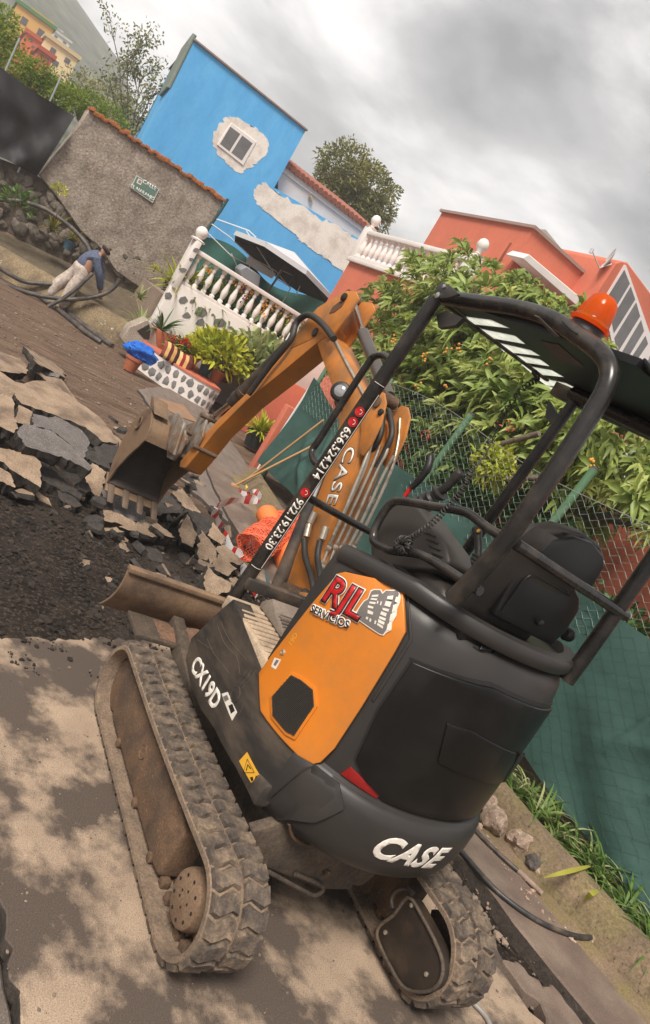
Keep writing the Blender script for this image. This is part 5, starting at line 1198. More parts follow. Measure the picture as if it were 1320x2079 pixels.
sg = empty('street_sign', PX(294, 383, XP-.03), 'green street name sign with white lettering on the rendered wall', 'sign')
sq = [(277, 355), (324, 384), (310, 412), (265, 381)]
prj('sign_plate', sq, XP-.035, .012, M('sign border', (.55, .55, .5), rough=.5), sg)
cxs = sum(p[0] for p in sq)/4; cys = sum(p[1] for p in sq)/4
prj('sign_face', [(cxs+(x-cxs)*.93, cys+(y-cys)*.89) for x, y in sq], XP-.038, .002, M('sign green', (.10, .19, .15), (.14, .22, .18), scale=8, rough=.5), sg)
sxd = Vector(PX(324, 384, XP))-Vector(PX(277, 355, XP)); sxu = Vector(PX(277, 355, XP))-Vector(PX(265, 381, XP))
SGW = M('sign white print', (.72, .74, .70), rough=.5)
text_obj('sign_letters', 'CALLE', planefn(PX(304, 376, XP-.0385), sxd, sxu), .115, SGW, sg, offset=.03, depth=.001)
text_obj('sign_letters', 'EL NARANJO', planefn(PX(290, 391, XP-.0385), sxd, sxu), .098, SGW, sg, offset=.03, depth=.001)
prj('sign_emblem', [(281, 362), (290, 367), (286, 376), (277, 371)], XP-.0395, .001, SGW, sg)
prj('sign_emblem_print', [(283, 365), (288, 368), (285, 373), (280, 370)], XP-.0405, .001, M('emblem print', (.35, .2, .15), rough=.5), sg)
gs = [Vector(PX(x, y, XP-.05)) for x, y in ((463, 404), (448, 428), (418, 472), (398, 500))]
tag(MB().tube(gs, .035, 8).build('green_pole', M('dark green net roll', (.015, .05, .038), (.03, .07, .05), scale=14, rough=.7), smooth=60), 'dark green rolled net down the right edge of the rendered wall', 'pole')
# black sheeting
A_, B_, C_, D_ = [Vector(PX(x, y, XP-.15)) for x, y in ((-70, 78), (152, 236), (76, 358), (-60, 285))]
def tarp(u, v):
    p = A_.lerp(B_, u).lerp(D_.lerp(C_, u), v)
    sag = -.07*math.sin(math.pi*u)*(1-v); f_ = .09*math.sin(9*u+5*v+2*noise.noise(Vector((u*2, v*2, 0))))*(.3+.7*v)+.07*noise.noise(Vector((u*5, v*3, 4)))+.05*math.sin(16*(u*.8-v*.55))*math.exp(-((u-.62-.2*v)**2)*14)
    return p+Vector((f_, 0, sag+.05*noise.noise(Vector((u*4, v*2, 9)))*v))
tag(MB().grid(tarp, 70, 34).build('black_sheeting', M('black plastic sheeting', (.022, .021, .023), (.036, .034, .036), scale=5, rough=.62, spec=.25), smooth=70), 'black plastic sheeting hung in folds left of the rendered wall', 'tarp')
for i, (x, y, h) in enumerate(((22, 118, .5), (108, 190, .45))):
    q = PX(x, y+12, XP-.05); tag(MB().tube([q+np.array([0, 0, -1.6]), q+np.array([0, .05, h])], .018, 8).build('fence_stake', M('galvanised stake', (.45, .47, .46), rough=.4, metal=.6), smooth=60), ('left' if i == 0 else 'right')+' metal stake sticking up behind the black sheeting', 'stake', 'stakes behind the black sheeting')

# low mossy wall beside the dirt road
LW = M('lichen spotted low wall', (.29, .215, .125), (.18, .135, .08), scale=3, rough=.95, bump=.8, bscale=25, dirt=(.10, .075, .05), damt=.35, dscale=2.2, speck=((.55, .5, .4), 9, .63))
la, lb = Vector((15.75, 3.6, 0)), Vector((13.25, -2.45, 0)); ld = (lb-la).normalized(); ln_ = Vector((-ld.y, ld.x, 0))
if ln_.x < 0: ln_ = -ln_
b = MB(); vs = []; pr = [(-.05, -.1), (0, .02), (.10, .40), (.14, .43), (.46, .43), (.5, .38), (.5, -.1)]
for i in range(61):
    p = la.lerp(lb, i/60)
    for o_, z in pr: nn_ = .02*noise.noise(Vector((i*.3, o_*5, z*4))); vs.append(p+ln_*(o_+nn_)+Vector((0, 0, z+nn_)))
k = len(pr); b.add(vs, [(i*k+j, i*k+j+1, (i+1)*k+j+1, (i+1)*k+j) for i in range(60) for j in range(k-1)]+[[60*k+j for j in range(k)]])
tag(b.build('low_wall', LW, smooth=40, recalc=True), 'low mossy wall with white lichen running behind the bending person', 'wall')
b = MB(); b.add([la+ln_*.4+Vector((0, 0, .36)), lb+ln_*.4+Vector((0, 0, .36)), Vector((16.3, -3.4, .95)), Vector((16.3, 4.5, .95))], [(0, 1, 2, 3)])
tag(b.build('planted_bank', M('bank soil', (.08, .06, .04), (.13, .10, .06), scale=4, rough=1, bump=1, bscale=20), smooth=0), kind='structure')

# blue house
BLUE = M('sky blue painted render', (.10, .41, .78), (.135, .46, .81), scale=1.6, rough=.85, bump=.2, bscale=30, dirt=(.085, .345, .68), damt=.28, dscale=1.4, dsoft=.16, grain=(14, .06), squash=(1, 1.4, .6))
BARE = M('bare pale plaster', (.84, .78, .71), (.75, .68, .61), scale=3, rough=.95, bump=.24, bscale=22, dirt=(.60, .52, .45), damt=.3, dscale=3, grain=(20, .1))
WHW = M('off white render', (.66, .58, .54), (.60, .53, .49), scale=2, rough=.9, bump=.15, bscale=30)
XB = 17.6
bh = empty('blue_house', (XB+2, -3, 0), 'tall bright blue house with one small window in a bare plaster patch', 'house')
tl, tr_ = PX(393, 86, XB), PX(622, 263, XB)
HT = (tl[2]+tr_[2])/2; fpB = [(XB, tr_[1], 0), (XB+4.5, tr_[1]-.1, 0), (XB+4.5, tl[1]-.13*4.5, 0), (XB, tl[1], 0)]
MB().prism(fpB, (0, 0, HT)).build('wall', BLUE, bh, recalc=True)
ll = PX(542, 372, XB); lr = PX(748, 492, XB)
MB().prism([(XB+.006, tr_[1]+.5, 0), (XB+.006, -9.2, 0), (XB+.006, -9.2, lr[2]), (XB+.006, lr[1], lr[2]-.05), (XB+.006, tr_[1]+.25, ll[2]), (XB+.006, tr_[1]+.5, ll[2])], (.3, 0, 0)).build('lower_wall', BLUE, bh, recalc=True)
MB().prism([(XB-.05, tr_[1]-.03, HT), (XB+4.6, tr_[1]-.12, HT), (XB+4.6, tl[1]-.55, HT), (XB-.05, tl[1]+.03, HT)], (0, 0, .05)).build('roof', M('parapet edge', (.30, .20, .17), (.22, .17, .15), scale=6, rough=.9), bh, bevel=.01)
CORR = M('green corrugated sheet', (.16, .20, .17), (.22, .25, .21), scale=5, rough=.6)
q = Vector(tl)
for i in range(16):
    x = XB+.03+.11*i; yb = q.y-.13*(x-XB)
    MB().tube([(x, yb+.05, HT+.12-.004*i), (x, yb+.03, HT-1.15)], .055, 8).build('corrugation', CORR, bh, smooth=60)
pm = [(432, 285), (441, 262), (456, 240), (474, 237), (500, 250), (524, 262), (545, 288), (544, 308), (522, 332), (500, 342), (490, 352), (478, 348), (458, 330), (440, 310)]
prj('plaster_patch', pm, XB, .02, BARE, bh, jagamt=.22, nj=6, off=.006)
wn = prj('window', [(470, 249), (521, 288), (494, 336), (441, 294)], XB, .06, M('white window frame', (.78, .73, .70), rough=.5), bh, off=.03, bevel=.006)
GLS = M('dull window glass', (.11, .105, .105), (.16, .15, .145), scale=3, rough=.18, spec=.7)
for g_ in ([(468, 257), (488, 272), (466, 307), (447, 292)], [(492, 275), (513, 291), (491, 326), (470, 310)]): prj('window_pane', g_, XB, .01, GLS, wn, off=.033)
bp_ = [(515, 395), (522, 378), (540, 370), (548, 382), (580, 402), (640, 436), (700, 470), (752, 497), (745, 540), (712, 562), (698, 556), (668, 528), (640, 512), (612, 490), (590, 468), (560, 445), (535, 425), (520, 412)]
prj('plaster_patch', bp_, XB, .02, BARE, bh, jagamt=.20, nj=7, off=.004)
# white house behind
XW = 17.95
wh = empty('white_house', (XW, -8, 0), 'off white house with a red tiled eave behind the blue house', 'house')
prj('wall', [(566, 338), (754, 478), (760, 620), (560, 520)], XW, 4, WHW, wh)
TILE = M('red roof tile', (.36, .12, .075), (.24, .09, .06), scale=14, rough=.85, bump=.4, bscale=30)
for i in range(22):
    t = i/21; a = Vector(PX(572, 328, XW)).lerp(Vector(PX(760, 474, XW)), t)
    MB().tube([a+Vector((-.12, 0, 0)), a+Vector((2.2, 0, .5))], .085, 8).build('roof_tile', TILE, wh, smooth=60)
MB().bar(Vector(PX(568, 338, XW-.02)), Vector(PX(756, 480, XW-.02)), .05, .14).build('eave_band', WHW, wh)
prj('window', [(697, 500), (716, 477), (745, 496), (724, 528)], XW, .05, M('dark window opening', (.035, .025, .025), rough=.3), wh, off=.03)
MB().tube([PX(630, 398, XW-.04), PX(633, 408, XW-.04)], .05, 8).build('wall_lamp', M('brass lamp', (.4, .3, .18), rough=.4), wh)

# red house with its terrace
REDW = M('coral red render', (.60, .165, .095), (.55, .15, .088), scale=1.5, rough=.85, bump=.2, bscale=40, dirt=(.47, .13, .08), damt=.32, dscale=1.6, dsoft=.16, grain=(30, .08), squash=(1, 1, .5))
WPAINT = M('white masonry paint', (.78, .72, .68), (.70, .64, .60), scale=3, rough=.7, bump=.1, bscale=40)
rh = empty('red_house', (11, -7, 0), 'coral red house with a white balustrade terrace behind the loquat tree', 'house')
RT = 5.55
MB().box((9.0, -11, 0), (12.0, -6.08, RT)).build('wall', REDW, rh)
MB().box((8.95, -11.05, RT), (12.05, -6.03, RT+.05)).build('roof', M('parapet cap', (.33, .22, .19), rough=.9), rh)
MB().box((8.25, -6.08, 0), (12.0, -4.85, 3.72)).build('terrace_wall', REDW, rh)
MB().box((-2.5, -5.3, 0), (8.25, -5.1, 2.35)).build('side_wall', REDW, rh)
MB().box((8.2, -6.08, 3.72), (12.05, -4.78, 3.80)).build('terrace_edge', WPAINT, rh, bevel=.01)
BALP = [(.055, 0), (.055, .05), (.035, .07), (.062, .17), (.066, .24), (.035, .40), (.028, .44), (.045, .48), (.032, .52), (.055, .55), (.055, .6)]
def balustrade(root, a, b_, zb, h, n, mat, first=None):
    a = Vector(a); b_ = Vector(b_); pr0 = None
    for i in range(n):
        p = a.lerp(b_, (i+.5)/n)
        if pr0 is None: pr0 = MB().lathe([(r*1.0, z*h/.6) for r, z in BALP], (p.x, p.y, zb), (0, 0, 1), 12).build('baluster', mat, root, smooth=50)
        else: copy_to(pr0, (p.x, p.y, zb), None, root)
    MB().bar(a+Vector((0, 0, zb+h+.04)), b_+Vector((0, 0, zb+h+.04)), .17, .085).build('handrail', mat, root, bevel=.012)
    MB().bar(a+Vector((0, 0, zb-.03)), b_+Vector((0, 0, zb-.03)), .17, .06).build('base_rail', mat, root, bevel=.01)
tb = empty('terrace_balustrade', (10, -4.9, 3.72), 'white balustrade with ball finials on the red house terrace', 'balustrade')
balustrade(tb, (12.0, -4.9, 0), (8.3, -4.9, 0), 3.86, .46, 17, WPAINT)
for x in (12.0, 8.3):
    MB().box((x-.10, -5.0, 3.78), (x+.10, -4.8, 4.46)).build('post', WPAINT, tb, bevel=.012)
    MB().lathe([(.11, 4.46), (.12, 4.48), (.04, 4.50), (.04, 4.53), (.08, 4.57), (.10, 4.63), (.08, 4.70), (.04, 4.735), (.004, 4.74)], (x, -4.9, 0), (0, 0, 1), 20).build('ball_finial', WPAINT, tb, smooth=60)
wb = [(1060, 524), (1074, 516), (1198, 620), (1186, 634)]
prj('canopy_slab', wb, 8.55, .46, WPAINT, rh, bevel=.01)
prj('wall_groove', [(1036, 492), (1040, 494), (1012, 540), (1008, 536)], 8.995, .01, M('dark groove', (.3, .08, .05), rough=.9), rh)
# stair tower with slanting windows, dish and mast
XT = 8.4
tw_ = [(1250, 534), (1262, 530), (1275, 533), (1400, 700), (1420, 900), (1300, 900), (1150, 850), (1130, 720)]
prj('stair_tower', tw_, XT, 2.2, REDW, rh, bevel=.02)
fw = [(1270, 538), (1330, 700), (1345, 760), (1290, 830), (1258, 735), (1238, 668), (1182, 700), (1192, 660)]
sf = prj('stair_window', [(1271, 538), (1328, 700), (1290, 800), (1252, 740), (1236, 664), (1205, 648)], XT, .08, M('white stair frame', (.76, .70, .68), rough=.5), rh, off=.05)
for g_ in ([(1268, 548), (1279, 576), (1248, 628), (1236, 600)], [(1281, 582), (1290, 608), (1247, 676), (1242, 648)], [(1292, 614), (1300, 642), (1254, 716), (1248, 686)], [(1302, 650), (1308, 672), (1268, 738), (1258, 724)], [(1311, 682), (1316, 698), (1282, 748), (1272, 742)]): prj('stair_pane', g_, XT, .01, GLS, sf, off=.056)
prj('stair_railing', [(1180, 704), (1233, 652), (1236, 658), (1184, 710)], XT, .05, WPAINT, rh, off=.04)
prj('garage_door', [(1285, 770), (1330, 715), (1420, 830), (1340, 860)], XT, .05, M('grey panel', (.20, .19, .20), rough=.5), rh, off=.03)
dish = empty('satellite_dish', PX(1248, 560, XT+.1), 'small grey satellite dish on a bent mast above the red house', 'satellite dish')
DM = M('dish grey', (.62, .60, .58), rough=.5, metal=.2)
dc = Vector(PX(1240, 528, XT+.1)); vd_ = (dc-Vector(CP)).normalized(); dax = Vector(-CR*.80+CU*.60); dax = (dax-vd_*dax.dot(vd_)*1.0).normalized(); dax = (dax-vd_*.12).normalized()
MB().lathe([(.01, 0), (.10, .010), (.18, .034), (.205, .048), (.20, .052), (.10, .016), (.01, .008)], dc, dax, 24).build('dish', DM, dish, smooth=50)
MB().tube(smooth_path([PX(x, y, XT+.1) for x, y in ((1255, 572), (1245, 552), (1240, 540), (1242, 530))], 4), .014, 6).build('mast', DM, dish, smooth=60)
MB().tube([PX(x, y, XT+.05) for x, y in ((1242, 536), (1217, 544), (1202, 508))], .010, 6).build('feed_arm', DM, dish, smooth=60)
MB().tube([PX(1199, 514, XT+.05), PX(1204, 505, XT+.05)], .03, 8).build('feed_horn', DM, dish, smooth=60)
prj('chimney', [(1098, 466), (1108, 466), (1146, 512), (1138, 508)], 9.6, .4, M('grey vent', (.4, .37, .34), rough=.8), rh)

# garden wall with red foot, white wall with stones, balustrade, ledge
gwl = empty('garden_wall', (10.65, -4.2, 0), 'red footed white garden wall right of the stone ledge', 'wall')
zr_ = PX(605, 783, 10.6)[2]
MB().box((10.6, -5.4, -.05), (10.75, -3.85, zr_)).build('red_foot', REDW, gwl, bevel=.01)
MB().box((10.62, -5.4, zr_), (10.73, -3.9, zr_+.75)).build('white_top', WPAINT, gwl, bevel=.01)
pp0 = PZ(512, 955, 0); tag(MB().box((pp0[0]-.07, pp0[1]-.12, -.05), (pp0[0]+.07, pp0[1]+.05, PX(603, 832, pp0[0])[2])).build('coral_pillar', REDW, bevel=.01), 'slim coral pillar at the left end of the net fence', 'pillar')
XG = 12.5
SLATE = M('grey slate inlay', (.16, .155, .15), (.22, .21, .2), scale=8, rough=.7, bump=.4, bscale=30)
tw2 = empty('balustrade_wall', (XG, -4, 0), 'white terrace wall inlaid with grey stones below a bulbous balustrade', 'balustrade')
zb_ = PX(383, 577, XG)[2]; zt = PX(425, 520, XG)[2]; yl = PX(372, 560, XG)[1]
MB().box((XG, -7.5, -.05), (XG+.25, PX(345, 588, XG)[1], zb_-.06)).build('wall', WPAINT, tw2, bevel=.015)
MB().box((XG-.04, yl-.02, zb_-.2), (XG+.3, PX(352, 575, XG)[1], zt+.12)).build('post', WPAINT, tw2, bevel=.015)
py_ = (yl-.02+PX(352, 575, XG)[1])/2
MB().lathe([(.14, zt+.12), (.15, zt+.15), (.05, zt+.18), (.10, zt+.22), (.12, zt+.29), (.10, zt+.36), (.05, zt+.40), (.005, zt+.41)], (XG+.12, py_, 0), (0, 0, 1), 20).build('ball_finial', WPAINT, tw2, smooth=60)
balustrade(tw2, (XG+.12, yl-.04, 0), (XG+.12, -6.9, 0), zb_, zt-zb_-.08, 24, WPAINT)
for i, (x, y, s) in enumerate(((135, 640, 30), (205, 650, 18), (255, 725, 42), (345, 740, 10), (380, 800, 42), (470, 830, 14), (535, 890, 26), (255, 795, 34), (195, 360, 16), (135, 432, 24), (230, 295, 18), (82, 522, 20), (35, 610, 28), (440, 905, 30), (330, 880, 30), (160, 745, 26), (590, 960, 24))):
    cx_, cy_ = 330+x/3.385, 420+y/3.385; s /= 3.385; r_ = random.Random(i); k = 6
    pts = [(cx_+s*1.2*math.cos(a)*r_.uniform(.7, 1.1)+s*.2, cy_+s*math.sin(a)*r_.uniform(.6, 1.0)) for a in [2*math.pi*j/k+r_.uniform(-.25, .25) for j in range(k)]]
    prj('stone_inlay', pts, XG, .02, SLATE, tw2, off=.012 if y > 460 else .052, bevel=.004)
lg = empty('stone_ledge', (11.3, -2.8, 0), 'low curved ledge faced with grey stones and topped in red', 'ledge')
fo_ = smooth_path([(11.75, -2.0, 0), (11.2, -2.28, 0), (10.85, -2.62, 0), (10.66, -3.05, 0), (10.72, -3.3, 0)], 6)
LZ = .40
MB().prism([Vector((p.x, p.y, -.05)) for p in fo_]+[Vector((12.48, -3.3, -.05)), Vector((12.48, -2.0, -.05))], (0, 0, LZ+.05)).build('ledge_body', WPAINT, lg, recalc=True)
MB().prism([Vector((p.x-.02, p.y+.01, LZ)) for p in fo_]+[Vector((12.48, -3.3, LZ)), Vector((12.48, -2.0, LZ))], (0, 0, .03)).build('ledge_top', REDW, lg, recalc=True)
r_ = random.Random(3)
for i in range(len(fo_)-1):
    for j in range(2):
        if (i+j) % 2: continue
        a, c_ = fo_[i], fo_[min(i+2, len(fo_)-1)]; d = (c_-a); n2 = Vector((-d.y, d.x, 0)).normalized()
        if n2.x > 0: n2 = -n2
        m2 = a.lerp(c_, .5+r_.uniform(-.1, .1)); z = .09+.185*j+r_.uniform(-.02, .02); w = d.length*.44*r_.uniform(.8, 1.15); h = .088
        pts = [m2+d.normalized()*(w*math.cos(t_)*r_.uniform(.7, 1.12))+Vector((0, 0, z+h*math.sin(t_)*r_.uniform(.65, 1.1)))+n2*.012 for t_ in [2*math.pi*q_/6+r_.uniform(-.4, .4)+.5*j for q_ in range(6)]]
        MB().prism(pts, -n2*.03).build('stone_inlay', SLATE, lg, bevel=.003, recalc=True)
# niche, rug, pots
NIC = M('pale cast concrete', (.40, .33, .27), (.30, .25, .2), scale=5, rough=.95, bump=.5, bscale=30)
nb = PZ(283, 735, 0); nX = 11.95
no = [(247, 690), (262, 664), (300, 648), (316, 668), (318, 700), (330, 720), (300, 745), (262, 715)]
nobj = prj('concrete_niche', no, nX, .35, NIC, bevel=.02); tag(nobj, 'small pale concrete niche with a dark five sided opening beside the pots', 'niche')
prj('niche_opening', [(278, 672), (303, 658), (306, 672), (303, 690), (292, 688)], nX, .02, M('dark niche', (.03, .022, .018), rough=1), nobj, off=.004)
RUGC = [lin('8a4a3a'), lin('d8b070'), lin('5a2024'), lin('c89a5c'), lin('3a1a1c'), lin('e0c080'), lin('8c2430'), lin('d0a868'), lin('5a2a2a')]
rug = MB(); ra, rb_, rc_, rd = [Vector(PX(x, y, 11.05)) for x, y in ((338, 692), (394, 730), (376, 760), (322, 722))]
for i in range(9):
    rug.cm = i; a0, a1 = i/9, (i+1)/9
    rug.grid(lambda u, v, a0=a0, a1=a1: ra.lerp(rb_, a0+(a1-a0)*u).lerp(rd.lerp(rc_, a0+(a1-a0)*u), v)+Vector((-.05*math.sin(math.pi*v)-.015*math.sin(9*v)+.1*(1-v)**3, 0, .01*math.sin(7*(a0+(a1-a0)*u)))), 3, 10)
o = rug.build('striped_rug', [M('rug stripe %d' % i, RUGC[i], rough=.95, bump=.4, bscale=120) for i in range(9)], smooth=60); tag(o, 'striped brown and cream rug hung over the stone ledge', 'rug')
TERR = M('terracotta', (.42, .13, .062), (.34, .105, .05), scale=12, rough=.85, bump=.2, bscale=60)
def pot(root, c, r, h, mat, square=False):
    c = Vector(c)
    if square:
        MB().prism([c+Vector((sx*r*.8, sy*r*1.3*.8, 0)) for sx, sy in ((-1, -1), (1, -1), (1, 1), (-1, 1))], (0, 0, h)).build('pot', mat, root, bevel=.01, recalc=True)
    else:
        MB().lathe([(r*.68, 0), (r*.92, h*.78), (r*1.02, h*.8), (r*1.02, h), (r*.9, h), (r*.85, h*.86), (.01, h*.86)], c, (0, 0, 1), 18).build('pot', mat, root, smooth=40)
# ------------------------------------------------------------------ plants
def leafmat(name, a, b_, tr=.35, sc=3, isl=.28, rough=.45): return M(name, a, b_, scale=sc, rough=rough, trans=tr, island=isl, spec=.4)
YG = leafmat('yellow green leaves', (.56, .53, .05), (.34, .40, .04))
GR = leafmat('green strap leaves', (.075, .15, .03), (.14, .23, .05))
DKG = leafmat('deep green leaves', (.035, .085, .02), (.07, .14, .03))
VAR = leafmat('cream variegated leaves', (.48, .48, .25), (.22, .30, .08))
ORL = leafmat('bronze leaves', (.30, .22, .025), (.13, .17, .03))
YFL = leafmat('orange yellow petals', (.78, .36, .02), (.70, .25, .015), isl=.2)
RFL = leafmat('red petals', (.62, .015, .02), (.48, .01, .015), isl=.2)
PUR = leafmat('maroon petals', (.20, .02, .05), (.12, .015, .03))
BPOT = M('blue pot', (.06, .14, .20), rough=.5); DPOT = M('dark plastic pot', (.025, .03, .03), rough=.5)
rp_ = random.Random(21)
BARK = M('grey brown bark', (.13, .095, .07), (.20, .15, .11), scale=9, rough=.95, bump=.8, bscale=30)
def bush(name, label, cat, cl, n, L_, mat, group=None, stem=True, dirv=(0, 0, .5), wd=.3):
    c0_ = np.array(cl[0][0]); base = (c0_[0], c0_[1], min(c[2]-s[2] for c, s in cl)); root = empty(name, base, label, cat, group)
    P_ = []; D_ = []; vol = np.array([s[0]*s[1]*s[2] for _, s in cl]); pr_ = vol/vol.sum(); pick = NR.choice(len(cl), n, p=pr_)
    C_ = np.array([c for c, _ in cl])[pick]; S_ = np.array([s for _, s in cl])[pick]; d = NR.normal(size=(n, 3)); d /= np.linalg.norm(d, axis=1, keepdims=True)
    ph = np.array([noise.noise(Vector(q)*2.0+Vector((7, 1, 3))) for q in (d+C_*1.7)]); r_ = NR.uniform(.3, 1.0, n)**.45*(1+.45*ph)
    pos = C_+d*S_*r_[:, None]; leaf_cloud('crown', pos, d*.7+NR.normal(size=(n, 3))*.6+np.array(dirv), L_*NR.uniform(.6, 1.2, n), L_*wd, mat, root, origin=base, kind='stuff')
    if stem:
        for c_, s_ in cl: MB().tube(smooth_path([base, Vector(base).lerp(Vector(c_), .5)+Vector((.1*s_[0], 0, 0)), c_], 4), [.09*max(s_)**.5*(1-.08*i) for i in range(9)], 7).build('trunk', BARK, root, smooth=60)
    return root
def potted(name, label, c, r, h, pm, kind, leaf, L_, n, group='potted plants by the balustrade', square=False, flower=None, nf=0):
    root = empty(name, c, label, 'plant', group); c = Vector(c)
    if pm is not None: pot(root, c, r, h, pm, square)
    top = c+Vector((0, 0, h*.9))
    if kind == 'strap': straps(MB(), top, n, L_, L_*.09, rp_, up=.95).build('foliage', leaf, root, smooth=60, origin=tuple(top))['kind'] = 'stuff'
    else:
        th = NR.uniform(0, 6.28, n); ph = NR.uniform(-.2, 1, n); rad = L_*NR.uniform(.25, 1, n)**.5
        d = np.stack([np.cos(th)*np.sqrt(1-np.clip(ph, 0, 1)**2), np.sin(th)*np.sqrt(1-np.clip(ph, 0, 1)**2), ph], 1)
        pos = np.array(top)+d*rad[:, None]*.7+np.array([0, 0, L_*.25]); leaf_cloud('foliage', pos, d+NR.normal(size=(n, 3))*.4+np.array([0, 0, .3]), L_*NR.uniform(.25, .4, n), L_*.12, leaf, root, origin=tuple(top), kind='stuff')
        for j in range(3): MB().tube([top-Vector((0, 0, .05)), top+Vector((rp_.uniform(-.1, .1)*L_, rp_.uniform(-.1, .1)*L_, L_*.5))], .008, 5).build('stem', M('plant stem', (.12, .09, .05), rough=.9), root)
    if flower is not None:
        pos = np.array(top)+np.stack([NR.normal(0, L_*.35, nf), NR.normal(0, L_*.35, nf), L_*NR.uniform(.45, .95, nf)], 1)
        cl = np.repeat(pos, 10, 0)+NR.normal(0, .03, (nf*10, 3)); leaf_cloud('flowers', cl, NR.normal(size=(nf*10, 3))+np.array([0, 0, .6]), .05, .035, flower, root, origin=tuple(top), kind='stuff')
    return root
T = LZ+.03
def onled(x, X): q = PX(x[0], x[1], X); return (X, q[1], T)
potted('potted_plant', 'spider plant in a dark pot left of the concrete niche', (13.0, -2.12, .25), .17, .26, DPOT, 'strap', VAR, .55, 60)
potted('potted_plant', 'broad leaved plant in a rectangular terracotta planter', (12.15, -2.26, T), .20, .30, TERR, 'strap', DKG, .62, 44, square=True)
potted('potted_plant', 'red flowering geranium behind the striped rug', onled((362, 704), 11.4), .13, .14, DPOT, 'bush', GR, .30, 160, flower=RFL, nf=14)
potted('potted_plant', 'yellow green plant in a small terracotta pot behind the rug', onled((396, 716), 11.35), .14, .24, TERR, 'strap', YG, .62, 100)
potted('potted_plant', 'yellow leaved plant in a blue pot', onled((427, 732), 11.5), .13, .24, BPOT, 'bush', YG, .66, 420)
potted('potted_plant', 'bright yellow croton in a terracotta pot beside the blue pot', onled((448, 752), 11.3), .14, .24, TERR, 'bush', YG, .70, 460)
potted('potted_plant', 'cream variegated bush at the right end of the ledge', onled((505, 770), 11.6), .16, .25, TERR, 'bush', VAR, 1.0, 1000)
potted('potted_plant', 'low leafy plant between the croton and the white wall', onled((468, 745), 12.1), .13, .2, TERR, 'bush', YG, .75, 420)
potted('potted_plant', 'trailing pale green plant along the ledge behind the niche', onled((385, 690), 12.2), .13, .16, DPOT, 'strap', VAR, .55, 60)
q = PZ(505, 905, 0); potted('potted_plant', 'spider plant in a dark pot at the foot of the red wall', (q[0], q[1]-.05, 0), .2, .28, DPOT, 'strap', YG, .55, 110)
for i, (x, y, fl, lb) in enumerate(((372, 560, None, 'green strap plant behind the first balusters'), (430, 575, YFL, 'orange flowering plant behind the left balusters'), (478, 590, PUR, 'maroon flowering plant in the middle of the balustrade'), (520, 640, YFL, 'tall yellow flowering plant in a pot behind the balusters'), (560, 655, YFL, 'orange flowering plant right of the balustrade middle'), (600, 640, None, 'green strap plant at the right of the balustrade'))):
    q = PX(x, y, 13.15); potted('potted_plant', lb, (13.15, q[1], 1.25), .13, .2, TERR if i % 2 else DPOT, 'strap', GR if fl else YG, 1.0, 110, group='flowering plants behind the balustrade', flower=fl, nf=16)
tag(MB().box((12.76, -8, -.05), (17.5, -2.5, 1.25)).build('terrace', M('terrace paving', (.3, .22, .17), (.22, .16, .12), scale=3, rough=.9)), kind='structure')
# terracotta pot with a blue bag over it
q = PZ(263, 748, 0); bp0 = empty('covered_pot', (q[0], q[1], 0), 'terracotta pot covered with a crumpled blue plastic bag', 'pot')
pot(bp0, (q[0], q[1], -.04), .15, .26, TERR)
bm = bmesh.new(); bmesh.ops.create_icosphere(bm, subdivisions=4, radius=1)
for v in bm.verts:
    d = v.co.normalized(); r_ = .85+.4*noise.noise(d*1.5+Vector((3, 1, 0)))+.28*abs(noise.noise(d*3.1))+.12*abs(noise.noise(d*6)); v.co = Vector((d.x*.19, d.y*.29, d.z*.15))*r_
me = bpy.data.meshes.new('plastic_bag'); bm.to_mesh(me); bm.free(); me.materials.append(M('blue plastic bag', (.015, .14, .62), (.03, .22, .75), scale=9, rough=.3, trans=.25)); me.shade_smooth(); me.set_sharp_from_angle(angle=.4)
o = place('plastic_bag', me, (q[0]+.02, q[1]-.05, .33), bp0)
# steel plate on the road
pl_ = [PZ(x, y, .012) for x, y in ((322, 808), (372, 822), (402, 858), (372, 848), (345, 835))]
tag(MB().prism(pl_, (0, 0, -.03)).build('road_plate', M('rusty road plate', (.33, .19, .11), (.24, .145, .09), scale=4, rough=.8, bump=.3, bscale=50), recalc=True), 'flat rusty brown plate lying on the road behind the bucket', 'plate')
# parasol, sheets and frames on the terrace
par = empty('parasol', (14.2, PX(540, 600, 14.2)[1], 1.25), 'open white parasol with a dark underside standing on the terrace', 'parasol')
pc = Vector(PX(568, 548, 14.2)); L0 = Vector(PX(480, 466, 14.2)); R0 = Vector(PX(662, 612, 14.2)); apex = Vector(PX(598, 512, 14.2))
e1 = (R0-L0)/2; mid = (L0+R0)/2; e2 = Vector((1.25, 0, -.16)); 
rimp = [mid+e1*math.cos(2*math.pi*i/8)+e2*math.sin(2*math.pi*i/8) for i in range(8)]
rimp = [p+Vector((0, 0, -.02)) for p in rimp]
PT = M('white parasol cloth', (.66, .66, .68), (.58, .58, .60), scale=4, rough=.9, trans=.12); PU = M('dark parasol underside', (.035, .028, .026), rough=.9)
for i in range(8):
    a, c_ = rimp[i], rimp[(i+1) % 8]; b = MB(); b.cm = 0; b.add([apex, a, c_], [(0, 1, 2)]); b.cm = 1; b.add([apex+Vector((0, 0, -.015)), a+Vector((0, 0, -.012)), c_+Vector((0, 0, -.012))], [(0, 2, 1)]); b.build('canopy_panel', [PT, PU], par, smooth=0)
    MB().tube([apex+Vector((0, 0, -.03)), a+Vector((0, 0, -.02))], .010, 5).build('rib', PU, par)
    if i in (5, 6, 7, 4): MB().prism([a, c_, c_+Vector((0, 0, -.10)), a+Vector((0, 0, -.10))], (.004, 0, 0)).build('valance', PT, par, recalc=True)
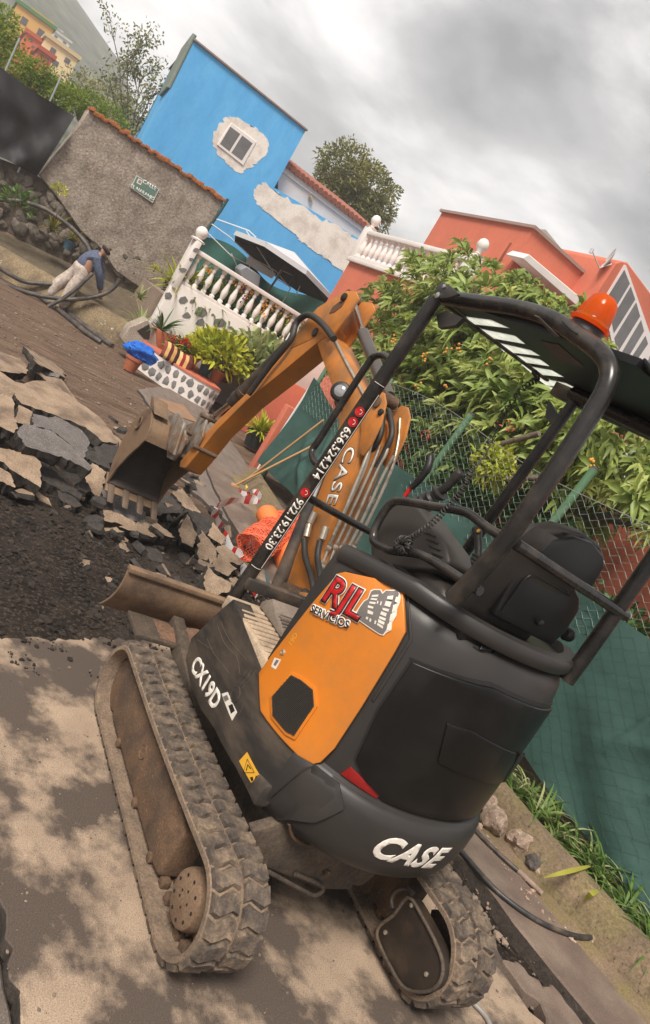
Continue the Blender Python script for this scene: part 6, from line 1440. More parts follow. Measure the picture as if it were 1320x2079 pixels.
MB().tube([apex+Vector((0, 0, -.05)), Vector(PX(540, 598, 14.2)), Vector((14.2, PX(540, 600, 14.2)[1], 1.25))], .024, 10).build('pole', M('brown parasol pole', (.12, .075, .05), rough=.6), par, smooth=60)
MB().lathe([(.25, 0), (.25, .06), (.05, .1)], (14.2, PX(540, 600, 14.2)[1], 1.25), (0, 0, 1), 20).build('parasol_foot', DPOT, par)
NETG = M('dark green net cloth', (.018, .085, .066), (.03, .11, .085), scale=4, rough=.85, bump=.4, bscale=200)
gA, gB, gC, gD = [Vector(PX(x, y, 15.4)) for x, y in ((410, 480), (660, 625), (620, 700), (380, 560))]
tag(MB().grid(lambda u, v: gA.lerp(gB, u).lerp(gD.lerp(gC, u), v)+Vector((.08*math.sin(14*u+3*v), 0, .16*math.sin(8*u)*(1-v))), 50, 10).build('green_screen', NETG, smooth=60), 'dark green net screen hung behind the parasol on the terrace', 'net')
WM = M('white metal tube', (.78, .78, .78), rough=.4)
fr_ = empty('drying_frame', PX(500, 590, 14.8), 'white folding drying frame in front of the blue house wall', 'drying rack')
for px in ([(440, 445), (505, 468), (520, 482)], [(430, 455), (465, 480), (520, 530)], [(424, 475), (470, 520), (520, 545)], [(500, 468), (560, 560)], [(560, 565), (585, 580), (596, 560), (570, 548), (560, 565)], [(510, 520), (500, 580)], [(590, 585), (570, 620)], [(505, 520), (560, 550), (590, 585)], [(615, 570), (600, 600)], [(470, 515), (490, 560)]):
    MB().tube([PX(x, y, 14.8) for x, y in px], .013, 6).build('frame_tube', WM, fr_, smooth=60)
prj('cloth', [(503, 522), (512, 524), (540, 542), (560, 556), (552, 566), (520, 548), (500, 534)], 14.75, .02, M('white cloth', (.72, .72, .74), rough=.9), fr_)
tag(prj('storage_box', [(488, 548), (500, 540), (530, 560), (524, 592), (490, 575)], 13.6, .4, M('grey plastic box', (.24, .25, .27), rough=.6), bevel=.02), 'grey plastic box behind the white balustrade', 'box')

bush('hedge', 'dark leafy hedge filling the terrace behind the white balusters', 'hedge', [((13.55, -3.4, 1.6), (.3, 1.0, .45)), ((13.55, -5.2, 1.6), (.3, 1.2, .45))], 3800, .14, DKG)
# broom, tape and orange barrier by the end of the fence
WOOD = M('pale broom wood', (.50, .30, .13), (.42, .24, .10), scale=14, rough=.6)
for i, (h0, h1, lb) in enumerate((((492, 980), (657, 853), 'wooden handled broom with yellow head leaning on the net fence, upper of two'), ((478, 985), (637, 904), 'wooden handled tool leaning on the net fence, lower of two'))):
    a = Vector(PZ(*h0, .05)); c_ = Vector(PY(*h1, -2.50)); root = empty('broom', a, lb, 'broom', 'brooms leaning on the fence')
    MB().tube([a, c_], .014, 8).build('handle', WOOD, root, smooth=60)
    if i == 0:
        b = MB(); d = Vector((.1, -.25, 0)).normalized(); h = [PZ(x, y, .06) for x, y in ((495, 968), (506, 972), (514, 988), (502, 990))]
        MB().prism(h, (0, 0, -.08)).build('brush_head', M('yellow bristles', (.72, .58, .07), (.6, .48, .06), scale=30, rough=.9, bump=.6, bscale=90), root, bevel=.01, recalc=True)
    else: MB().box((a.x-.03, a.y-.05, .0), (a.x+.03, a.y+.05, .06)).build('brush_head', WOOD, root, bevel=.01)
TW = M('hazard tape white', (.76, .72, .70), rough=.4); TR = M('hazard tape red', (.55, .03, .03), rough=.4)
def tape(px, zs, w, label, ns=14, seed=1):
    pts = smooth_path([PZ(x, y, z) for (x, y), z in zip(px, zs)], 8); b = MB(); k = len(pts); r_ = random.Random(seed)
    for i in range(k-1):
        d = (pts[i+1]-pts[i]).normalized(); up_ = Vector((.3*math.sin(i*.4), 0, 1)); s_ = d.cross(up_).cross(d).normalized() if True else up_
        b.cm = 1 if (i // 3) % 3 == 0 else 0; tw_ = w*(.75+.25*math.sin(i*.5+seed)); b.add([pts[i]-s_*tw_/2, pts[i]+s_*tw_/2, pts[i+1]+s_*tw_/2, pts[i+1]-s_*tw_/2], [(0, 1, 2, 3)])
    return tag(b.build('hazard_tape', [TW, TR], smooth=60), label, 'tape', 'red and white hazard tape')
tape([(447, 1072), (441, 1052), (438, 1032), (452, 1022), (480, 1016), (512, 1014), (527, 1018), (522, 1000), (530, 990)], [.05, .16, .30, .32, .30, .32, .34, .3, .34], .11, 'red and white hazard tape tied to the orange barrier roll')
tape([(486, 995), (500, 1004), (515, 996), (528, 1008)], [.15, .2, .28, .25], .07, 'short crumpled end of hazard tape by the broom head', seed=4)
tape([(452, 1085), (470, 1112), (486, 1128), (492, 1150), (505, 1180), (525, 1205)], [.10, .10, .1, .05, .03, .03], .10, 'hazard tape fallen among the slabs behind the canopy post', seed=7)
ORP = M('orange plastic', (.80, .21, .055), (.74, .185, .045), scale=6, rough=.5)
c0 = Vector(PZ(540, 1042, .28)); c1 = Vector(PZ(600, 1160, .10)); br = empty('barrier_roll', (c1+c0)/2*1-Vector((0, 0, ((c1+c0)/2).z)), 'orange plastic barrier post wrapped in orange safety netting', 'barrier')
prof_ = [(.03, 0), (.085, .02), (.11, .06), (.115, .12)]; ll_ = (c1-c0).length
MB().lathe(prof_+[(.10, .25), (.085, .30), (.09, ll_*.6), (.13, ll_*.75), (.16, ll_)], c0-(c1-c0).normalized()*.05, c1-c0, 24).build('post', ORP, br, smooth=50)
b = MB(); r_ = random.Random(4); cc = Vector(PZ(558, 1085, .22))
ax1 = Vector(PZ(600, 1040, .30))-Vector(PZ(515, 1090, .15)); ax1n = ax1.normalized()
def netpt(u, v):
    a = 6.28*v*1.6; rr2 = .15+.045*noise.noise(Vector((u*6, v*9, 0)))+.02*math.sin(a*3); _, s_, u_ = frame_of(ax1n); t = (u-.5)*ax1.length
    return cc+ax1n*t+s_*(rr2*math.cos(a))+u_*(rr2*math.sin(a)*.8)+Vector((.03*noise.noise(Vector((u*9, v*5, 3))), .03*noise.noise(Vector((u*8, v*7, 8))), 0))
NU, NV = 30, 46
for i in range(NU): b.tube([netpt(i/NU, j/NV)+Vector((0, 0, .006*((i+j) % 2))) for j in range(NV+1)], .0055, 4, cap=False)
for j in range(NV): b.tube([netpt(i/NU, j/NV) for i in range(NU+1)], .0055, 4, cap=False)
b.build('safety_netting', M('orange net', (.78, .16, .07), (.68, .12, .05), scale=9, rough=.6), br, smooth=60)
# teal hose beside it
hose('hose', [(515, 1130), (530, 1150), (548, 1190)], .03, .018, M('teal hose', (.05, .13, .14), rough=.4), 'thin teal hose beside the orange barrier, left of two', 'hose', 'teal hoses by the barrier')
hose('hose', [(530, 1110), (545, 1128), (572, 1165)], .03, .018, M('teal hose', (.05, .13, .14)), 'thin teal hose beside the orange barrier, right of two', 'hose', 'teal hoses by the barrier')
rock('stone', (*PZ(553, 1118, 0)[:2], -.05), .10, STONE, 'grey stone beside the orange barrier', None, 12)

# --- the net fence
GPOST = M('green fence post', (.075, .17, .085), (.11, .22, .12), scale=9, rough=.55, dirt=(.2, .3, .2), damt=.3, dscale=8)
NET = M('green shade netting', (.026, .070, .058), (.038, .092, .077), scale=3, rough=.75, bump=.8, bscale=150, trans=.15, dirt=(.045, .115, .098), damt=.28, dscale=2.6, dsoft=.25, squash=(1, 1, 2.5), speck=((.10, .19, .14), 26, .68))
fe = empty('net_fence', (2.5, -2.6, .15), 'wire mesh fence covered with dark green shade netting along the kerb', 'fence')
FY = -2.62
def ftop(x): return float(np.interp(x, [-2.5, .64, 1.31, 2.42, 3.91, 5.42, 6.55], [1.53, 1.49, 1.48, 1.46, 1.39, 1.36, 1.62]))
def fbot(x): return float(np.interp(x, [-2.5, -.4, .17, .78, 2.5, 5.5, 6.55], [.10, .19, .25, .31, .33, .34, .30]))
rF = random.Random(2); FOLDS = []
for i_ in range(26):
    xa_ = rF.uniform(-1.2, 6); FOLDS.append((xa_, rF.uniform(.3, .8), xa_+rF.uniform(-.9, .9), rF.uniform(.9, 1.5), rF.uniform(.02, .06), rF.uniform(.012, .045)))
def netf(u, v):
    x = 6.55-9.0*u; z = ftop(x)+(fbot(x)-ftop(x))*v
    z += .025*math.sin(math.pi*((x*.62) % 1))*(1-v)*-1
    y = FY+.03+.085*noise.noise(Vector((x*.9, z*1.2, 0)))+.03*noise.noise(Vector(((x+z)*2.4, (x-z)*.8, 7)))+.018*noise.noise(Vector((x*3, z*1.4, 5)))+(.10*v*v if x < 2 else .03*v*v)
    y += .03*noise.noise(Vector((x*1.8+z*1.5, z*.7-x*.4, 2)))+.05*math.exp(-((x-.1-.5*(1-v))*3.2)**2)*math.sin(3.1*v)+.025*math.sin(11*(x*.8-z))*math.exp(-((x+.1)*1.2)**2)*v
    for (xa, za, xb, zb2, wd_, am_) in FOLDS:
        dx_, dz_ = xb-xa, zb2-za; L2 = dx_*dx_+dz_*dz_; t_ = max(0, min(1, ((x-xa)*dx_+(z-za)*dz_)/L2)); ds = math.hypot(x-xa-t_*dx_, z-za-t_*dz_); y += am_*math.exp(-(ds/wd_)**2)*math.sin(math.pi*min(1, t_*.9+.1))
    return (x, y, z)
MB().grid(netf, 380, 70).build('shade_net', NET, fe, smooth=70)
b = MB(); x = -1.5; i = 0
while x < 1.6:
    zs_ = np.arange(fbot(x)+.03, ftop(x)-.02, .05); pts = []
    for j, z in enumerate(zs_):
        xx = x+.04*(1 if (i+j) % 2 else -1)+.012*noise.noise(Vector((x*2, z*3, 1))); p_ = netf((6.55-xx)/9.0, (ftop(xx)-z)/(ftop(xx)-fbot(xx))); pts.append((p_[0], p_[1]+.006, p_[2]))
    b.tube(pts, .0008, 3, cap=False); x += .08; i += 1
o = b.build('front_wire_mesh', M('dark coated wire', (.012, .03, .025), rough=.6), fe, smooth=0); o['kind'] = 'stuff'
for px0, px1, Y in (((1207, 952), (1105, 1082), -2.70), ((957, 842), (893, 930), -2.70)):
    t_ = Vector(PY(*px0, Y)); c_ = Vector(PY(*px1, Y)); d = (c_-t_); k = (t_.z-.05)/(-d.z); bt = t_+d*k
    p_ = MB().tube([t_, bt], .034, 14).build('post', GPOST, fe, smooth=60)
    MB().tube([t_, t_+(t_-bt).normalized()*.02], .030, 14).build('post_cap', M('grey rubber cap', (.09, .08, .075), rough=.7), p_)
for x in (5.05, 6.5, -.7, -2.3): MB().tube([(x, -2.66, .05), (x, -2.66, 2.1)], .03, 12).build('post', GPOST, fe, smooth=60)
def mtop(x): return 2.07+.04*math.sin(x*2)
b = MB(); x = -2.4; i = 0; CW = .055
while x < 6.4:
    pts = []; z = 1.2; j = 0
    while z < mtop(x): pts.append((x+CW*.5*(1 if ((i+j) % 2) else -1)*.98, -2.605+.006*(1 if j % 2 else -1)+.012*noise.noise(Vector((x, z, 0))), z)); z += CW*.62; j += 1
    b.tube(pts, .0021, 3, cap=False); x += CW; i += 1
o = b.build('wire_mesh', M('green coated wire', (.16, .24, .20), (.26, .32, .28), scale=9, rough=.5), fe, smooth=0); o['kind'] = 'stuff'
MB().tube([(x_*.1-2.4, -2.605, mtop(x_*.1-2.4)) for x_ in range(89)], .003, 5).build('top_wire', M('galvanised stake', (.45, .47, .46)), fe)
# white and red wrapped stake at the end of the fence
wp0, wp1 = Vector(PY(517, 962, -2.68)), Vector(PY(638, 772, -2.68)); stk_ = empty('wrapped_stake', wp0, 'leaning white stake with red bands at the end of the net fence', 'stake')
for i in range(7): MB().tube([wp0.lerp(wp1, i/7), wp0.lerp(wp1, (i+1)/7)], .016, 8).build('band', TR if i in (2,) else TW, stk_, smooth=60)

# --- loquat tree behind the fence
LQ = leafmat('loquat leaves', (.15, .225, .045), (.29, .35, .09), tr=.30, sc=1.1, isl=.34, rough=.42)
LQY = leafmat('young loquat leaves', (.36, .43, .10), (.48, .51, .18), tr=.42, sc=2, isl=.25)
lq = empty('loquat_tree', (4.6, -4.1, .1), 'big loquat tree with long leaves and orange fruit behind the net fence', 'tree')
lqc = [(( 5.3, -4.1, 2.95), (1.5, .95, .95)), ((3.7, -4.0, 2.5), (1.3, .9, .7)), ((6.4, -4.2, 2.6), (1.1, .9, .9)), ((4.5, -4.0, 2.2), (2.2, .85, .75)), ((2.5, -3.9, 2.55), (1.2, .8, .45)), ((1.4, -3.8, 2.35), (.9, .6, .35)), ((5.6, -4.3, 3.35), (.8, .7, .6)), ((7.6, -4.1, 3.3), (.9, .7, .7)), ((8.3, -4.15, 2.6), (.8, .6, .8)), ((6.6, -4.05, 3.55), (.8, .65, .6))]
tk = [(4.6, -4.2, .05), (4.55, -4.15, .8), (4.7, -4.1, 1.5)]
MB().tube(smooth_path(tk, 4), [.13-.005*i for i in range(9)], 12).build('trunk', BARK, lq, smooth=60)
for (c_, s_) in lqc:
    for k in range(3):
        e_ = Vector(c_)+Vector((rp_.uniform(-.6, .6)*s_[0], rp_.uniform(-.6, .6)*s_[1], rp_.uniform(-.2, .7)*s_[2])); m_ = Vector((4.7, -4.1, 1.4)).lerp(e_, .5)+Vector((rp_.uniform(-.2, .2), rp_.uniform(-.2, .2), rp_.uniform(-.25, .1)))
        pts = smooth_path([(4.68, -4.1, 1.35), m_, e_], 5); MB().tube(pts, [.05-.04*i/len(pts) for i in range(len(pts))], 7).build('branch', BARK, lq, smooth=60)
for pts in ([PY(x, y, -3.0) for x, y in ((955, 935), (1010, 905), (1060, 890), (1095, 880))], [PY(x, y, -3.0) for x, y in ((1020, 975), (1060, 970), (1095, 972))]): MB().tube(smooth_path(pts, 4), .028, 8).build('branch', BARK, lq, smooth=60)
def rosettes(n, cl, rng):
    P_, D_ = [], []
    vol = np.array([s[0]*s[1]*s[2] for _, s in cl]); pr_ = vol/vol.sum()
    for i in range(n):
        c_, s_ = cl[rng.choice(len(cl), p=pr_)]; d = rng.normal(size=3); d /= np.linalg.norm(d); r_ = rng.uniform(.55, 1.05)**.6
        nn3 = noise.noise(Vector(d*2.1+np.array(c_)))*.3
        p = np.array(c_)+d*np.array(s_)*(r_+nn3); ax_ = d*.8+np.array([0, .35, .75])+rng.normal(size=3)*.25
        if p[1] > -2.75: p[1] = -2.75-rng.uniform(0, .3)
        if p[2] < 1.0: continue
        P_.append(p); D_.append(ax_/np.linalg.norm(ax_))
    return np.array(P_), np.array(D_)
RP, RD = rosettes(2300, lqc, NR)
LP, LD, LU, LL, LWd, LK = [], [], [], [], [], []
for p, a in zip(RP, RD):
    k = int(NR.integers(8, 13)); t1 = np.cross(a, [0, 0, 1.0]+NR.normal(size=3)*.2); t1 /= np.linalg.norm(t1); t2 = np.cross(a, t1); young = NR.random() < .5 and p[2] > 1.6
    ph0 = NR.uniform(0, 6.28)
    for j in range(k):
        ph = ph0+j*2.4; el = NR.uniform(.15, 1.1) if not young else NR.uniform(.6, 1.25)
        d = a*math.sin(el)+(t1*math.cos(ph)+t2*math.sin(ph))*math.cos(el); LP.append(p+NR.normal(0, .012, 3)); LD.append(d); LU.append(a)
        L1 = NR.uniform(.15, .28)*(.8 if young else 1); LL.append(L1); LWd.append(L1*NR.uniform(.20, .27)); LK.append(young)
LP, LD, LU, LL, LWd, LK = map(np.array, (LP, LD, LU, LL, LWd, LK))
# the leaves that show largest are parts of their own
PXL = np.array([proj(p) for p in LP]); vis = (PXL[:, 0] > 0) & (PXL[:, 0] < IW) & (PXL[:, 1] > 0) & (PXL[:, 1] < IH)
cross = np.linalg.norm(np.cross(LD/np.linalg.norm(LD, axis=1, keepdims=True), (LP-CP)/np.linalg.norm(LP-CP, axis=1, keepdims=True)), axis=1)
front = (LP-CP)@CF; score = np.where(vis, LL*cross/PXL[:, 2]*(1.0/(1+np.maximum(0, -LP[:, 1]-3.3))), 0)
big = np.argsort(-score)[:300]; mask = np.ones(len(LP), bool); mask[big] = False
for yv in (False, True):
    m2 = mask & (LK == yv); leaf_cloud('foliage', LP[m2], LD[m2], LL[m2], LWd[m2], LQY if yv else LQ, lq, up=LU[m2], droop=.42, origin=(4.6, -4.1, .1), kind='stuff')
def leaf_mesh(mat):
    o = leaf_cloud('leaf', [(0, 0, 0)], [(1, 0, 0)], 1, .28, mat, lq, up=np.array([[0, 0, 1.0]]), origin=(0, 0, 0)); return o
PLf = {False: leaf_mesh(LQ), True: leaf_mesh(LQY)}; fst = {False: True, True: True}
for i in big:
    d = Vector(LD[i]).normalized(); _, s_, u_ = frame_of(d, LU[i]); R3 = Matrix((d, -s_, u_)).transposed(); R3 = Matrix(((d.x, -s_.x, u_.x), (d.y, -s_.y, u_.y), (d.z, -s_.z, u_.z)))
    y_ = bool(LK[i]); L1 = float(LL[i]); q_ = R3.to_quaternion()
    if fst[y_]: fst[y_] = False; o = PLf[y_]; o.location = Vector(LP[i])-WORLD[lq.name]; o.rotation_mode = 'QUATERNION'; o.rotation_quaternion = q_; o.scale = (L1, L1, L1)
    else: copy_to(PLf[y_], LP[i], q_, lq, (L1, L1, L1))
FRU = M('orange loquat fruit', (.62, .29, .04), (.48, .20, .03), scale=30, rough=.5)
fm = None; rf2 = random.Random(8)
for x, y in ((905, 708), (860, 722), (935, 705), (800, 690), (848, 778), (905, 780), (1205, 938), (990, 735)):
    c_ = PY(x, y, -3.0)
    for k in range(rf2.randint(3, 6)):
        at = Vector(c_)+Vector((rf2.uniform(-.05, .05), rf2.uniform(-.05, .05), rf2.uniform(-.05, .05)))
        if fm is None: fm = MB().lathe([(.003, -.018), (.011, -.013), (.015, 0), (.011, .012), (.004, .016)], at, (0, 0, 1), 10).build('fruit', FRU, lq, smooth=60, origin=tuple(at))
        else: copy_to(fm, at, None, lq)
# dark shrubs and flowers behind the fence
bush('shrub', 'dark shrub filling the gap under the loquat behind the wire mesh', 'shrub', [((3.6, -3.6, 1.2), (1.4, .5, .8)), ((5.6, -3.7, 1.2), (1.2, .5, .8)), ((1.6, -3.7, 1.0), (1.0, .5, .5))], 8000, .13, DKG)
bush('shrub', 'yellow leaved shrub rising above the net beside the canopy post', 'shrub', [(tuple(PY(1000, 945, -2.95)), (.22, .14, .17))], 420, .12, YG)
bush('shrub', 'pink flowering shrub behind the wire mesh', 'shrub', [(tuple(PY(870, 885, -2.95)), (.12, .10, .06)), (tuple(PY(1030, 865, -3.1)), (.10, .10, .05))], 34, .05, leafmat('coral petals', (.62, .10, .07), (.5, .07, .06)), stem=False)
# strap leaved plants along the kerb
for i in range(44):
    x = 1.75-.075*i+rp_.uniform(-.05, .05); y = klerp(x)-.25-rp_.uniform(0, .26)
    root = empty('strap_plant', (x, y, .15), 'clump of green and cream strap leaves growing behind the kerb', 'plant', 'strap leaved plants along the kerb')
    straps(MB(), (x, y, .15), 24, .36, .018, rp_, up=.85, droop=1.5).build('leaves', VAR if i % 3 == 0 else GR, root, smooth=60, origin=(x, y, .15))['kind'] = 'stuff'
for px, lb in ((((1198, 1758), (1150, 1770), (1104, 1782)), 'long yellow fallen leaf on the kerb, upper of two'), (((1215, 1808), (1200, 1815), (1186, 1830)), 'short yellow green fallen leaf on the kerb, lower of two')):
    a, m_, c_ = [Vector(PZ(x, y, z)) for (x, y), z in zip(px, (.24, .25, .16))]; b = MB(); s_ = (c_-a).cross(Vector((0, .5, 1))).normalized()
    w = .025; pts = smooth_path([a, m_, c_], 4); vs = []
    for i, p in enumerate(pts): t = i/(len(pts)-1); ww = w*math.sin(math.pi*(.12+.88*t))*.6+.001; vs += [p-s_*ww, p+s_*ww]
    b.add(vs, [(2*i, 2*i+1, 2*i+3, 2*i+2) for i in range(len(pts)-1)]); tag(b.build('fallen_leaf', leafmat('yellow fallen leaf', (.50, .46, .08), (.4, .40, .07)), smooth=60), lb, 'leaf', 'fallen leaves on the kerb')

# --- plants on the bank, trees beyond
for i, (x, y, kind, m_, L_, lb) in enumerate(((95, 470, 'strap', ORL, .55, 'bronze leaved plant on the bank above the low wall, left'), (135, 492, 'strap', ORL, .45, 'bronze leaved plant in a blue pot on the bank, right'), (20, 430, 'bush', GR, .5, 'small green weeds on the bank at the left edge'), (108, 395, 'bush', YG, .22, 'yellow flowering spray against the rendered wall'), (305, 550, 'bush', YG, .12, 'single yellow flower stem right of the bending person'), (275, 610, 'strap', VAR, .4, 'pale strap plant at the end of the low wall'))):
    X = 15.3 if i < 4 else 13.6; q = PX(x, y+14, X); potted('bank_plant', lb, tuple(q), .12, .2, BPOT if i == 1 else None, kind, m_, L_, 40 if kind == 'strap' else 120, group='plants on the bank')
MB_ = [(((19.5, 1.6, 2.9), (1.2, 1.1, 1.1)), ((20.5, 2.6, 4.0), (1.3, 1.0, 1.0)))]
TL1 = leafmat('bright yellow green tree leaves', (.27, .32, .03), (.15, .23, .025), tr=.4, sc=.9, isl=.3)  # yellow green is the foliage's own colour
TL2 = leafmat('olive tree leaves', (.20, .215, .08), (.29, .28, .12), tr=.3, sc=1.2, isl=.3)
TL3 = leafmat('dark garden tree leaves', (.15, .165, .04), (.27, .25, .07), tr=.3, sc=.8, isl=.32)
def pxc(x, y, X, r, ry=None): q = PX(x, y, X); return (tuple(q), (r, r, ry or r))
bush('tree', 'yellow green tree at the left edge above the black sheeting', 'tree', [pxc(2, 75, 22, .5, .7), pxc(18, 120, 22, .55, .5), pxc(-40, 80, 22, .8, 1.0), pxc(8, 40, 22, .35, .35)], 3600, .15, TL1)
bush('tree', 'yellow green bushy tree right behind the black sheeting', 'tree', [pxc(88, 188, 20.5, .5, .42), pxc(120, 195, 20.5, .42, .42), pxc(70, 155, 20.5, .32, .38), pxc(45, 140, 20.5, .35, .35), pxc(100, 160, 20.5, .25, .3)], 3000, .13, TL1)
bush('tree', 'low yellowish bush behind the top of the rendered wall', 'tree', [pxc(180, 215, 20, .5, .35), pxc(230, 245, 20, .45, .35), pxc(150, 205, 20, .4, .35)], 1800, .12, TL1)
bush('tree', 'olive green bush between the far houses and the wispy tree', 'tree', [pxc(215, 205, 30, .9, .6), pxc(170, 180, 32, .8, .6), pxc(255, 235, 28, .7, .6)], 2000, .18, TL2)
wt = empty('wispy_tree', PX(268, 290, 21.5), 'thin wispy tree with bare twigs left of the blue house', 'tree'); twp = []
WB0 = Vector(PX(262, 300, 21.5))
def twig(p, d, l_, r_, lv):
    pts = [p]; q = p.copy()
    for i in range(5): d = (d+Vector((rp_.uniform(-.12, .12), rp_.uniform(-.15, .15), rp_.uniform(-.02, .1)))).normalized(); q = q+d*(l_/5); pts.append(q.copy())
    MB().tube(pts, [r_*(1-.14*i) for i in range(6)], 5).build('branch' if lv else 'trunk', BARK, wt, smooth=60)
    if lv >= 1: twp.extend([pts[3], pts[4], pts[5], pts[2]])
    if lv < 2:
        for k in range(4 if lv == 0 else 3): b0 = pts[rp_.randint(1, 5)]; twig(b0, (d*.8+Vector((rp_.uniform(-.4, .4), rp_.uniform(-.9, .9), rp_.uniform(.0, .5)))).normalized(), l_*rp_.uniform(.4, .6), r_*.5, lv+1)
for ex, ey in ((216, 90), (245, 100), (335, 155), (285, 130), (200, 140)):
    e_ = Vector(PX(ex, ey, 21.5)); twig(WB0, (e_-WB0).normalized(), (e_-WB0).length*.85, .03, 0)
TP_ = np.repeat(np.array([tuple(p) for p in twp]), 5, 0)+NR.normal(0, .11, (len(twp)*5, 3))
leaf_cloud('foliage', TP_, NR.normal(size=TP_.shape)+np.array([0, 0, .4]), .11, .05, TL2, wt, origin=tuple(WB0), kind='stuff')
bush('tree', 'round bushy tree rising behind the white house', 'tree', [pxc(700, 345, 25, 1.05, .95), pxc(745, 385, 25, 1.1, .9), pxc(765, 430, 25, .75, .7), pxc(680, 380, 25, .7, .7), pxc(720, 420, 25, 1.0, .8)], 9000, .19, TL3)

# --- hillside with houses
def hz(x, y):
    dx, dy = x-CP[0], y-CP[1]; r = math.hypot(dx, dy); az = math.degrees(math.atan2(dy, dx))
    el = float(np.interp(az, [-60, -14, -7, -1, 10, 40, 75], [1.0, 2.0, 8.6, 11.0, 12.0, 11, 3])); k = min(max((r-38)/190, 0), 1)
    return 1.95*k-.4*(1-k)+math.tan(math.radians(el))*r*(k**.45)*(1+.05*noise.noise(Vector((x*.02, y*.02, 0))))+.6*noise.noise(Vector((x*.08, y*.08, 2)))*k
b = MB(); R_ = [40+i*5 for i in range(14)]+[112+i*8 for i in range(20)]; A__ = [math.radians(-40+i*1.0) for i in range(100)]
b.add([(CP[0]+r*math.cos(a), CP[1]+r*math.sin(a), hz(CP[0]+r*math.cos(a), CP[1]+r*math.sin(a))) for r in R_ for a in A__], [(j*100+i, j*100+i+1, (j+1)*100+i+1, (j+1)*100+i) for j in range(len(R_)-1) for i in range(99)])
tag(b.build('hills', M('far green hillside', (.10, .105, .085), (.16, .155, .12), scale=.09, rough=1, dirt=(.03, .045, .02), damt=.45, dscale=.25, speck=((.17, .14, .09), .5, .6)), smooth=60, origin=(0, 0, 0)), kind='structure')
def far_house(px, X, depth, wallc, label, wins, roofc=None, name='house'):
    q = [PX(x, y, X) for x, y in px]; ys_ = [p[1] for p in q]; zs_ = [p[2] for p in q]; y0, y1 = min(ys_), max(ys_); z1 = max(zs_); z0 = hz(X+depth/2, (y0+y1)/2)-3
    z0 = min(z0, min(zs_)); root = empty(name, (X+depth/2, (y0+y1)/2, z0), label, 'house', 'houses on the far hillside')
    MB().box((X, y0, z0), (X+depth, y1, z1)).build('wall', M(label[:30], wallc, tuple(c*.9 for c in wallc), scale=.6, rough=.9), root)
    MB().box((X-.15, y0-.15, z1), (X+depth+.15, y1+.15, z1+.25)).build('roof', M(label[:28]+' r', roofc or tuple(c*.7 for c in wallc), rough=.9), root)
    w, h = y1-y0, z1-min(zs_)
    for u, v_, ww, hh in wins: MB().box((X-.03, y0+w*(u-ww/2), z1-h*(v_+hh/2)), (X+.1, y0+w*(u+ww/2), z1-h*(v_-hh/2))).build('window', M('far window', (.10, .095, .10), rough=.3), root)
W2_ = [(.25, .35, .16, .22), (.7, .35, .16, .22), (.5, .75, .16, .22)]
far_house([(25, 30), (110, 60), (60, 100)], 70, 8, lin('d8a860'), 'ochre house with a green roofed storey on the hillside', W2_, lin('4a7a4a'))
far_house([(62, 28), (88, 40), (95, 75)], 78, 8, lin('e0b050'), 'yellow house behind the ochre one on the hillside', W2_)
far_house([(50, 75), (95, 95), (78, 110)], 62, 6, lin('d06848'), 'coral house with grey shutters on the hillside', W2_)
far_house([(95, 75), (130, 100), (140, 160)], 60, 6, lin('e6cfa0'), 'cream house at the right of the hillside cluster', W2_)
far_house([(78, 105), (108, 120), (95, 135)], 56, 5, lin('c85a3c'), 'small coral house below the cream one on the hillside', W2_)
far_house([(105, 60), (140, 95), (120, 92)], 110, 8, lin('ded8cc'), 'pale house higher on the hillside', W2_)
for i, (x, y, s) in enumerate(((20, -2, 16), (120, 62, 10), (118, 45, 8), (92, 22, 10), (130, 82, 8), (146, 78, 7), (75, 8, 10), (150, 95, 6), (105, 30, 7))):
    far_house([(x-s*.6, y-s*.4), (x+s*.6, y+s*.4)], 150+8*i, 6, lin('e6e2dc'), ['far white house nearest the top left corner', 'far white house just above the cream house', 'far white house above the yellow house', 'far white house high up the slope', 'far white house left of the white terrace', 'far white house at the end of the white terrace', 'far white house near the top edge', 'far white house farthest right on the slope', 'far small white house in the middle of the slope'][i], [(.3, .5, .2, .4), (.7, .5, .2, .4)])

# --- the bending person
pe = empty('person', (14.0, PX(115, 615, 14.0)[1], -.05), 'person in grey blue top and pale trousers bending over to pull a black pipe', 'person')
def skin(name, nodes, edges, mat, sub=2):
    me = bpy.data.meshes.new(name); ks = list(nodes); base = Vector(WORLD[pe.name])
    me.from_pydata([Vector(nodes[k][0])-base for k in ks], [(ks.index(a), ks.index(c_)) for a, c_ in edges] and [(ks.index(a), ks.index(c_)) for a, c_ in edges], [])
    ob = bpy.data.objects.new(name, me); COL.objects.link(ob); md = ob.modifiers.new('s', 'SKIN'); md.use_smooth_shade = True
    for i, k in enumerate(ks):
        sv = me.skin_vertices[0].data[i]; r_ = nodes[k][1]; sv.radius = (r_, r_) if not isinstance(r_, tuple) else r_; sv.use_root = (i == 0)
    m2 = ob.modifiers.new('d', 'SUBSURF'); m2.levels = sub; m2.render_levels = sub
    dg_ = bpy.context.evaluated_depsgraph_get(); dg_.update(); nm2 = bpy.data.meshes.new_from_object(ob.evaluated_get(dg_)); bpy.data.objects.remove(ob)
    nm2.materials.clear(); nm2.materials.append(mat); nm2.shade_smooth(); o_ = bpy.data.objects.new(name, nm2); COL.objects.link(o_); o_.parent = pe; WORLD[o_.name] = base; return o_
def j_(x, y, dx=0): return PX(x, y, 14.0+dx)
hipc = j_(163, 553); sh = j_(197, 520); hd = j_(216, 509)
SKN = M('skin', (.38, .20, .13), rough=.6)
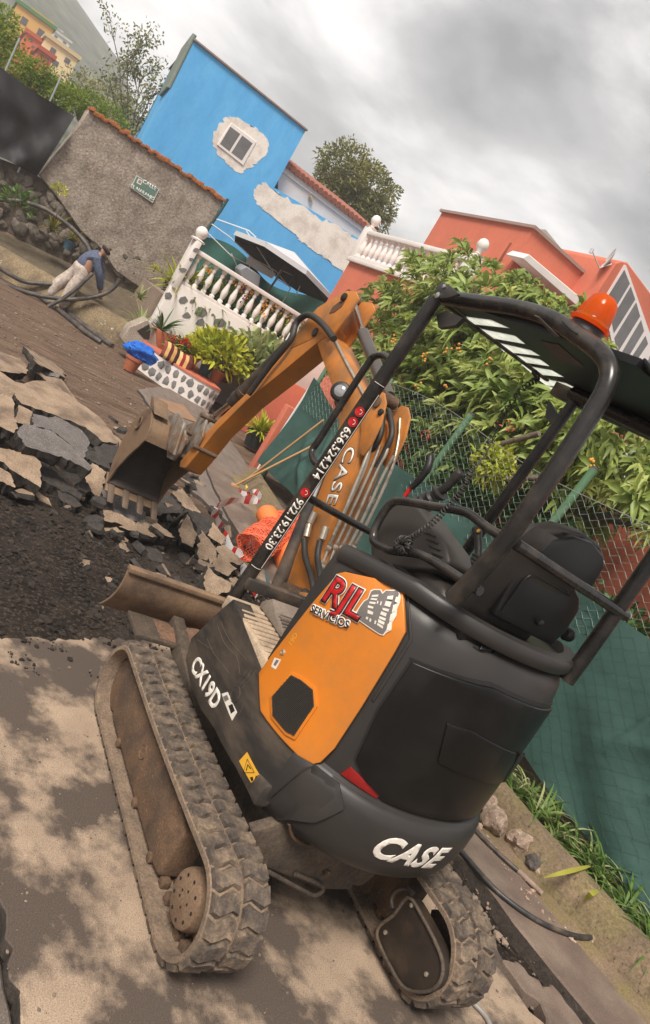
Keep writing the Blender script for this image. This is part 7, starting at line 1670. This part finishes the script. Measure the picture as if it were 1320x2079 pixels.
HB = {'hip': (hipc, .165), 'spine': (j_(178, 532), .16), 'chest': (j_(193, 522), .17), 'neck': (j_(205, 516), .06), 'head': (hd, .105), 'top': (j_(222, 506), .095),
      'lh': (j_(155, 555, .10), .11), 'lk': (j_(118, 575, .12), .08), 'la': (j_(100, 602, .12), .05), 'lf': (j_(108, 608, .1), .045),
      'rh': (j_(168, 560, -.10), .11), 'rk': (j_(143, 590, -.12), .08), 'ra': (j_(124, 626, -.12), .05), 'rf': (j_(133, 630, -.14), .045),
      'ls': (j_(196, 516, .14), .07), 'le': (j_(206, 552, .16), .05), 'lw': (j_(205, 590, .05), .035), 'lhd': (j_(206, 600, .03), .04),
      'rs': (j_(194, 528, -.14), .07), 're': (j_(202, 560, -.16), .05), 'rw': (j_(203, 590, -.06), .035), 'rhd': (j_(204, 600, -.03), .035)}
HE = [('hip', 'spine'), ('spine', 'chest'), ('chest', 'neck'), ('neck', 'head'), ('head', 'top'), ('hip', 'lh'), ('lh', 'lk'), ('lk', 'la'), ('la', 'lf'), ('hip', 'rh'), ('rh', 'rk'), ('rk', 'ra'), ('ra', 'rf'), ('chest', 'ls'), ('ls', 'le'), ('le', 'lw'), ('lw', 'lhd'), ('chest', 'rs'), ('rs', 're'), ('re', 'rw'), ('rw', 'rhd')]
for sd in ('l', 'r'):
    h0 = Vector(HB[sd+'hd'][0]); sgn = 1 if sd == 'l' else -1
    for k in range(5):
        o0 = Vector((-.03, (k-1.5)*.022, -.03)) if k < 4 else Vector((.04*sgn, .03, .0)); o1 = o0+(Vector((.035, 0, -.04-.004*(k % 2))) if k < 4 else Vector((.01, .0, -.04)))
        HB[f'{sd}f{k}a'] = (h0+o0, .011); HB[f'{sd}f{k}b'] = (h0+o1, .009); HE += [(sd+'hd', f'{sd}f{k}a'), (f'{sd}f{k}a', f'{sd}f{k}b')]
skin('body', HB, HE, SKN)
def sub(keys, grow): return {k: (HB[k][0], HB[k][1]+grow) for k in keys}
skin('trousers', {**sub(['hip'], .045), 'waist': (Vector(HB['hip'][0]).lerp(Vector(HB['spine'][0]), .8), .20), **sub(['lh', 'rh'], .04), **sub(['lk', 'rk'], .045), **sub(['la', 'ra'], .045)}, [('hip', 'waist'), ('hip', 'lh'), ('lh', 'lk'), ('lk', 'la'), ('hip', 'rh'), ('rh', 'rk'), ('rk', 'ra')], M('pale grey trousers', (.52, .44, .38), (.42, .35, .30), scale=7, rough=.9, bump=.5, bscale=14))
skin('sweater', {**sub(['chest'], .04), 'low': (Vector(HB['hip'][0]).lerp(Vector(HB['spine'][0]), .12), .215), **sub(['spine'], .035), 'collar': (Vector(HB['chest'][0]).lerp(Vector(HB['neck'][0]), .7), .085), **sub(['ls', 'rs'], .03), **sub(['le', 're'], .028), **sub(['lw', 'rw'], .02)}, [('chest', 'spine'), ('spine', 'low'), ('chest', 'collar'), ('chest', 'ls'), ('ls', 'le'), ('le', 'lw'), ('chest', 'rs'), ('rs', 're'), ('re', 'rw')], M('grey blue sweater', (.075, .095, .155), (.10, .12, .185), scale=8, rough=.95, bump=.5, bscale=16))
skin('hair', {'a': (j_(211, 511, -.04), .14), 'b': (j_(221, 505, -.03), .13)}, [('a', 'b')], M('dark brown hair', (.02, .014, .011), (.04, .028, .02), scale=60, rough=.8))
for k in ('l', 'r'): skin('shoe', {'a': (Vector(HB[k+'a'][0])-Vector((0, 0, .03)), .06), 'b': (HB[k+'f'][0], .055), 'c': (Vector(HB[k+'f'][0])*1.0+(Vector(HB[k+'f'][0])-Vector(HB[k+'a'][0]))*.5-Vector((0, 0, .01)), .045)}, [('a', 'b'), ('b', 'c')], M('dark shoe', (.04, .032, .028), rough=.7))
# pipes he is handling
PIPE = M('corrugated black pipe', (.035, .032, .032), (.075, .065, .06), scale=10, rough=.5, dirt=(.16, .125, .10), damt=.35, dscale=6)
def xpipe(px, X, r, label): return tag(MB().tube(smooth_path([PX(x, y, X[i] if isinstance(X, list) else X) for i, (x, y) in enumerate(px)], 8), r, 10).build('black_pipe', PIPE, smooth=60), label, 'pipe', 'black pipes around the bending person')
xpipe([(-30, 400), (0, 405), (45, 409), (90, 424), (130, 450), (160, 477), (178, 500), (184, 515)], [15.2, 15.2, 15.2, 15.2, 15.1, 15.0, 14.8, 14.6], .045, 'black pipe arching high along the rendered wall behind the person')
xpipe([(-30, 560), (20, 582), (70, 598), (110, 605), (150, 608), (190, 603), (215, 595), (235, 580), (243, 566)], 13.75, .042, 'black pipe held in both hands of the bending person')
xpipe([(98, 622), (125, 608), (150, 590), (172, 570), (188, 555)], 13.6, .038, 'short grey pipe leaning across the lap of the bending person')
hose('black_pipe', [(-30, 515), (0, 537), (60, 580), (120, 622), (170, 660), (228, 703)], -.01, .055, PIPE, 'straight black pipe on the ground with its end by the covered pot', 'pipe', 'black pipes around the bending person', sub=3)
hose('black_pipe', [(-30, 530), (0, 552), (60, 590), (120, 630), (175, 675), (205, 695)], -.01, .05, PIPE, 'black pipe lying in front of the straight one on the ground', 'pipe', 'black pipes around the bending person', sub=3)
xpipe([(-30, 525), (0, 545), (45, 570), (85, 576), (125, 577)], 14.1, .042, 'black pipe passing behind the legs of the bending person')

hzb = MB().box((-30, -200, -4), (300, 290, 66)).build('haze', M('haze surface', (1, 1, 1)), smooth=0)
hm = bpy.data.materials.new('pale mist'); hm.use_nodes = True; hn = hm.node_tree.nodes
for n_ in list(hn):
    if n_.type != 'OUTPUT_MATERIAL': hn.remove(n_)
pv = hn.new('ShaderNodeVolumePrincipled'); pv.inputs['Color'].default_value = (.92, .93, .95, 1); pv.inputs['Density'].default_value = .0023; pv.inputs['Anisotropy'].default_value = .2
hm.node_tree.links.new(pv.outputs[0], [n_ for n_ in hn if n_.type == 'OUTPUT_MATERIAL'][0].inputs['Volume'])
hzb.data.materials.clear(); hzb.data.materials.append(hm); tag(hzb, 'pale mist thickening over the far hillside', 'haze', kind='stuff')
S.cycles.volume_bounces = 1
